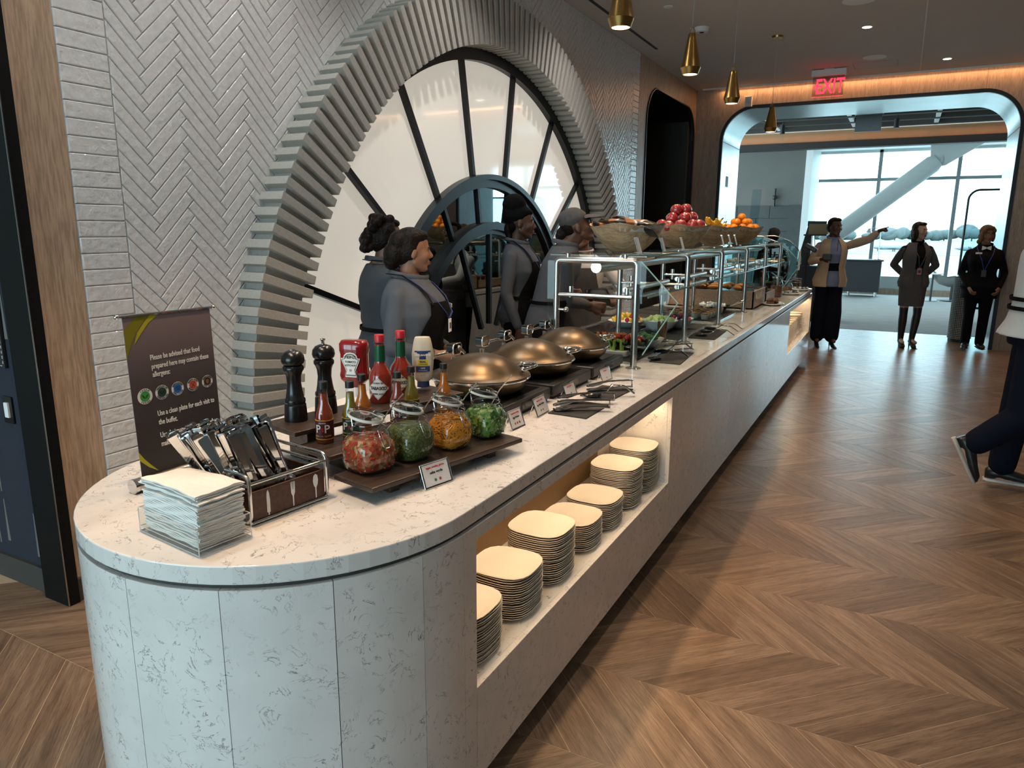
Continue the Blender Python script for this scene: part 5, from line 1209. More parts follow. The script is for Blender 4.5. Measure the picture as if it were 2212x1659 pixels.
# ================================================================ wooden bowls on the top shelf
zsh = 1.427
bz = lambda x, y: (1260+x/5.267, 460+y/5.267)
mat('bowl_white', (.50, .48, .45), .7, noise=.25, nscale=25)
BY = (3.82, 4.90, 5.93, 7.00)
for i, y in enumerate(BY):
    t = thing('wooden_bowl', ['large carved wooden bowl heaped with snack bags', 'carved wooden bowl heaped with wrapped red apples', 'carved wooden bowl holding yellow bananas', 'carved wooden bowl heaped with oranges'][i], 'bowl', (-.46, y, zsh), rnd.uniform(-.1, .1), 'carved wooden bowls on the glass shelf')
    n, rings_o, rings_i = 32, [], []
    def rim(a): return 1+.16*math.cos(2*a)**2*(1 if math.cos(a) > 0 or 1 else 1)-.03*math.cos(4*a+1)
    for f, (rr_, zz_) in enumerate(((.05, 0), (.085, .006), (.125, .045), (.16, .095), (.182, .135))):
        rings_o.append([Vector((rr_*(1+.10*(f/4)*math.cos(2*a-.6))*math.cos(a), rr_*(1+.22*(f/4)*math.cos(2*a-1.2)**2)*math.sin(a)*1.05, zz_*(rim(a) if f == 4 else 1))) for a in [2*PI*k/n for k in range(n)]])
    for f, (rr_, zz_) in enumerate(((.172, .132), (.14, .08), (.09, .04), (.001, .03))):
        rings_i.append([Vector((rr_*(1+(.10*(1-f/3))*math.cos(2*a-.6))*math.cos(a), rr_*(1+.22*(1-f/3)*math.cos(2*a-1.2)**2)*math.sin(a)*1.05, zz_*(rim(a) if f == 0 else 1))) for a in [2*PI*k/n for k in range(n)]])
    MB().loft(rings_o+rings_i).build('bowl', 'bowl_wood', t, smooth=50)
    mb = MB(); rr0 = rings_o[4]; vs = []
    for k in range(-7, 4):
        p = rr0[k % n]; q = rings_o[3][k % n]; vs += [p*1.004+Vector((0, 0, .002)), q.lerp(p, .25+.2*rnd.random())*1.006]
    mb.add(vs, [(2*k, 2*k+1, 2*k+3, 2*k+2) for k in range(10)]); mb.build('bark_edge', 'bowl_white', t, smooth=60)
# snack bags
mat('bag_black', (.018, .016, .016), .28, noise=.3, nscale=40); mat('bag_orange', (.26, .105, .035), .3, noise=.3, nscale=60); mat('bag_white', (.6, .6, .6), .3)
bag = thing('snack_bag', 'black and orange snack bag heaped in the first wooden bowl', 'snack bag', (0, 0, 0), 0, 'snack bags in the wooden bowl')
def pillow(x0, x1, m, nm):
    rings = []
    for i in range(9):
        u = x0+(x1-x0)*i/8; th = .018*max(.06, math.sin(PI*min(1, max(0, (u+.085)/.17))))**.6
        rings.append([Vector((u, .048*math.copysign(abs(math.cos(a))**.8, math.cos(a)), th*math.sin(a))) for a in [2*PI*k/14 for k in range(14)]])
    MB().loft(rings).build(nm, m, bag, smooth=50)
pillow(-.085, -.035, 'bag_black', 'end_band'); pillow(-.035, .012, 'bag_orange', 'picture_band'); pillow(.012, .026, 'bag_white', 'stripe'); pillow(.026, .085, 'bag_black', 'end_band')
ff = True
for i in range(12):
    o = bag if ff else dup(bag); ff = False
    a = i*2.4; r = .135*math.sqrt((i % 6)/6); o.location = (-.46+r*math.cos(a), BY[0]+r*1.1*math.sin(a), zsh+.118+.034*(i//6)+.010*(1-r/.14)); o.rotation_euler = (rnd.gauss(0, .18), rnd.gauss(.16, .14), rnd.uniform(-.6, .8)); o.scale = (1.0, 1.15, 1.0)
# apples (individually wrapped), bananas, oranges
mat('apple', (.40, .035, .040), .12, coat=.8, noise=.6, nscale=22); mat('banana', (.62, .38, .025), .4, noise=.12); mat('banana_tip', (.05, .03, .01), .6); mat('orange_skin', (.75, .25, .012), .35, bump=.15, bscale=400); glass('wrap', (.97, .97, .97), .08, .7)
ap = thing('apple', 'red apple in clear wrap heaped in the second wooden bowl', 'apple', (0, 0, 0), 0, 'apples in the wooden bowl')
MB().lathe([(.001, -.030), (.014, -.034), (.028, -.028), (.037, -.008), (.038, .010), (.031, .027), (.016, .034), (.004, .026), (.001, .024)], 20).build('skin', 'apple', ap, smooth=180); MB().tube([(0, 0, .024), (.003, .002, .040)], .0016, 5).build('stem', 'banana_tip', ap)
MB().ell((0, 0, 0), .0405, 16, 10).build('wrapper', 'wrap', ap, smooth=180)
ff = True
for i in range(17):
    o = ap if ff else dup(ap); ff = False
    lay = 0 if i < 10 else 1 if i < 15 else 2; n = (10, 5, 2)[lay]; j = i-(0, 10, 15)[lay]; r = (.134, .074, .036)[lay]; a = 2*PI*j/n+lay*.4
    o.location = (-.46+r*math.cos(a)*.95, BY[1]+r*1.15*math.sin(a), zsh+.145+lay*.052+rnd.uniform(-.006, .006)); o.rotation_euler = (rnd.uniform(-1, 1), rnd.uniform(-1, 1), rnd.uniform(0, 6))
og = tag(MB().ell((0, 0, 0), (.036, .036, .033), 18, 12).build('orange', 'orange_skin', smooth=180), 'orange heaped in the last wooden bowl on the glass shelf', 'orange', 'oranges in the wooden bowl'); ff = True
for i in range(16):
    o = og if ff else og.copy()
    if not ff: COL.objects.link(o)
    ff = False; lay = 0 if i < 10 else 1 if i < 15 else 2; n = (10, 5, 1)[lay]; j = i-(0, 10, 15)[lay]; r = (.125, .065, 0)[lay]; a = 2*PI*j/n+lay*.5
    o.location = (-.46+r*math.cos(a), BY[3]+r*1.1*math.sin(a), zsh+.142+lay*.048); o.rotation_euler = (rnd.random(), rnd.random(), 0)
bn = thing('banana', 'yellow banana lying in the third wooden bowl', 'banana', (0, 0, 0), 0, 'bananas in the wooden bowl')
pts = [Vector((.075*math.sin(t_), 0, .075*(1-math.cos(t_))*.8)) for t_ in [(-1.25+2.5*k/8) for k in range(9)]]
MB().tube(pts, [.006, .013, .017, .0185, .019, .0185, .017, .012, .006], 8).build('peel', 'banana', bn, smooth=60); MB().tube([pts[-1], pts[-1]+Vector((.012, 0, .016))], [.006, .004], 6).build('stem', 'banana_tip', bn, smooth=60)
ff = True
for i in range(7):
    o = bn if ff else dup(bn); ff = False; o.scale = (1.3, 1.25, 1.0)
    o.location = (-.46+rnd.uniform(-.06, .06), BY[2]-.12+.04*i, zsh+.130+.02*(i % 3)); o.rotation_euler = (rnd.gauss(0, .3), rnd.gauss(0, .15), PI/2+rnd.gauss(0, .4))
# small tag holders at the shelf edge
for i, (x, y) in enumerate(((650, 490), (925, 465), (1140, 440), (1600, 385), (1680, 378), (1745, 370))):
    P = onx(*bz(x, y), -.26)
    t = thing('price_tag', ['acrylic tag leaning on the snack bag bowl', 'acrylic tag between the snack and apple bowls', 'acrylic tag leaning on the apple bowl', 'acrylic tag before the banana bowl beside two others', 'middle acrylic tag of three before the banana bowl', 'acrylic tag between the banana and orange bowls'][i], 'sign', (-.26, P.y, zsh), PI/2, 'acrylic shelf tags')
    w, h = .058, .088; Mx = Matrix.Rotation(-.30, 4, 'X')
    MB().box((0, 0, h/2), (w, .004, h), M=None).build('holder', 'acrylic', t); q = t.children[0]; q.rotation_euler = (-.30, 0, 0)
    cd_ = MB().add([(-w/2+.004, -.0028, .006), (w/2-.004, -.0028, .006), (w/2-.004, -.0028, h-.006), (-w/2+.004, -.0028, h-.006)], [(0, 1, 2, 3)]).build('card', 'card', q)
# ================================================================ lamps and ceiling fittings
mat('lamp_glow', (1, .85, .65), .5, emis=(1, .74, .44), es=14); mat('lamp_white', (1, .9, .75), .5, emis=(1, .86, .66), es=18); mat('cord', (.35, .34, .32), .6)
def spot(name, loc, power, ang, col, blend=.6, size=.03, rot=(0, 0, 0)):
    l = bpy.data.lights.new(name, 'SPOT'); l.energy = power; l.spot_size = math.radians(ang); l.spot_blend = blend; l.color = col; l.shadow_soft_size = size
    o = bpy.data.objects.new(name, l); COL.objects.link(o); o.location = loc; o.rotation_euler = rot; return o
PEND = ((1.06, 2.58), (2.43, 2.58), (3.80, 2.56), (5.20, 2.58), (6.57, 2.59), (8.64, 2.595))
for i, (y, z) in enumerate(PEND):
    t = thing('pendant_lamp', ['brass cone pendant lamp above the rounded counter end', 'brass cone pendant lamp above the sauce boards', 'brass cone pendant lamp hanging above the first wooden bowl', 'brass cone pendant lamp hanging beside the smoke detector', 'brass cone pendant lamp hanging above the banana bowl', 'brass cone pendant lamp hanging in front of the wide opening'][i], 'pendant lamp', (-.53, y, z), 0, 'brass pendant lamps over the counter')
    MB().lathe([(.046, 0.004), (.052, 0), (.068, .045), (.066, .050), (.050, .13), (.032, .225), (.026, .255), (.022, .262), (.001, .262)], 28).build('shade', 'brass', t, smooth=35)
    MB().lathe([(.001, .012), (.050, .012), (.047, .004)], 24).build('bulb_glass', 'lamp_glow', t, smooth=60)
    MB().tube([(-.012, -.016, .255), (-.012, -.016, .285), (.0, 0, .305), (.012, .016, .285), (.012, .016, .255)], .003, 6).build('yoke', 'brass', t, smooth=60)
    MB().tube([(0, 0, .26), (0, 0, CEIL-z)], .0022, 6).build('cord', 'cord', t)
    MB().lathe([(.001, CEIL-z-.02), (.055, CEIL-z-.02), (.06, CEIL-z), (.001, CEIL-z)], 24).build('canopy', 'brass', t, smooth=40)
    spot('pendant_light', (-.53, y, z+.001), 62, 118, (1, .64, .36), .7, .045)
DL = [(.328, 8.681), (1.122, 10.641), (.33, 6.6), (.33, 4.5), (.33, 2.4), (.33, .3), (2.4, 6.5), (2.4, 4.0), (2.4, 1.5), (-1.3, 1.2), (-1.3, 2.6), (-1.3, 4.2), (-1.3, 6.0), (2.9, 8.7), (4.6, 4), (4.6, 7)]
for i, (x, y) in enumerate(DL):
    vis = i in (0, 1)
    t = thing('downlight', ['small lit round downlight near the ceiling joint line', 'small lit round downlight near the timber far wall'][i] if vis else 'small lit round downlight in the plaster ceiling', 'downlight', (x, y, CEIL-.002), 0, 'round ceiling downlights')
    MB().lathe([(.040, .001), (.052, 0), (.054, .002)], 20).build('trim_ring', 'white_paint', t, smooth=40); MB().disc((0, 0, -.001), .042, 20, (0, 0, -1)).build('lens', 'lamp_white', t)
    spot('downlight_beam', (x, y, CEIL-.01), 52 if x < -1 else 30 if x < 1.2 else 16, 125 if x < -1 else 105, (1, .95, .90) if x < -1 else (1, .86, .70), .8, .04)
def disc_fix(name, lab, cat, x, y, r, h, m='white_paint'):
    t = MB().lathe([(.001, 0), (r*.8, 0), (r, h*.6), (r, h), (.001, h)], 26).build(name, m, smooth=40, loc=(x, y, CEIL-h)); tag(t, lab, cat); return t
disc_fix('ceiling_speaker', 'round white ceiling speaker near the exit sign', 'speaker', .354, 10.168, .13, .008); disc_fix('ceiling_speaker', 'round white ceiling speaker beside the ceiling joint', 'speaker', .30, 7.68, .14, .010)
t = disc_fix('smoke_detector', 'white smoke detector on the ceiling near the tiled wall', 'smoke detector', -1.169, 7.95, .075, .045); disc_fix('sprinkler_cover', 'small white sprinkler cover plate in the ceiling', 'sprinkler', -1.276, 7.095, .045, .008)
MB().lathe([(.001, -.006), (.02, -.006), (.024, 0), (.001, 0)], 14).build('sensor', 'black_plastic', t)
struct(MB().bb(.10, .60, 10.40, 10.41, CEIL-.001, CEIL+.01).bb(.10, .60, 10.80, 10.81, CEIL-.001, CEIL+.01).bb(.10, .11, 10.40, 10.81, CEIL-.001, CEIL+.01).bb(.59, .60, 10.40, 10.81, CEIL-.001, CEIL+.01).build('trim_hatch', 'plaster'), label='square access hatch outline in the ceiling')
# exit sign
ex = thing('exit_sign', 'glowing red exit sign with left arrow hanging from the ceiling', 'exit sign', (-.18, 10.6, 0))
mat('red_glow', (.6, .02, .03), .5, emis=(1, .02, .05), es=2.6); glass('exit_plate', (.80, .72, .72), .05)
MB().bb(-.205, .205, -.035, .035, 3.485, 3.56).bb(-.06, .06, -.03, .03, 3.55, CEIL).build('housing', 'white_paint', ex, bevel=.004)
MB().bb(-.185, .185, -.004, .004, 3.235, 3.49).build('plate', 'exit_plate', ex)
text('EXIT', .255, 'red_glow', ex, frame((.025, -.008, 3.35), (1, 0, 0), (0, 0, 1)), ext=.002, bold=.003, sx=.66)
MB().prism([(-.178, 3.355), (-.135, 3.395), (-.135, 3.378), (-.158, 3.355), (-.135, 3.332), (-.135, 3.315)], .006, .010, Matrix(((1, 0, 0), (0, 0, -1), (0, 1, 0)))).build('arrow', 'red_glow', ex)
MB().bb(-.185, .185, -.005, .005, 3.233, 3.237).build('lit_edge', 'red_glow', ex)
cm = thing('wall_strobe', 'small white strobe unit high on the timber corner', 'alarm', (-1.30, 11.36, 3.35)); MB().bb(-.05, .05, -.05, .01, -.06, .08).build('housing', 'white_paint', cm, bevel=.006); MB().bb(-.03, .03, -.06, -.05, -.02, .05).build('lens', 'acrylic', cm)
# warm cove over the timber wall
struct(MB().bb(-1.95, 6, YF-.12, YF-.10, CEIL-.022, CEIL).build('trim_cove', 'white_paint'), label='slim lip hiding the warm cove light')
area('cove_light', (2.1, YF-.055, CEIL-.012), (-.35, 0, 0), 7.6, .05, 26, (1, .52, .24))
area('cove_light', (2.5, 16.0, 3.50), (-.5, 0, 0), 12, .05, 20, (1, .50, .22))
# lounge ceiling: hanging sign, track spots, downlights
hs = thing('hanging_sign', 'grey hanging sign panel in the lounge beyond the opening', 'sign', (.2, 13.4, 0)); mat('sign_grey', (.13, .145, .15), .3, .3)
MB().bb(-.19, .19, -.01, .01, 3.10, 3.36).build('panel', 'sign_grey', hs); MB().bb(-.21, .21, -.03, .03, 3.36, 3.42).build('housing', 'white_paint', hs); MB().tube([(0, 0, 3.42), (0, 0, 3.585)], .01, 6).build('stem', 'steel', hs)
for x, lab in ((-1.245, 'black track spotlight away from the hanging sign'), (.586, 'black track spotlight beside the hanging sign')):
    t = thing('track_spotlight', lab, 'spotlight', (x, 14.4, 0)); MB().tube([(0, 0, 3.25), (0, 0, 3.40)], .042, 14).build('barrel', 'black_plastic', t, smooth=40); MB().tube([(0, 0, 3.40), (0, 0, 3.585)], .01, 6).build('stem', 'black_plastic', t)
for i, (x, y) in enumerate(((-1.9, 17.4), (-.3, 17.6), (1.9, 17.3), (.6, 18.6))):
    t = thing('downlight', 'round downlight in the pale lounge ceiling', 'downlight', (x, y, 3.457), 0, 'lounge downlights'); MB().lathe([(.05, .001), (.065, 0), (.067, .002)], 18).build('trim_ring', 'white_paint', t); MB().disc((0, 0, -.001), .052, 18, (0, 0, -1)).build('lens', 'lamp_white', t)
spot('wall_washer', (-2.3, 18.1, 3.40), 26, 60, (1, .72, .48), .8, .04)
# ================================================================ far end of the counter
ds = lambda x, y: (1560+x/7.54, 500+y/7.54)
def crate(x0, x1, y0, y1, h, lab):
    t = thing('wooden_crate', lab, 'crate', ((x0+x1)/2, (y0+y1)/2, ZT)); w, d = (x1-x0)/2, (y1-y0)/2
    for nm, a in (('side_board', (-w, w, -d, -d+.015)), ('side_board', (-w, w, d-.015, d)), ('end_board', (-w, -w+.015, -d, d)), ('end_board', (w-.015, w, -d, d)), ):
        MB().bb(a[0], a[1], a[2], a[3], 0, h).build(nm, 'box_wood', t, bevel=.002)
    MB().bb(-w, w, -d, d, 0, .012).build('bottom', 'box_wood', t); MB().bb(-w+.015, w-.015, -d+.015, d-.015, h-.02, h-.008).build('tray', 'black_gloss', t)
    return t
crate(-.96, -.20, 6.40, 7.00, .155, 'long pale wooden crate of pastries under the guard'); crate(-.95, -.195, 7.03, 7.58, .095, 'low pale wooden crate beside the biscuit plate')
mat('pastry', (.50, .20, .05), .5, noise=.3, nscale=30); mat('pastry_dark', (.12, .045, .02), .5, noise=.4, nscale=30); mat('parchment', (.50, .42, .22), .7)
po = MB().loft([[Vector((u, r*math.cos(a), r*.8*math.sin(a)+.4*u*u)) for a in [2*PI*k/10 for k in range(10)]] for u, r in ((-.055, .006), (-.042, .016), (-.02, .025), (-.005, .028), (.012, .027), (.030, .021), (.045, .014), (.056, .006))]).build('croissant', 'pastry', smooth=60); ff = True
for i in range(17):
    o = po if ff else po.copy()
    if not ff: COL.objects.link(o)
    ff = False; o.location = (-.82+.12*(i % 5)+rnd.uniform(-.02, .02), 6.50+.085*(i//5), ZT+.172+.014*(i % 2)); o.rotation_euler = (0, 0, rnd.uniform(0, 3)); tag(o, 'golden croissant piled in the long wooden crate', 'croissant', 'croissants in the crate')
pd = MB().lathe([(.001, 0), (.024, 0), (.031, .028), (.033, .032), (.025, .046), (.001, .052)], 14).build('muffin', 'pastry_dark', smooth=60); ff = True
for i in range(18):
    o = pd if ff else pd.copy()
    if not ff: COL.objects.link(o)
    ff = False; o.location = (-.82+.11*(i % 6), 7.14+.11*(i//6)+rnd.uniform(-.01, .01), ZT+.088); tag(o, 'dark chocolate muffin in the low wooden crate', 'muffin', 'muffins in the low crate')
o = tag(MB().add([(-.20+.002, 6.45, ZT+.145), (-.194, 6.45, ZT+.09), (-.192, 6.62, ZT+.075), (-.194, 6.80, ZT+.08), (-.198, 6.80, ZT+.148), (-.24, 6.62, ZT+.156)], [(0, 1, 2, 5), (2, 3, 4, 5)]).build('parchment_sheet', 'parchment'), 'crumpled tan parchment hanging over the long crate edge', 'paper')
# biscuit plate, jars, toppings
def jar(px_, r, h, fm, lab, lid=True):
    P = onz(*ds(*px_), ZT); t = thing('storage_jar', lab, 'jar', (P.x-.03, P.y+.05, ZT))
    MB().lathe([(r*.9, 0), (r, .01), (r, h*.75), (r*.8, h*.85), (r*.8, h)], 22).build('glass', 'glass_jar', t, smooth=50); MB().lathe([(.001, .004), (r*.88, .004), (r*.94, .014), (r*.94, h*.6), (.001, h*.62)], 22).build('filling', fm, t, smooth=50)
    if lid: MB().lathe([(.001, h), (r*.86, h), (r*.86, h*1.08), (.001, h*1.09)], 22).build('lid', 'steel', t, smooth=50)
P = onz(*ds(875, 1205), ZT); t = thing('biscuit_plate', 'white oval plate of dark chocolate biscuits near the crate', 'plate', (P.x-.03, P.y+.04, ZT)); MB().lathe([(.001, 0), (.08, 0), (.125, .016), (.122, .019), (.08, .006), (.001, .005)], 30, sx=.75, sy=1.25).build('plate', 'white_ceramic', t, smooth=50)
for i in range(9): MB().lathe([(.001, -.006), (.026, -.006), (.028, 0), (.026, .006), (.001, .006)], 14, (rnd.uniform(-.05, .05), rnd.uniform(-.09, .09), .022+.010*(i % 3)), Matrix.Rotation(rnd.uniform(-.6, .6), 3, 'X')).build('biscuit', 'pastry_dark', t, smooth=50)
jar((910, 1075), .060, .19, 'pastry_dark', 'tall glass jar of dark granola beside the chocolate biscuits'); jar((1090, 1025), .05, .13, 'granola', 'shorter glass jar of nuts behind the granola jar'); jar((700, 900), .055, .17, 'granola', 'glass jar of brown cereal inside the guard end', True)
for px_, lab, m in (((1130, 1035), 'round white dish of foil butter pats', 'white_ceramic'), ((1300, 970), 'round white dish of wrapped sweets at the counter end', 'white_ceramic')):
    P = onz(*ds(*px_), ZT); t = thing('small_dish', lab, 'dish', (P.x-.02, P.y+.05, ZT)); MB().lathe([(.001, 0), (.08, 0), (.115, .018), (.112, .021), (.07, .006), (.001, .005)], 26).build('dish', m, t, smooth=50)
    for i in range(16): a = rnd.random()*6.3; r = .08*math.sqrt(rnd.random()); MB().box((r*math.cos(a), r*math.sin(a), .018+rnd.random()*.02), (.024, .020, .012), M=Matrix.Rotation(rnd.random()*6, 3, 'Z') @ Matrix.Rotation(rnd.gauss(0, .5), 3, 'X')).build('sweet', 'chrome' if i % 2 else 'card', t)
P = onz(*ds(1310, 930), ZT); t = thing('wire_basket', 'chrome wire basket of packets at the far counter end', 'basket', (P.x-.08, P.y+.02, ZT))
for z in (.02, .07, .115): MB().tube([(.06*math.cos(2*PI*i/20), .06*math.sin(2*PI*i/20), z) for i in range(20)], .003, 6, closed=True).build('hoop', 'chrome', t, smooth=60)
for i in range(10): a = 2*PI*i/10; MB().tube([(.06*math.cos(a), .06*math.sin(a), .018), (.06*math.cos(a), .06*math.sin(a), .117)], .0022, 5).build('wire', 'chrome', t)
MB().tube([(0, -.06, .115), (0, -.05, .19), (0, 0, .215), (0, .05, .19), (0, .06, .115)], .0028, 6).build('handle', 'chrome', t, smooth=60); MB().lathe([(.001, .02), (.05, .02), (.052, .09), (.001, .095)], 16).build('packets', 'pastry_dark', t)
P = onz(*ds(1060, 1010), ZT); t = thing('cup_rack', 'steel angled rack of dark cup lids by the basket', 'rack', (P.x-.16, P.y+.1, ZT)); MB().bb(-.10, .06, -.07, .07, 0, .10).build('box', 'black_gloss', t, bevel=.004); MB().bb(-.10, .06, -.08, .08, .10, .125).build('rim', 'chrome', t, bevel=.003); MB().box((.02, 0, .16), (.16, .10, .03), M=Matrix.Rotation(.6, 3, 'Y')).build('lid_tray', 'black_plastic', t, bevel=.005)
# curved glass display case
dc = thing('display_case', 'curved glass bakery display case at the far counter end', 'display case', (0, 0, ZT))
prof = [(-1.0, 0), (-1.0, .46), (-.93, .55), (-.72, .60), (-.46, .60), (-.30, .545), (-.20, .46), (-.15, .34), (-.17, .22), (-.25, .10), (-.30, 0)]
glass('case_glass', (.78, .90, .90), .02, 1.0)
def cs(y0, y1, nm, m, pr=prof): MB().prism(pr, y0, y1, Matrix(((1, 0, 0), (0, 0, 1), (0, 1, 0)))).build(nm, m, dc)
cs(8.18, 8.19, 'end_panel', 'case_glass'); cs(9.13, 9.14, 'end_panel', 'case_glass')
MB().loft([[Vector((x, 8.19, z)), Vector((x, 9.13, z))] for x, z in prof[1:]], closed=False).build('curved_glass', 'case_glass', dc, smooth=60, fix=False)
for y in (8.185, 9.135): MB().tube([(x, y, z) for x, z in prof[1:]], .006, 6).build('edge_trim', 'steel', dc, smooth=60)
MB().bb(-1.0, -.24, 8.2, 9.12, .29, .30).build('shelf', 'case_glass', dc); MB().bb(-1.0, -.28, 8.18, 9.14, 0, .04).build('plinth', 'black_gloss', dc)
MB().prism(rrect(.10, .22, .02), 0, .012, frame((-.13, 8.7, .34), (0, 1, 0), (0, 0, 1))).build('notice', 'white_print', dc)
for i in range(8):
    o = tag(MB().lathe([(.001, 0), (.05, 0), (.052, .03), (.04, .045), (.001, .05)], 14).build('cake', 'pastry' if i % 2 else 'parfait', smooth=50, loc=(-.82+.16*(i % 4), 8.42+.36*(i//4), ZT+.301)), 'small round cake on the display case shelf', 'cake', 'cakes in the display case')
t = thing('card_terminal', 'black card terminal on an arm beside the display case', 'terminal', (-.06, 9.0, ZT)); MB().tube([(-.02, 0, 0), (-.02, 0, .42)], .012, 8).build('arm', 'black_plastic', t); MB().box((.02, 0, .47), (.14, .12, .05), M=Matrix.Rotation(.5, 3, 'Y')).build('terminal', 'black_plastic', t, bevel=.012)
# ================================================================ lounge furniture
bn_ = thing('litter_bin', 'tall perforated steel litter bin beside the opening', 'bin', (1.73, 12.03, 0)); mat('bin_steel', (.34, .33, .31), .35, 1)
n = 40
MB().lathe([(.001, 0), (.135, 0), (.135, .90), (.125, .90), (.125, .02), (.001, .02)], 36).build('liner', 'black_matte', bn_, smooth=40)
mb = MB()
for i in range(n):
    a = 2*PI*i/n; mb.tube([(.143*math.cos(a), .143*math.sin(a), .05), (.143*math.cos(a), .143*math.sin(a), .92)], .0045, 4)
for k in range(36): mb.tube([(.143*math.cos(2*PI*i/24), .143*math.sin(2*PI*i/24), .05+k*.0248) for i in range(24)], .005, 4, closed=True)
mb.build('perforated_shell', 'bin_steel', bn_, smooth=60); MB().tube([(.143*math.cos(2*PI*i/28), .143*math.sin(2*PI*i/28), .925) for i in range(28)], .009, 8, closed=True).build('rim', 'chrome', bn_, smooth=60)
MB().tube([(-.10, -.1, .92), (-.10, -.1, 1.06), (-.06, -.13, 1.08), (.0, -.14, 1.06), (.02, -.14, .92)], .007, 6).build('hoop', 'chrome', bn_, smooth=60)
pb = thing('glass_screen', 'rounded glass privacy screen with black frame in the lounge', 'screen', (0, 14.5, 0)); glass('screen_pale', (.80, .90, .92), .05, .8)
pth = rrect(1.5, 1.95, .16, 8, 2.53, 1.24); MB().prism(pth, -.006, .006, Matrix(((1, 0, 0), (0, 0, -1), (0, 1, 0)))).build('pane', 'screen_pale', pb); MB().tube([(x, 0, z) for x, z in pth], .018, 8, closed=True).build('frame', 'black_plastic', pb, smooth=60)
for x in (2.0, 3.0): MB().bb(x-.03, x+.03, -.2, .2, 0, .28).build('foot', 'black_plastic', pb)
cn = thing('work_console', 'dark work console with lamp in front of the window', 'console', (.15, 19.35, 0)); mat('console_dark', (.022, .022, .024), .5)
MB().bb(-.42, .36, -.3, .3, .12, .84).build('cabinet', 'console_dark', cn, bevel=.01); MB().bb(-.46, .40, -.34, .34, .84, .875).build('top', 'console_dark', cn, bevel=.006)
for x in (-.3, .28): MB().tube([(x, 0, 0), (x, 0, .13)], .035, 8).build('leg', 'steel', cn)
tl_ = thing('desk_lamp', 'slim arched lamp standing on the dark console', 'lamp', (.42, 19.2, .876)); MB().tube([(0, 0, 0), (0, 0, .55), (-.03, 0, .68), (-.14, 0, .74), (-.24, 0, .70)], .010, 8).build('arm', 'steel', tl_, smooth=60); MB().lathe([(.001, 0), (.08, 0), (.08, .02), (.001, .02)], 16).build('foot', 'steel', tl_); MB().lathe([(.02, 0), (.07, -.10), (.001, -.03)], 14, (-.25, 0, .72)).build('head', 'steel', tl_)
ch = thing('shell_chair', 'grey upholstered shell armchair by the window', 'chair', (1.98, 19.0, 0), 0); mat('chair_grey', (.24, .235, .23), .85, noise=.1, nscale=50)
rings = []
for u, x0, z0, w in ((0, -.40, .52, .22), (.2, -.30, .42, .30), (.4, -.10, .36, .34), (.6, .10, .40, .36), (.75, .20, .62, .36), (.9, .24, .90, .32), (1, .22, 1.05, .24)):
    rings.append([Vector((x0, -w, z0+.16)), Vector((x0, -w*.8, z0+.03)), Vector((x0, 0, z0)), Vector((x0, w*.8, z0+.03)), Vector((x0, w, z0+.16)), Vector((x0+.03, w*.98, z0+.13)), Vector((x0+.03, 0, z0-.05)), Vector((x0+.03, -w*.98, z0+.13))])
MB().loft(rings).build('shell', 'chair_grey', ch, smooth=60); MB().tube([(0, 0, .03), (0, 0, .36)], .03, 8).build('stem', 'black_plastic', ch); MB().lathe([(.001, 0), (.28, 0), (.26, .025), (.001, .03)], 20).build('foot', 'black_plastic', ch)
st_ = thing('side_table', 'small round side table with thin black stem', 'table', (1.57, 18.75, 0)); MB().lathe([(.001, .60), (.20, .60), (.20, .62), (.001, .62)], 22).build('top', 'white_paint', st_, smooth=30); MB().tube([(0, 0, .0), (0, 0, .60)], .02, 8).build('stem', 'black_plastic', st_); MB().lathe([(.001, 0), (.16, 0), (.15, .012), (.001, .015)], 20).build('foot', 'black_plastic', st_)
pdm = thing('service_podium', 'black service podium carrying a cardboard carton', 'podium', (-.45, 13.6, 0)); MB().bb(-.24, .24, -.2, .2, 0, .95).build('body', 'console_dark', pdm, bevel=.01); MB().tube([(-.14, 0, .95), (-.10, 0, 1.66)], .02, 8).build('post', 'console_dark', pdm); MB().bb(-.14, .16, -.02, .02, 1.62, 1.70).build('crossbar', 'console_dark', pdm)
MB().prism([(-.26, .95), (-.22, 1.15), (-.12, 1.62), (-.06, 1.62), (-.04, .95)], -.12, .12, Matrix(((1, 0, 0), (0, 0, -1), (0, 1, 0)))).build('drape', 'black_matte', pdm); MB().tube([(.02, -.1, 1.62), (.0, -.12, 1.4), (.04, -.12, 1.1), (.10, -.1, .98)], .008, 6).build('cable', 'white_paint', pdm, smooth=60)
mat('carton', (.33, .22, .11), .8); o = tag(MB().bb(-.14, .16, -.10, .10, 0, .17).build('carton_box', 'carton', bevel=.003, loc=(-.40, 13.45, 1.48)), 'tan cardboard carton on a shelf of the service podium', 'box'); MB().bb(-.16, .20, -.30, .08, 1.455, 1.48).build('shelf', 'console_dark', pdm)
sc_ = thing('wall_sconce', 'slim black wall sconce on the grey lounge wall', 'sconce', (-1.89, 18.42, 0)); MB().tube([(0, 0, 2.09), (0, 0, 2.50)], .025, 8).build('rod', 'black_plastic', sc_); MB().ell((0, -.01, 2.30), (.055, .04, .06), 12, 8).build('ball', 'black_plastic', sc_, smooth=180); MB().bb(-.03, .03, 0, .06, 2.26, 2.34).build('bracket', 'black_plastic', sc_)
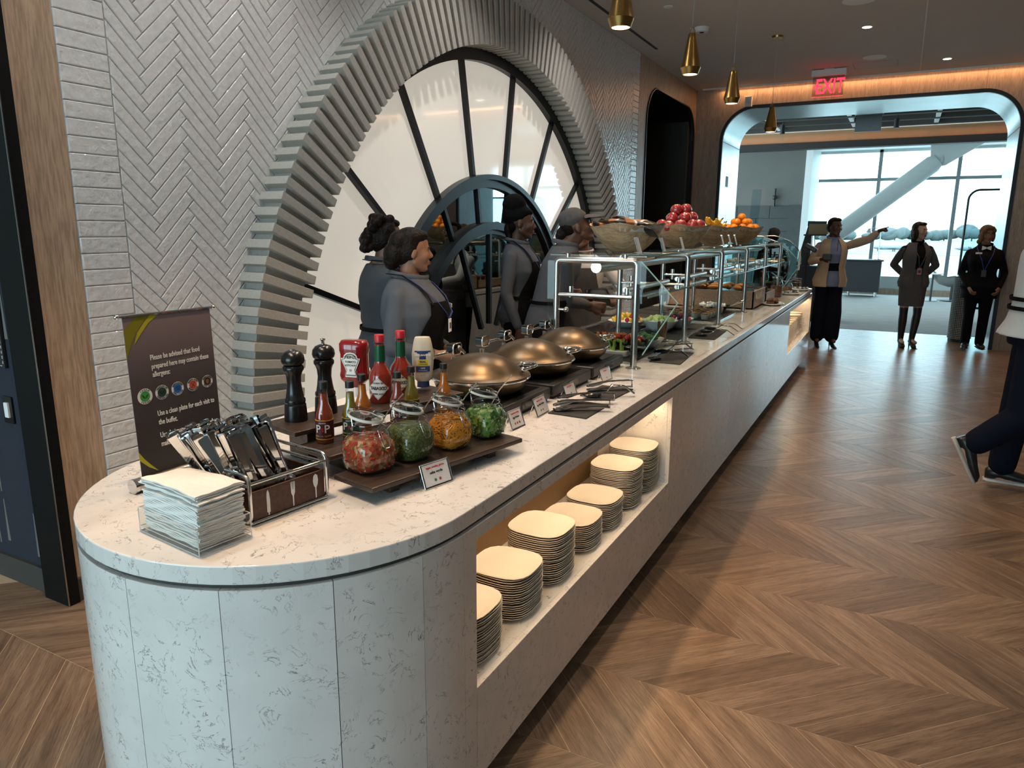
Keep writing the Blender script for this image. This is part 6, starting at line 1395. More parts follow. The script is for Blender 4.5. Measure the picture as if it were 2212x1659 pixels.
gl = thing('glass_fin', 'tilted clear glass fin standing in the lounge', 'screen', (-2.28, 17.6, 0)); MB().add([(-.05, 0, 0), (.12, 0, 0), (.22, 0, 2.45), (.02, 0, 2.45), (-.05, .02, 0), (.12, .02, 0), (.22, .02, 2.45), (.02, .02, 2.45)], [(0, 1, 2, 3), (7, 6, 5, 4), (0, 1, 5, 4), (1, 2, 6, 5), (2, 3, 7, 6), (3, 0, 4, 7)]).build('pane', 'screen_pale', gl)
# ================================================================ people
mat('shirt_grey', (.085, .095, .112), .8, noise=.12, nscale=12, bump=.35, bscale=14); mat('shirt_grey_dark', (.055, .065, .075), .8, noise=.12, nscale=12, bump=.35, bscale=14)
mat('apron_black', (.004, .004, .0045), .85, noise=.15, nscale=15, bump=.25, bscale=14); mat('chef_white', (.62, .62, .60), .8, noise=.05, nscale=8, bump=.45, bscale=9)
mat('navy_trouser', (.005, .007, .016), .8, noise=.15, nscale=10, bump=.3, bscale=10); mat('beige_cloth', (.52, .41, .295), .8, noise=.06, nscale=14, bump=.3, bscale=10)
mat('blue_shirt', (.22, .27, .42), .75, noise=.08, nscale=20, bump=.25, bscale=16); mat('suit_grey', (.105, .10, .10), .85, noise=.15, nscale=60, bump=.25, bscale=12); mat('black_cloth', (.005, .005, .006), .8, noise=.15, nscale=20, bump=.25, bscale=12)
mat('skin_a', (.27, .135, .080), .5, noise=.06, nscale=30, sub=.08); mat('skin_b', (.095, .045, .028), .45, noise=.08, nscale=30, sub=.05); mat('skin_c', (.46, .29, .215), .5, noise=.05, nscale=30, sub=.08); mat('skin_d', (.17, .085, .052), .5, noise=.06, nscale=30, sub=.06)
mat('hair_black', (.010, .007, .006), .45, noise=.4, nscale=50, bump=.6, bscale=90); mat('hair_brown', (.028, .016, .010), .45, noise=.4, nscale=60, bump=.5, bscale=80); mat('eye_white', (.42, .40, .37), .4); mat('iris', (.015, .008, .005), .15); mat('lip', (.20, .06, .05), .4); mat('lip_red', (.30, .02, .03), .35)
mat('scarf_tan', (.16, .085, .045), .8, noise=.35, nscale=25, bump=.5, bscale=30); mat('tights', (.020, .014, .012), .5); mat('shoe_black', (.010, .010, .011), .35); mat('sole_white', (.60, .58, .54), .6); mat('lanyard', (.015, .04, .22), .6); mat('cap_grey', (.085, .085, .088), .85, noise=.2, nscale=60); mat('badge_pink', (.55, .25, .28), .5)
for k_ in ('shirt_grey', 'shirt_grey_dark', 'apron_black', 'chef_white', 'navy_trouser', 'beige_cloth', 'blue_shirt', 'suit_grey', 'black_cloth', 'hair_black', 'hair_brown', 'scarf_tan', 'cap_grey'): M_[k_].node_tree.nodes['Principled BSDF'].inputs['Specular IOR Level'].default_value = .12
V3 = Vector
class Blob(MB):
    def cap(s, a, ra, b, rb, n=12, sx=1, sy=1):
        a, b = V3(a), V3(b); t = b-a; L = t.length
        if L < 1e-5: return s.ell(a, ra, n, 8)
        t.normalize(); u = V3((1, 0, 0)) if abs(t.x) < .8 else V3((0, 1, 0)); y = t.cross(u).normalized(); x = y.cross(t)
        rings = []
        for k in range(4): q = PI/2*k/4; rings.append((a-t*(ra*math.cos(q)), max(.0008, ra*math.sin(q))))
        rings += [(a, ra), (b, rb)]
        for k in range(3, -1, -1): q = PI/2*k/4; rings.append((b+t*(rb*math.cos(q)), max(.0008, rb*math.sin(q))))
        return s.loft([[c+x*(r*sx*math.cos(2*PI*i/n))+y*(r*sy*math.sin(2*PI*i/n)) for i in range(n)] for c, r in rings])
    def chain(s, pts):
        for (a, ra), (b, rb) in zip(pts, pts[1:]): s.cap(a, ra, b, rb)
        return s
    def skin(s, name, m, parent, vox=.008, it=6, fac=.5):
        o = s.build(name, m, parent)
        r = o.modifiers.new('remesh', 'REMESH'); r.mode = 'VOXEL'; r.voxel_size = vox; r.use_smooth_shade = True
        if it: q = o.modifiers.new('smooth', 'SMOOTH'); q.iterations = it; q.factor = fac
        return o
FEM = ((.485, .088, .068, .0), (.515, .101, .076, -.004), (.545, .100, .076, -.003), (.58, .086, .066, 0), (.62, .078, .061, .002), (.66, .084, .066, .004), (.715, .094, .079, .012), (.76, .093, .070, .006), (.785, .086, .060, -.001), (.805, .070, .050, -.006), (.822, .050, .044, -.008), (.838, .036, .038, -.009))
MAL = ((.485, .085, .068, 0), (.515, .094, .072, 0), (.56, .092, .070, 0), (.61, .088, .066, .002), (.66, .094, .070, .004), (.72, .106, .076, .006), (.76, .110, .074, .002), (.788, .100, .062, -.003), (.808, .080, .054, -.006), (.824, .058, .048, -.008), (.840, .042, .042, -.009))
class Person:
    def __init__(s, label, loc, rz, H, male=False, bulk=1.0, lean=(0, 0), skin='skin_a', group='people in the hall', vox=.008):
        s.t = thing('person', label, 'person', loc, rz); s.H = H; s.bulk = bulk; s.lean = lean; s.sk = skin; s.vox = vox
        s.tab = MAL if male else FEM; s.inv = (Matrix.Translation(loc) @ Matrix.Rotation(rz, 4, 'Z')).inverted(); s.sw = (.112 if male else .097)*H*(1+.35*(bulk-1))
        s.male = male
    def W(s, p): return s.inv @ V3(p)
    def off(s, zf):
        k = max(0, (zf-.5)/.33); return V3((s.lean[0]*k**1.15, s.lean[1]*k**1.15, -(s.lean[0]**2+s.lean[1]**2)*.35*k*k))
    def ring(s, zf, grow=0, n=28, flare=1):
        T = s.tab
        for (z0, a0, b0, c0), (z1, a1, b1, c1) in zip(T, T[1:]):
            if z0 <= zf <= z1: f = (zf-z0)/(z1-z0); hw, hd, cy = a0+(a1-a0)*f, b0+(b1-b0)*f, c0+(c1-c0)*f; break
        else:
            q = T[0] if zf < T[0][0] else T[-1]; hw, hd, cy = q[1:]
        hw = hw*s.H*s.bulk*flare+grow; hd = hd*s.H*s.bulk*flare+grow; c = s.off(zf)+V3((0, cy*s.H, zf*s.H))
        return c, hw, hd
    def shell(s, name, m, zs, grow, a0=-PI, a1=PI, th=.008, flare=None, closed=True, n=32, wav=0):
        # lofted garment; angle 0 = straight ahead, measured towards the person's right
        R = []
        for k, zf in enumerate(zs):
            c, hw, hd = s.ring(zf, grow if not isinstance(grow, (list, tuple)) else grow[k], flare=(flare[k] if flare else 1)); row = []
            for i in range(n+1):
                A0 = a0[k] if isinstance(a0, (list, tuple)) else a0; A1 = a1[k] if isinstance(a1, (list, tuple)) else a1; a = A0+(A1-A0)*i/n; w = 1+wav*math.sin(9*a+3*zf)*(1 if k < 3 else .3)
                row.append(c+V3((hw*w*math.sin(a), hd*w*math.cos(a), 0)))
            R.append(row)
        full = not isinstance(a0, (list, tuple)) and abs(a1-a0-2*PI) < 1e-3; mb = MB(); m_ = n+1
        vs = [v for r in R for v in r]; cs_ = [s.ring(zf)[0] for zf in zs]
        ins = [v+(V3((cs_[k//m_].x, cs_[k//m_].y, v.z))-v).normalized()*th for k, v in enumerate(vs)]; N = len(vs); fs = []
        for k in range(len(zs)-1):
            for i in range(n):
                p = k*m_+i; fs += [(p, p+1, p+1+m_, p+m_), (N+p+m_, N+p+1+m_, N+p+1, N+p)]
        for i in range(n): fs += [(i, N+i, N+i+1, i+1)]; q = (len(zs)-1)*m_+i; fs += [(q, q+1, N+q+1, N+q)]
        if not full:
            for k in range(len(zs)-1): p = k*m_; fs += [(p, p+m_, N+p+m_, N+p)]; p += n; fs += [(p, N+p, N+p+m_, p+m_)]
        o = mb.add(vs+ins, fs).build(name, m, s.t, smooth=60); return o
    def joints(s, **kw):
        H = s.H; J = {}
        for sd, nm in ((1, 'r'), (-1, 'l')):
            J['sh'+nm] = s.off(.80)+V3((sd*s.sw, -.006*H, .776*H)); J['el'+nm] = s.off(.63)+V3((sd*(s.sw+.030*H), -.02*H, .625*H)); J['wr'+nm] = s.off(.5)+V3((sd*(s.sw+.025*H), .035*H, .480*H))
            J['hip'+nm] = V3((sd*.052*H, 0, .50*H)); J['kn'+nm] = V3((sd*.052*H, .012*H, .275*H)); J['an'+nm] = V3((sd*.050*H, -.012*H, .045*H)); J['fd'+nm] = V3((sd*.1, 1, 0))
        for k, v in kw.items(): J[k] = V3(v)
        s.J = J
        for nm in 'rl': J.setdefault('hd'+nm, (J['wr'+nm]-J['el'+nm]).normalized())
        return J
    def headm(s, yaw=0, pitch=0, roll=0, dx=0, dy=0, dz=0):
        c = s.off(.84)*1.12+V3((dx, .012*s.H+dy, .915*s.H+dz))
        s.hm = Matrix.Translation(c) @ Matrix.Rotation(yaw, 4, 'Z') @ Matrix.Rotation(-pitch, 4, 'X') @ Matrix.Rotation(roll, 4, 'Y') @ Matrix.Scale(s.H/1.72*(1.02 if s.male else 1.0), 4)
        return s.hm
    def body(s, legs=True, hands=True, fing=None):
        H, J = s.H, s.J; b = Blob(); hm = s.hm; R3 = hm.to_3x3(); sc_ = s.hm.to_scale()[0]
        def he(c, r): b.ell(hm @ V3(c), r, 14, 10, R3)
        def hc(p, rp, q, rq): b.cap(hm @ V3(p), rp*sc_, hm @ V3(q), rq*sc_)
        he((0, -.012, .030), (.074, .093, .088)); he((0, .026, -.010), (.064, .062, .080)); hc((0, .028, -.03), .052, (0, .048, -.082), .030)
        for x in (-1, 1):
            he((x*.034, .050, -.022), (.028, .030, .030)); he((x*.074, -.010, -.010), (.010, .019, .031)); he((x*.010, .092, -.027), (.008, .010, .007)); hc((x*.045, .004, -.055), .022, (x*.014, .060, -.090), .016)
        hc((0, .078, .014), .007, (0, .101, -.022), .0105); hc((-.028, .072, .024), .012, (.028, .072, .024), .012); he((0, .062, -.095), (.020, .018, .017)); he((0, .082, -.053), (.021, .011, .0075)); he((0, .081, -.064), (.018, .011, .0075))
        nb = s.off(.83)+V3((0, -.010*H, .825*H)); b.cap(hm @ V3((0, -.022, -.055)), .050*sc_, nb, .056*H/1.7*(1.1 if s.male else 1)); b.cap(hm @ V3((0, -.012, -.02)), .058*sc_, nb, .05*H/1.7)
        rings = []
        for q in s.tab:
            c, hw, hd = s.ring(q[0], -.006); rings.append([c+V3((hw*math.sin(-2*PI*i/20), hd*math.cos(2*PI*i/20), 0)) for i in range(20)])
        b.loft(rings)
        for nm in 'rl':
            sh, el, wr = J['sh'+nm], J['el'+nm], J['wr'+nm]; k = H/1.7*(1.12 if s.male else 1)*(1+.5*(s.bulk-1)); b.chain(((sh, .046*k), (sh.lerp(el, .5), .041*k), (el, .034*k), (el.lerp(wr, .35), .035*k), (wr, .023*k)))
            if hands: s.hand(b, nm, (fing or {}).get(nm, 'relax'))
            if legs:
                hp_, kn, an = J['hip'+nm], J['kn'+nm], J['an'+nm]; k = H/1.7
                fd = J['fd'+nm].normalized(); b.chain(((hp_, .080*k), (hp_.lerp(kn, .55), .068*k), (kn, .048*k), (kn.lerp(an, .30), .050*k), (an, .033*k))); b.cap(an-V3((0, 0, .012)), .032*k, an+fd*.10*k-V3((0, 0, .030*k)), .026*k)
        return b.skin('body', s.sk, s.t, s.vox, 3, .5)
    def hand(s, b, nm, pose):
        J = s.J; k = s.H/1.7*(1.08 if s.male else .98); w = J['wr'+nm]; d = J['hd'+nm].normalized(); sd = 1 if nm == 'r' else -1
        up = J.get('hu'+nm, V3((sd, 0, 0))); up = (up-d*up.dot(d)).normalized(); ac = d.cross(up).normalized()   # up = back of hand, ac = across the knuckles
        th = -sd
        pc = w+d*.048*k; b.cap(w+d*.012*k, .024*k, w+d*.075*k+ac*.0, .020*k, 12, 1, 1)
        for j in range(-1, 2): b.cap(w+d*.02*k+ac*(j*.016*k), .017*k, w+d*.078*k+ac*(j*.026*k), .0145*k)
        L = (.070, .078, .072, .056)
        for j in range(4):
            base_ = w+d*.082*k+ac*((1.5-j)*.0205*k*(1))
            c = {'relax': (.45, .75, .6), 'fist': (1.3, 1.5, 1.0), 'point': (0, .05, .05) if j == 0 else (1.35, 1.5, 1.0), 'grip': (.75, .95, .7), 'flat': (.1, .15, .1)}[pose]
            p = base_; ang_ = 0; r = .0092*k
            for q in range(3):
                ang_ += c[q]; e = p+(d*math.cos(ang_)-up*math.sin(ang_))*(L[j]*k*(.45, .31, .24)[q]); b.cap(p, r, e, r*.93, 8); p = e; r *= .93
        tb = w+d*.030*k+ac*(.026*k); td = (d*.75+ac*.62-up*.35).normalized(); b.cap(tb, .0135*k, tb+td*.034*k, .0110*k, 8); b.cap(tb+td*.034*k, .0108*k, tb+td*.034*k+(d*.85+ac*.15-up*.5).normalized()*.030*k, .0092*k, 8)
    def face(s, lips='lip', brow=True, glasses=None):
        hm = s.hm; R3 = hm.to_3x3()
        for x in (-1, 1):
            e = MB().ell(hm @ V3((x*.029, .0665, .004)), (.0125, .0100, .0070), 10, 8, R3).build('eye', 'eye_white', s.t, smooth=180); MB().ell(hm @ V3((x*.029, .0740, .004)), (.0058, .0040, .0058), 8, 6, R3).build('iris', 'iris', e, smooth=180)
            if brow: MB().tube([hm @ V3((x*.014, .0865, .024)), hm @ V3((x*.030, .0855, .030)), hm @ V3((x*.046, .074, .026))], .0034*s.H/1.7, 6).build('eyebrow', 'hair_black', s.t, smooth=60)
        MB().ell(hm @ V3((0, .086, -.0535)), (.0205, .0095, .0050), 10, 6, R3).ell(hm @ V3((0, .085, -.0630)), (.0165, .0095, .0060), 10, 6, R3).build('lips', lips, s.t, smooth=180)
        if glasses:
            mb = MB()
            for x in (-1, 1):
                mb.tube([hm @ V3((x*.031+a, .098-.25*abs(a), .002+b_)) for a, b_ in rrect(.046, .036, .014, 4)], .0022, 6, closed=True); mb.tube([hm @ V3((x*.054, .092, .008)), hm @ V3((x*.078, -.005, .012))], .002, 5)
            mb.tube([hm @ V3((-.010, .099, .006)), hm @ V3((.010, .099, .006))], .002, 5).build('glasses', glasses, s.t, smooth=60)
    def sleeve(s, m, nm, to=1.0, r=1.25, name='sleeve', b=None):
        J = s.J; k = s.H/1.7*(1.1 if s.male else 1)*(1+.5*(s.bulk-1)); sh, el, wr = J['sh'+nm], J['el'+nm], J['wr'+nm]
        b.chain(((sh+V3((0, 0, -.004)), .051*k), (sh.lerp(el, .5), .050*k*r/1.25), (el, .043*k*r/1.25)))
        if to > 0: b.chain(((el, .043*k*r/1.25), (el.lerp(wr, to*.5), .042*k*r/1.25), (el.lerp(wr, to), .034*k*r/1.25)))
        return b
    def shirt(s, m, to=.95, grow=.012, hem=.47, name='shirt', neck=True, flare=1.0):
        b = Blob(); rings = []
        zs_ = [hem]+[q[0] for q in s.tab if q[0] > hem+.01]
        for zf in zs_[:-1]+[zs_[-1]-.006]:
            c, hw, hd = s.ring(zf, grow, flare=(flare if zf < .52 else 1)); rings.append([c+V3((hw*math.sin(-2*PI*i/24), hd*math.cos(2*PI*i/24), 0)) for i in range(24)])
        b.loft(rings)
        for nm in 'rl':
            s.sleeve(m, nm, to, b=b); sh = s.J['sh'+nm]; b.cap(sh+V3((0, 0, .004)), .046*s.H/1.7, s.off(.81)+V3((0, -.008*s.H, .800*s.H)), .040*s.H/1.7)
        o = b.skin(name, m, s.t, s.vox*1.25, 5, .5)
        if neck:
            c, hw, hd = s.ring(s.tab[-1][0]-.004, .012)
            MB().tube([c+V3((hw*math.sin(a)*1.02, hd*math.cos(a)*1.05, (.012-.018*math.cos(a))*s.H/1.7)) for a in [2*PI*i/20 for i in range(20)]], .008*s.H/1.7, 8, closed=True, flat=(.5, 1.9)).build('collar', m, o, smooth=60)
        return o
    def trousers(s, m, r=1.12, hem=None, name='trousers', wide=1.0, top=.60):
        b = Blob(); J = s.J; H = s.H; k = H/1.7*r; rings = []
        for zf in (.485, .515, .545, .58, top):
            c, hw, hd = s.ring(zf, .010); rings.append([c+V3((hw*math.sin(-2*PI*i/22), hd*math.cos(2*PI*i/22), 0)) for i in range(22)])
        b.loft(rings)
        for nm in 'rl':
            hp_, kn, an = J['hip'+nm], J['kn'+nm], J['an'+nm]; e = an+(kn-an).normalized()*(hem if hem is not None else .03)
            b.chain(((hp_-V3((0, 0, .0)), .082*k), (hp_.lerp(kn, .5), .072*k*(1+.15*(wide-1))), (kn, .058*k*wide), (kn.lerp(e, .5), .056*k*wide), (e, .052*k*wide)))
        return b.skin(name, m, s.t, s.vox*1.25, 5, .5)
    def hairblob(s, parts, m='hair_black', name='hair', it=4):
        b = Blob(); hm = s.hm; R3 = hm.to_3x3()
        for c, r in parts: b.ell(hm @ V3(c), r if isinstance(r, tuple) else (r, r, r), 14, 10, R3)
        return b.skin(name, m, s.t, .006, it, .5)
    def shoe(s, nm, m='shoe_black', heel=0, sole=None, name='shoe'):
        J = s.J; k = s.H/1.7; an = J['an'+nm]; fd = J['fd'+nm].normalized(); up = J.get('fu'+nm, V3((0, 0, 1))); sd = fd.cross(up).normalized(); up = sd.cross(fd)
        base_ = an-up*(.045*k if not heel else heel+.045*k)
        def sec(u, w, h, lift=0, n=12):
            c = base_+fd*u*k+up*(lift); return [c+sd*(w*k*math.cos(t))+up*max(0, (h*k*(.5+.5*math.sin(t)))) for t in [2*PI*i/n for i in range(n)]]
        if heel:
            L = heel
            o = MB().loft([sec(u, w, h, l) for u, w, h, l in ((-.055, .014, .035, L), (-.04, .028, .040, L*.98), (0, .028, .034, L*.75), (.06, .032, .034, L*.25), (.11, .036, .030, .0), (.16, .024, .022, 0), (.185, .006, .010, 0))]).build(name, m, s.t, smooth=60)
            MB().tube([base_-fd*.045*k+up*L, base_-fd*.043*k], [.013*k, .006*k], 8).build('heel', m, o, smooth=60)
        else:
            o = MB().loft([sec(u, w, h, .02*k) for u, w, h in ((-.07, .020, .055), (-.055, .034, .072), (0, .037, .080), (.05, .040, .062), (.11, .046, .045), (.165, .040, .035), (.19, .012, .015))]).build(name, m, s.t, smooth=60)
            if 1: MB().loft([sec(u, w, h, 0) for u, w, h in ((-.076, .020, .026), (-.058, .038, .026), (0, .041, .026), (.06, .044, .026), (.115, .050, .026), (.17, .043, .026), (.197, .016, .026))]).build('sole', sole or m, o, smooth=40)
        return o
    def apron(s, m='apron_black', bib=True, length=.26, a=1.25, grow=.022):
        ls = (.5-length, .40, .45, .485, .515, .545, .58, .615)
        o = s.shell('apron', m, [z for z in ls if z > .5-length-.001 and z >= .5-length], grow, -a, a, .004, [1.12 if z < .5 else 1 for z in ls], n=20)
        if bib:
            wa = [a, a*.88, .88, .74, .64]; s.shell('bib', m, (.61, .64, .68, .72, .757), grow, [-w for w in wa], wa, .004, n=14).parent = o
            for sd in (-1, 1):
                p = []
                for zf, aa in ((.75, .60), (.78, .62), (.81, .8)):
                    c, hw, hd = s.ring(zf, grow+.004); p.append(c+V3((sd*hw*math.sin(aa), hd*math.cos(aa), 0)))
                c, hw, hd = s.ring(.834, .022); p += [c+V3((sd*hw, .0, .012)), c+V3((sd*hw*.6, -hd*.9, .016))]
                MB().tube(p, .011*s.H/1.7, 6, flat=(1, .25)).build('strap', m, o, smooth=60)
        ties = []
        for i in range(21):
            t = -PI+2*PI*i/20; c, hw, hd = s.ring(.605, grow+.001); ties.append(c+V3((hw*math.sin(t), hd*math.cos(t), 0)))
        MB().tube(ties[:-1], .014*s.H/1.7, 6, closed=True, flat=(.25, 1)).build('waist_tie', m, o, smooth=60)
        return o
    def lanyard(s, m='lanyard', drop=.66, badge='white_print', bw=.055, bh=.085):
        p = []
        for sd in (-1, 1):
            q = []
            for zf, aa in ((.834, 1.3), (.81, .75), (.77, .42), (.72, .22), (drop, .03)):
                c, hw, hd = s.ring(zf, .026); q.append(c+V3((sd*hw*math.sin(aa), hd*math.cos(aa), 0)))
            p.append(q)
        o = MB().tube(p[0], .0055, 6, flat=(1, .3)).tube(p[1], .0055, 6, flat=(1, .3)).build('lanyard', m, s.t, smooth=60)
        c, hw, hd = s.ring(drop, .030); B = c+V3((0, hd, -bh/2)); MB().bb(B.x-bw/2, B.x+bw/2, B.y-.002, B.y+.002, B.z-bh/2, B.z+bh/2).build('badge', badge, o, bevel=.002); MB().bb(B.x-bw*.3, B.x+bw*.3, B.y+.002, B.y+.0025, B.z-bh*.25, B.z+bh*.2).build('badge_photo', 'suit_grey', o)
    def nametag(s, zf, aa, m='white_print', w=.06, h=.022):
        c, hw, hd = s.ring(zf, .030); P_ = c+V3((hw*math.sin(aa), hd*math.cos(aa), 0)); n = V3((math.sin(aa), math.cos(aa), 0)); x = V3((math.cos(aa), -math.sin(aa), 0))
        MB().prism(rrect(w, h, .003, 2), 0, .003, frame(P_, x, V3((0, 0, 1)))).build('name_tag', m, s.t)
cap_hair = [((0, -.030, .046), (.082, .088, .082)), ((0, -.058, .0), (.074, .060, .080)), ((.055, -.030, .01), (.030, .045, .06)), ((-.055, -.030, .01), (.030, .045, .06)), ((0, .028, .092), (.058, .050, .028))]
# ---- staff woman in the foreground, behind the chafers
P_ = Person('woman in grey shirt and black apron with low bun looking aside', (-1.35, 3.06, 0), math.radians(-74), 1.565, bulk=1.34, skin='skin_a', vox=.0065)
P_.joints(elr=(.225, -.03, .965), wrr=(.10, .17, .92), ell=(-.22, -.02, .965), wrl=(-.05, .19, .92)); P_.headm(yaw=math.radians(24), pitch=math.radians(3)); P_.body(fing={'r': 'grip', 'l': 'grip'}); P_.face()
P_.shirt('shirt_grey', .80); P_.trousers('black_cloth'); P_.apron(a=1.15); P_.lanyard(drop=.70, bw=.045, bh=.07); P_.nametag(.735, -.62); [P_.shoe(n_) for n_ in 'rl']
P_.hairblob(cap_hair+[((0, -.112, -.020), (.078, .062, .070)), ((0, -.085, .05), (.078, .06, .065)), ((.0, -.125, -.055), (.06, .05, .055)), ((0, -.02, .075), (.080, .09, .06))])
# ---- colleague standing behind her
P_ = Person('staff member in grey shirt standing behind the foreground woman', (-1.74, 3.35, 0), math.radians(-30), 1.625, bulk=1.28, skin='skin_d', vox=.009)
P_.joints(); P_.headm(yaw=math.radians(-8)); P_.body(); P_.face(); P_.shirt('shirt_grey_dark', .35); P_.trousers('black_cloth'); P_.apron(); [P_.shoe(n_) for n_ in 'rl']
P_.hairblob(cap_hair+[((rnd.uniform(-.07, .07), rnd.uniform(-.10, .02), rnd.uniform(.03, .125)), .030) for _ in range(26)]+[((0, -.12, .0), (.055, .05, .055))]+[((rnd.uniform(-.05, .05), -.135+rnd.uniform(-.02, .02), rnd.uniform(-.06, .05)), .024) for _ in range(12)])
# ---- tall woman with black head wrap
P_ = Person('tall woman in black head wrap, grey shirt and black apron', (-1.65, 4.84, 0), math.radians(-78), 1.735, bulk=1.02, skin='skin_b', vox=.007)
P_.joints(); P_.headm(yaw=math.radians(10), pitch=math.radians(2)); P_.body(); P_.face(); P_.shirt('shirt_grey', .92); P_.trousers('black_cloth'); P_.apron(length=.22); P_.lanyard(drop=.745, bw=.05, bh=.03); [P_.shoe(n_) for n_ in 'rl']
P_.hairblob([((0, -.030, .060), (.086, .096, .082)), ((0, -.060, .128), (.084, .090, .082)), ((0, -.075, .06), (.078, .075, .085)), ((0, -.062, -.02), (.066, .045, .06)), ((0, .010, .078), (.070, .070, .034))], 'apron_black', 'head_wrap')
P_.hairblob([((0, -.095, -.045), (.05, .035, .06)), ((.0, -.085, -.10), (.045, .03, .07))])
for x in (-1, 1): MB().ell(P_.hm @ V3((x*.084, -.006, -.042)), .0045, 8, 6).build('earring', 'chrome', P_.t, smooth=180)
# ---- man with cap leaning over the counter
P_ = Person('man with grey cap and tied dreadlocks leaning over the counter', (-1.33, 4.60, 0), math.radians(-62), 1.735, True, 1.0, (0, .16), 'skin_b', vox=.0075)
hr, hl = P_.W((-1.12, 4.96, 1.00)), P_.W((-1.24, 5.06, 1.0))
P_.joints(elr=P_.W((-1.16, 4.62, 1.06)), wrr=hr, ell=P_.W((-1.42, 4.98, 1.12)), wrl=hl, hdr=(.1, .9, -.2), hdl=(.3, .9, -.2)); P_.headm(yaw=math.radians(-2), pitch=math.radians(-20), dy=.03, dz=-.015); P_.body(fing={'r': 'grip', 'l': 'grip'}); P_.face()
P_.shirt('shirt_grey', .80, hem=.44); P_.trousers('black_cloth'); P_.apron(bib=False); [P_.shoe(n_) for n_ in 'rl']
P_.hairblob([((0, -.06, .02), (.072, .06, .075)), ((0, -.115, -.01), (.045, .045, .05))]+[((rnd.uniform(-.05, .05), -.13+rnd.uniform(-.03, .02), -.02-.02*i_ % .2), (.012, .012, .035)) for i_ in range(16)])
hm = P_.hm; R3 = hm.to_3x3(); cp = P_.hairblob([((0, -.022, .060), (.085, .100, .070)), ((0, -.03, .085), (.078, .090, .055))], 'cap_grey', 'cap')
MB().loft([[hm @ V3((w*math.cos(t), y_, z_+.006*math.sin(t)+.018*(1-math.cos(t)**2)*w/.08)) for t in [2*PI*i/16 for i in range(16)]] for w, y_, z_ in ((.078, .055, .040), (.080, .085, .036), (.076, .12, .026), (.058, .15, .018), (.02, .165, .012))]).build('cap_brim', 'cap_grey', cp, smooth=60)
# ---- chef with glasses facing this way
P_ = Person('chef with glasses in white jacket and dark apron behind the guard', (-1.50, 5.72, 0), math.radians(196), 1.63, True, 1.02, (0, .03), 'skin_d', vox=.0085)
P_.joints(elr=P_.W((-1.66, 5.50, 1.10)), wrr=P_.W((-1.46, 5.36, 1.06)), ell=P_.W((-1.14, 5.76, 1.06)), wrl=P_.W((-1.10, 5.50, 1.02)), hdl=P_.W((-1.10, 5.30, .99))-P_.W((-1.10, 5.50, 1.02)), hul=(0, 0, 1)); P_.headm(yaw=math.radians(-12), pitch=math.radians(-12)); P_.body(fing={'l': 'grip', 'r': 'grip'}); P_.face(glasses='steel')
P_.shirt('chef_white', .85); P_.trousers('black_cloth'); P_.apron('suit_grey'); [P_.shoe(n_) for n_ in 'rl']; P_.hairblob(cap_hair)
tb = thing('tablet', 'dark tablet held between the capped man and the chef', 'tablet', (-1.15, 5.20, .985), .9); MB().box((0, 0, .05), (.20, .008, .14), M=Matrix.Rotation(-.5, 3, 'X')).build('case', 'black_gloss', tb, bevel=.002); MB().box((0, .0048, .05), (.185, .001, .125), M=Matrix.Rotation(-.5, 3, 'X')).build('screen', 'sign_grey', tb)
# ---- attendant beyond the display case
P_ = Person('attendant in grey bandana beyond the curved display case', (-.72, 10.75, 0), math.radians(30), 1.60, skin='skin_c', vox=.012)
P_.joints(); P_.headm(); P_.body(); P_.face(); P_.shirt('black_cloth', .9); P_.trousers('black_cloth'); [P_.shoe(n_) for n_ in 'rl']; P_.hairblob(cap_hair); P_.hairblob([((0, -.055, .052), (.084, .080, .072))], 'cap_grey', 'bandana')
# ---- woman pointing, beige blazer
P_ = Person('woman in beige blazer and navy trousers pointing ahead', (.07, 10.55, 0), math.radians(200), 1.735, bulk=.98, skin='skin_b', vox=.0095)
P_.joints(ell=P_.W((.50, 10.45, 1.44)), wrl=P_.W((.60, 10.40, 1.545)), hdl=P_.W((.80, 10.36, 1.62))-P_.W((.60, 10.40, 1.545)), hul=(0, -.3, 1), elr=P_.W((-.17, 10.50, 1.14)), wrr=P_.W((-.02, 10.32, 1.18)), anr=(.095, -.02, .12), anl=(-.085, .02, .12), knr=(.085, .0, .48), knl=(-.08, .03, .48))
P_.headm(yaw=math.radians(24), dz=-.0); P_.body(fing={'l': 'point', 'r': 'grip'}); P_.face(); P_.shirt('blue_shirt', .2); P_.trousers('navy_trouser', 1.05, hem=.03, wide=1.65, top=.66)
jk = Blob(); [P_.sleeve('beige_cloth', n_, .72, 1.5, b=jk) for n_ in 'rl']; jk.skin('jacket_sleeves', 'beige_cloth', P_.t, .011, 5)
for sd in (-1, 1): P_.shell('jacket_side', 'beige_cloth', (.47, .52, .56, .62, .68, .74, .78, .81, .83), .024, sd*.40, sd*PI, .010, [1.22, 1.14, 1.08, 1.1, 1.06, 1.02, 1.03, 1.06, 1.1], n=16)
P_.hairblob(cap_hair+[((0, -.105, -.005), (.045, .04, .045))]); [P_.shoe(n_, heel=.075) for n_ in 'rl']
w = P_.W((.02, 10.27, 1.19)); ph = tag(MB().bb(-.055, .055, -.035, .035, -.03, .05).build('black_cup', 'black_plastic', bevel=.01, loc=(.035, 10.265, 1.20)), 'small black cup held by the pointing woman', 'cup'); MB().tube([P_.hm @ V3((-.05, .02, -.10)), P_.off(.72)+V3((-.02, .15, .76*1.735)), P_.off(.72)+V3((0, .15, .70*1.735))], .004, 5).build('necklace', 'black_plastic', P_.t)
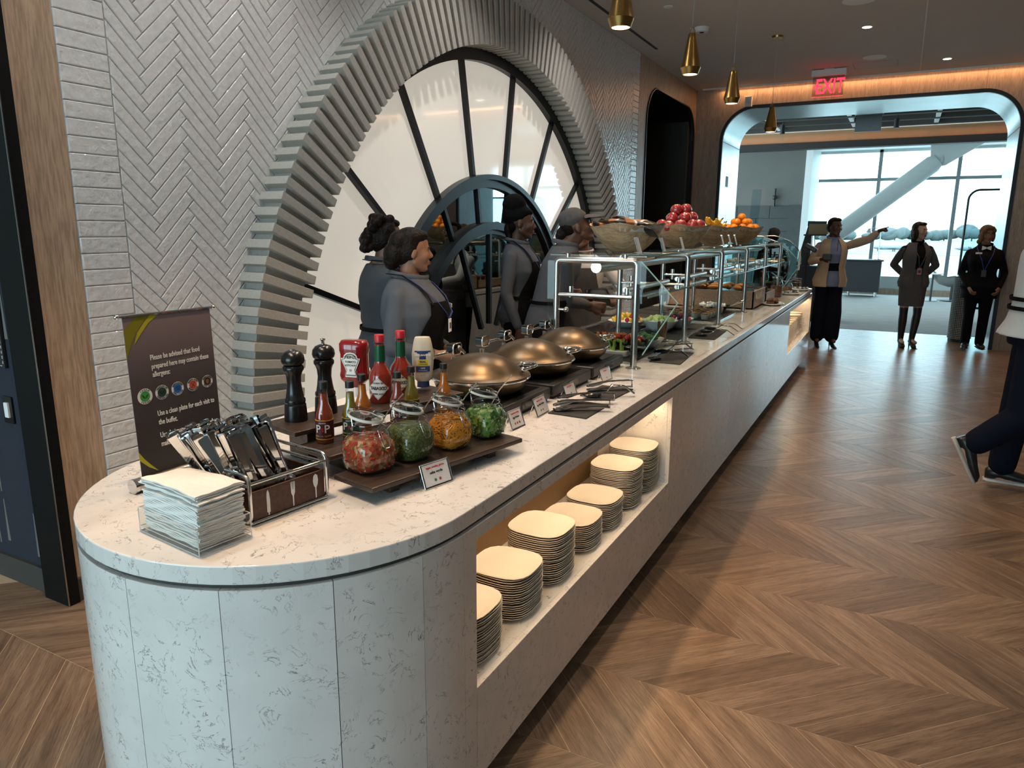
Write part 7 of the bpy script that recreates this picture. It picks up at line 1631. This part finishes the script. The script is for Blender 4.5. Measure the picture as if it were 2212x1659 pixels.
# ---- woman in grey suit
P_ = Person('woman in grey blazer and skirt with pink badge and heels', (1.06, 11.04, 0), math.radians(202), 1.685, bulk=.95, skin='skin_c', vox=.0095)
P_.joints(elr=P_.W((.80, 11.16, 1.10)), wrr=P_.W((.98, 11.24, .92)), ell=P_.W((1.30, 11.18, 1.10)), wrl=P_.W((1.14, 11.25, .92)), anr=(.075, -.01, .11), anl=(-.055, .02, .11)); P_.headm(yaw=math.radians(30)); P_.body(); P_.face(); P_.shirt('black_cloth', .2); P_.lanyard('suit_grey', .635, 'badge_pink')
P_.shell('skirt', 'suit_grey', (.335, .38, .43, .485, .515, .545, .58, .625), .012, -PI, PI, .006, [1.0, 1.05, 1.08, 1.12, 1.02, 1, 1, 1])
jk = Blob(); [P_.sleeve('suit_grey', n_, .85, 1.4, b=jk) for n_ in 'rl']; jk.skin('jacket_sleeves', 'suit_grey', P_.t, .011, 5)
for sd in (-1, 1): P_.shell('jacket_side', 'suit_grey', (.485, .52, .56, .62, .68, .74, .78, .81, .83), .022, sd*.34, sd*PI, .010, [1.14, 1.08, 1.05, 1.08, 1.05, 1.02, 1.03, 1.06, 1.1], n=16)
b_ = Blob()
for n_ in 'rl': J = P_.J; b_.chain(((J['hip'+n_], .075), (J['kn'+n_], .052), (J['kn'+n_].lerp(J['an'+n_], .3), .054), (J['an'+n_], .037), (J['an'+n_]+V3((0, .04, -.05)), .036), (J['an'+n_]+V3((0, .10, -.085)), .030)))
b_.skin('tights', 'tights', P_.t, .011, 3); [P_.shoe(n_, heel=.085) for n_ in 'rl']
P_.hairblob(cap_hair+[((0, -.06, -.04), (.078, .05, .085)), ((.068, -.01, -.04), (.022, .045, .08)), ((-.068, -.01, -.04), (.022, .045, .08)), ((0, -.05, -.10), (.075, .05, .05))], 'hair_brown')
# ---- woman in black suit and headscarf
P_ = Person('woman in black suit with tan headscarf, glasses and white bow tie', (1.83, 11.22, 0), math.radians(183), 1.64, bulk=1.08, skin='skin_a', vox=.0095)
P_.joints(elr=P_.W((1.60, 11.26, 1.02)), wrr=P_.W((1.70, 11.10, .83)), ell=P_.W((2.08, 11.26, 1.02)), wrl=P_.W((2.02, 11.08, .83))); P_.headm(yaw=math.radians(14)); P_.body(); P_.face('lip_red', glasses='black_plastic'); P_.trousers('black_cloth', 1.15); P_.shirt('black_cloth', .92, grow=.022, hem=.42, flare=1.18)
P_.lanyard(drop=.645, badge='suit_grey'); P_.nametag(.775, .45, w=.075); c, hw, hd = P_.ring(.815, .022)
bt = MB()
for sd in (-1, 1): bt.loft([[c+V3((sd*x, hd+.012+y_*.01, z_)) for y_, z_ in ((1, h_), (-1, h_), (-1, -h_), (1, -h_))] for x, h_ in ((.004, .010), (.05, .028))])
bt.build('bow_tie', 'white_print', P_.t); P_.hairblob([((0, -.026, .050), (.090, .098, .088)), ((0, -.06, -.02), (.086, .07, .08)), ((.070, .005, -.02), (.022, .05, .075)), ((-.070, .005, -.02), (.022, .05, .075)), ((0, .045, .090), (.066, .048, .032)), ((.055, .045, .055), (.030, .035, .038)), ((-.055, .045, .055), (.030, .035, .038)), ((.06, -.07, -.09), .035)], 'scarf_tan', 'headscarf'); [P_.shoe(n_) for n_ in 'rl']
# ---- chef walking past
P_ = Person('chef in white jacket and navy trousers striding past the counter', (1.62, 5.05, 0), math.radians(-90), 1.87, True, 1.12, (0, .05), 'skin_c', vox=.009)
P_.joints(knr=P_.W((1.58, 4.93, .50)), anr=P_.W((1.33, 4.93, .275)), fdr=P_.W((1.42, 4.93, 0))-P_.W((1.37-.08, 4.93, .26)), fur=P_.W((2.6, 4.93, .5))-P_.W((1.6, 4.93, 0)), knl=P_.W((1.58, 5.15, .52)), anl=P_.W((1.545, 5.15, .075)), fdl=P_.W((2.545, 5.15, 0))-P_.W((1.545, 5.15, 0)), elr=P_.W((1.80, 4.78, 1.18)), wrr=P_.W((2.02, 4.86, 1.05)), ell=P_.W((1.80, 5.34, 1.18)), wrl=P_.W((2.02, 5.24, 1.05)))
P_.J['hipr'] = P_.W((1.62, 4.95, .93)); P_.J['hipl'] = P_.W((1.62, 5.15, .93)); P_.J['fdr'].z = P_.J['fdr'].z; P_.headm(pitch=math.radians(-5)); P_.body(legs=True); P_.face(); P_.trousers('navy_trouser', 1.22, hem=.075, wide=1.1)
P_.shirt('chef_white', .9, grow=.035, hem=.515, flare=1.22); P_.hairblob(cap_hair, 'hair_brown')
for n_, l_ in (('r', 0), ('l', 0)): so = P_.shoe(n_, 'shoe_black', sole='sole_white'); 
for zf in (.600, .628):
    pts = [P_.ring(zf, .050)[0]+V3((P_.ring(zf, .050)[1]*math.sin(2*PI*i/24), P_.ring(zf, .050)[2]*math.cos(2*PI*i/24), 0)) for i in range(24)]; MB().tube(pts, .013, 6, closed=True, flat=(.25, 1)).build('apron_tie', 'apron_black', P_.t, smooth=60)
# ---- person in black behind the chef
P_ = Person('person in black clothes and shoes walking behind the chef', (2.03, 6.0, 0), math.radians(-80), 1.70, skin='skin_c', vox=.012)
P_.joints(knr=P_.W((2.0, 5.93, .48)), anr=P_.W((1.86, 5.93, .08)), knl=P_.W((2.1, 6.07, .48)), anl=P_.W((2.16, 6.07, .08))); P_.headm(); P_.body(); P_.face(); P_.shirt('black_cloth', .9, hem=.42, flare=1.15); P_.trousers('black_cloth', 1.15); [P_.shoe(n_) for n_ in 'rl']; P_.hairblob(cap_hair, 'hair_brown')
# scratch data no longer needed
bpy.data.scenes.remove(_TS)
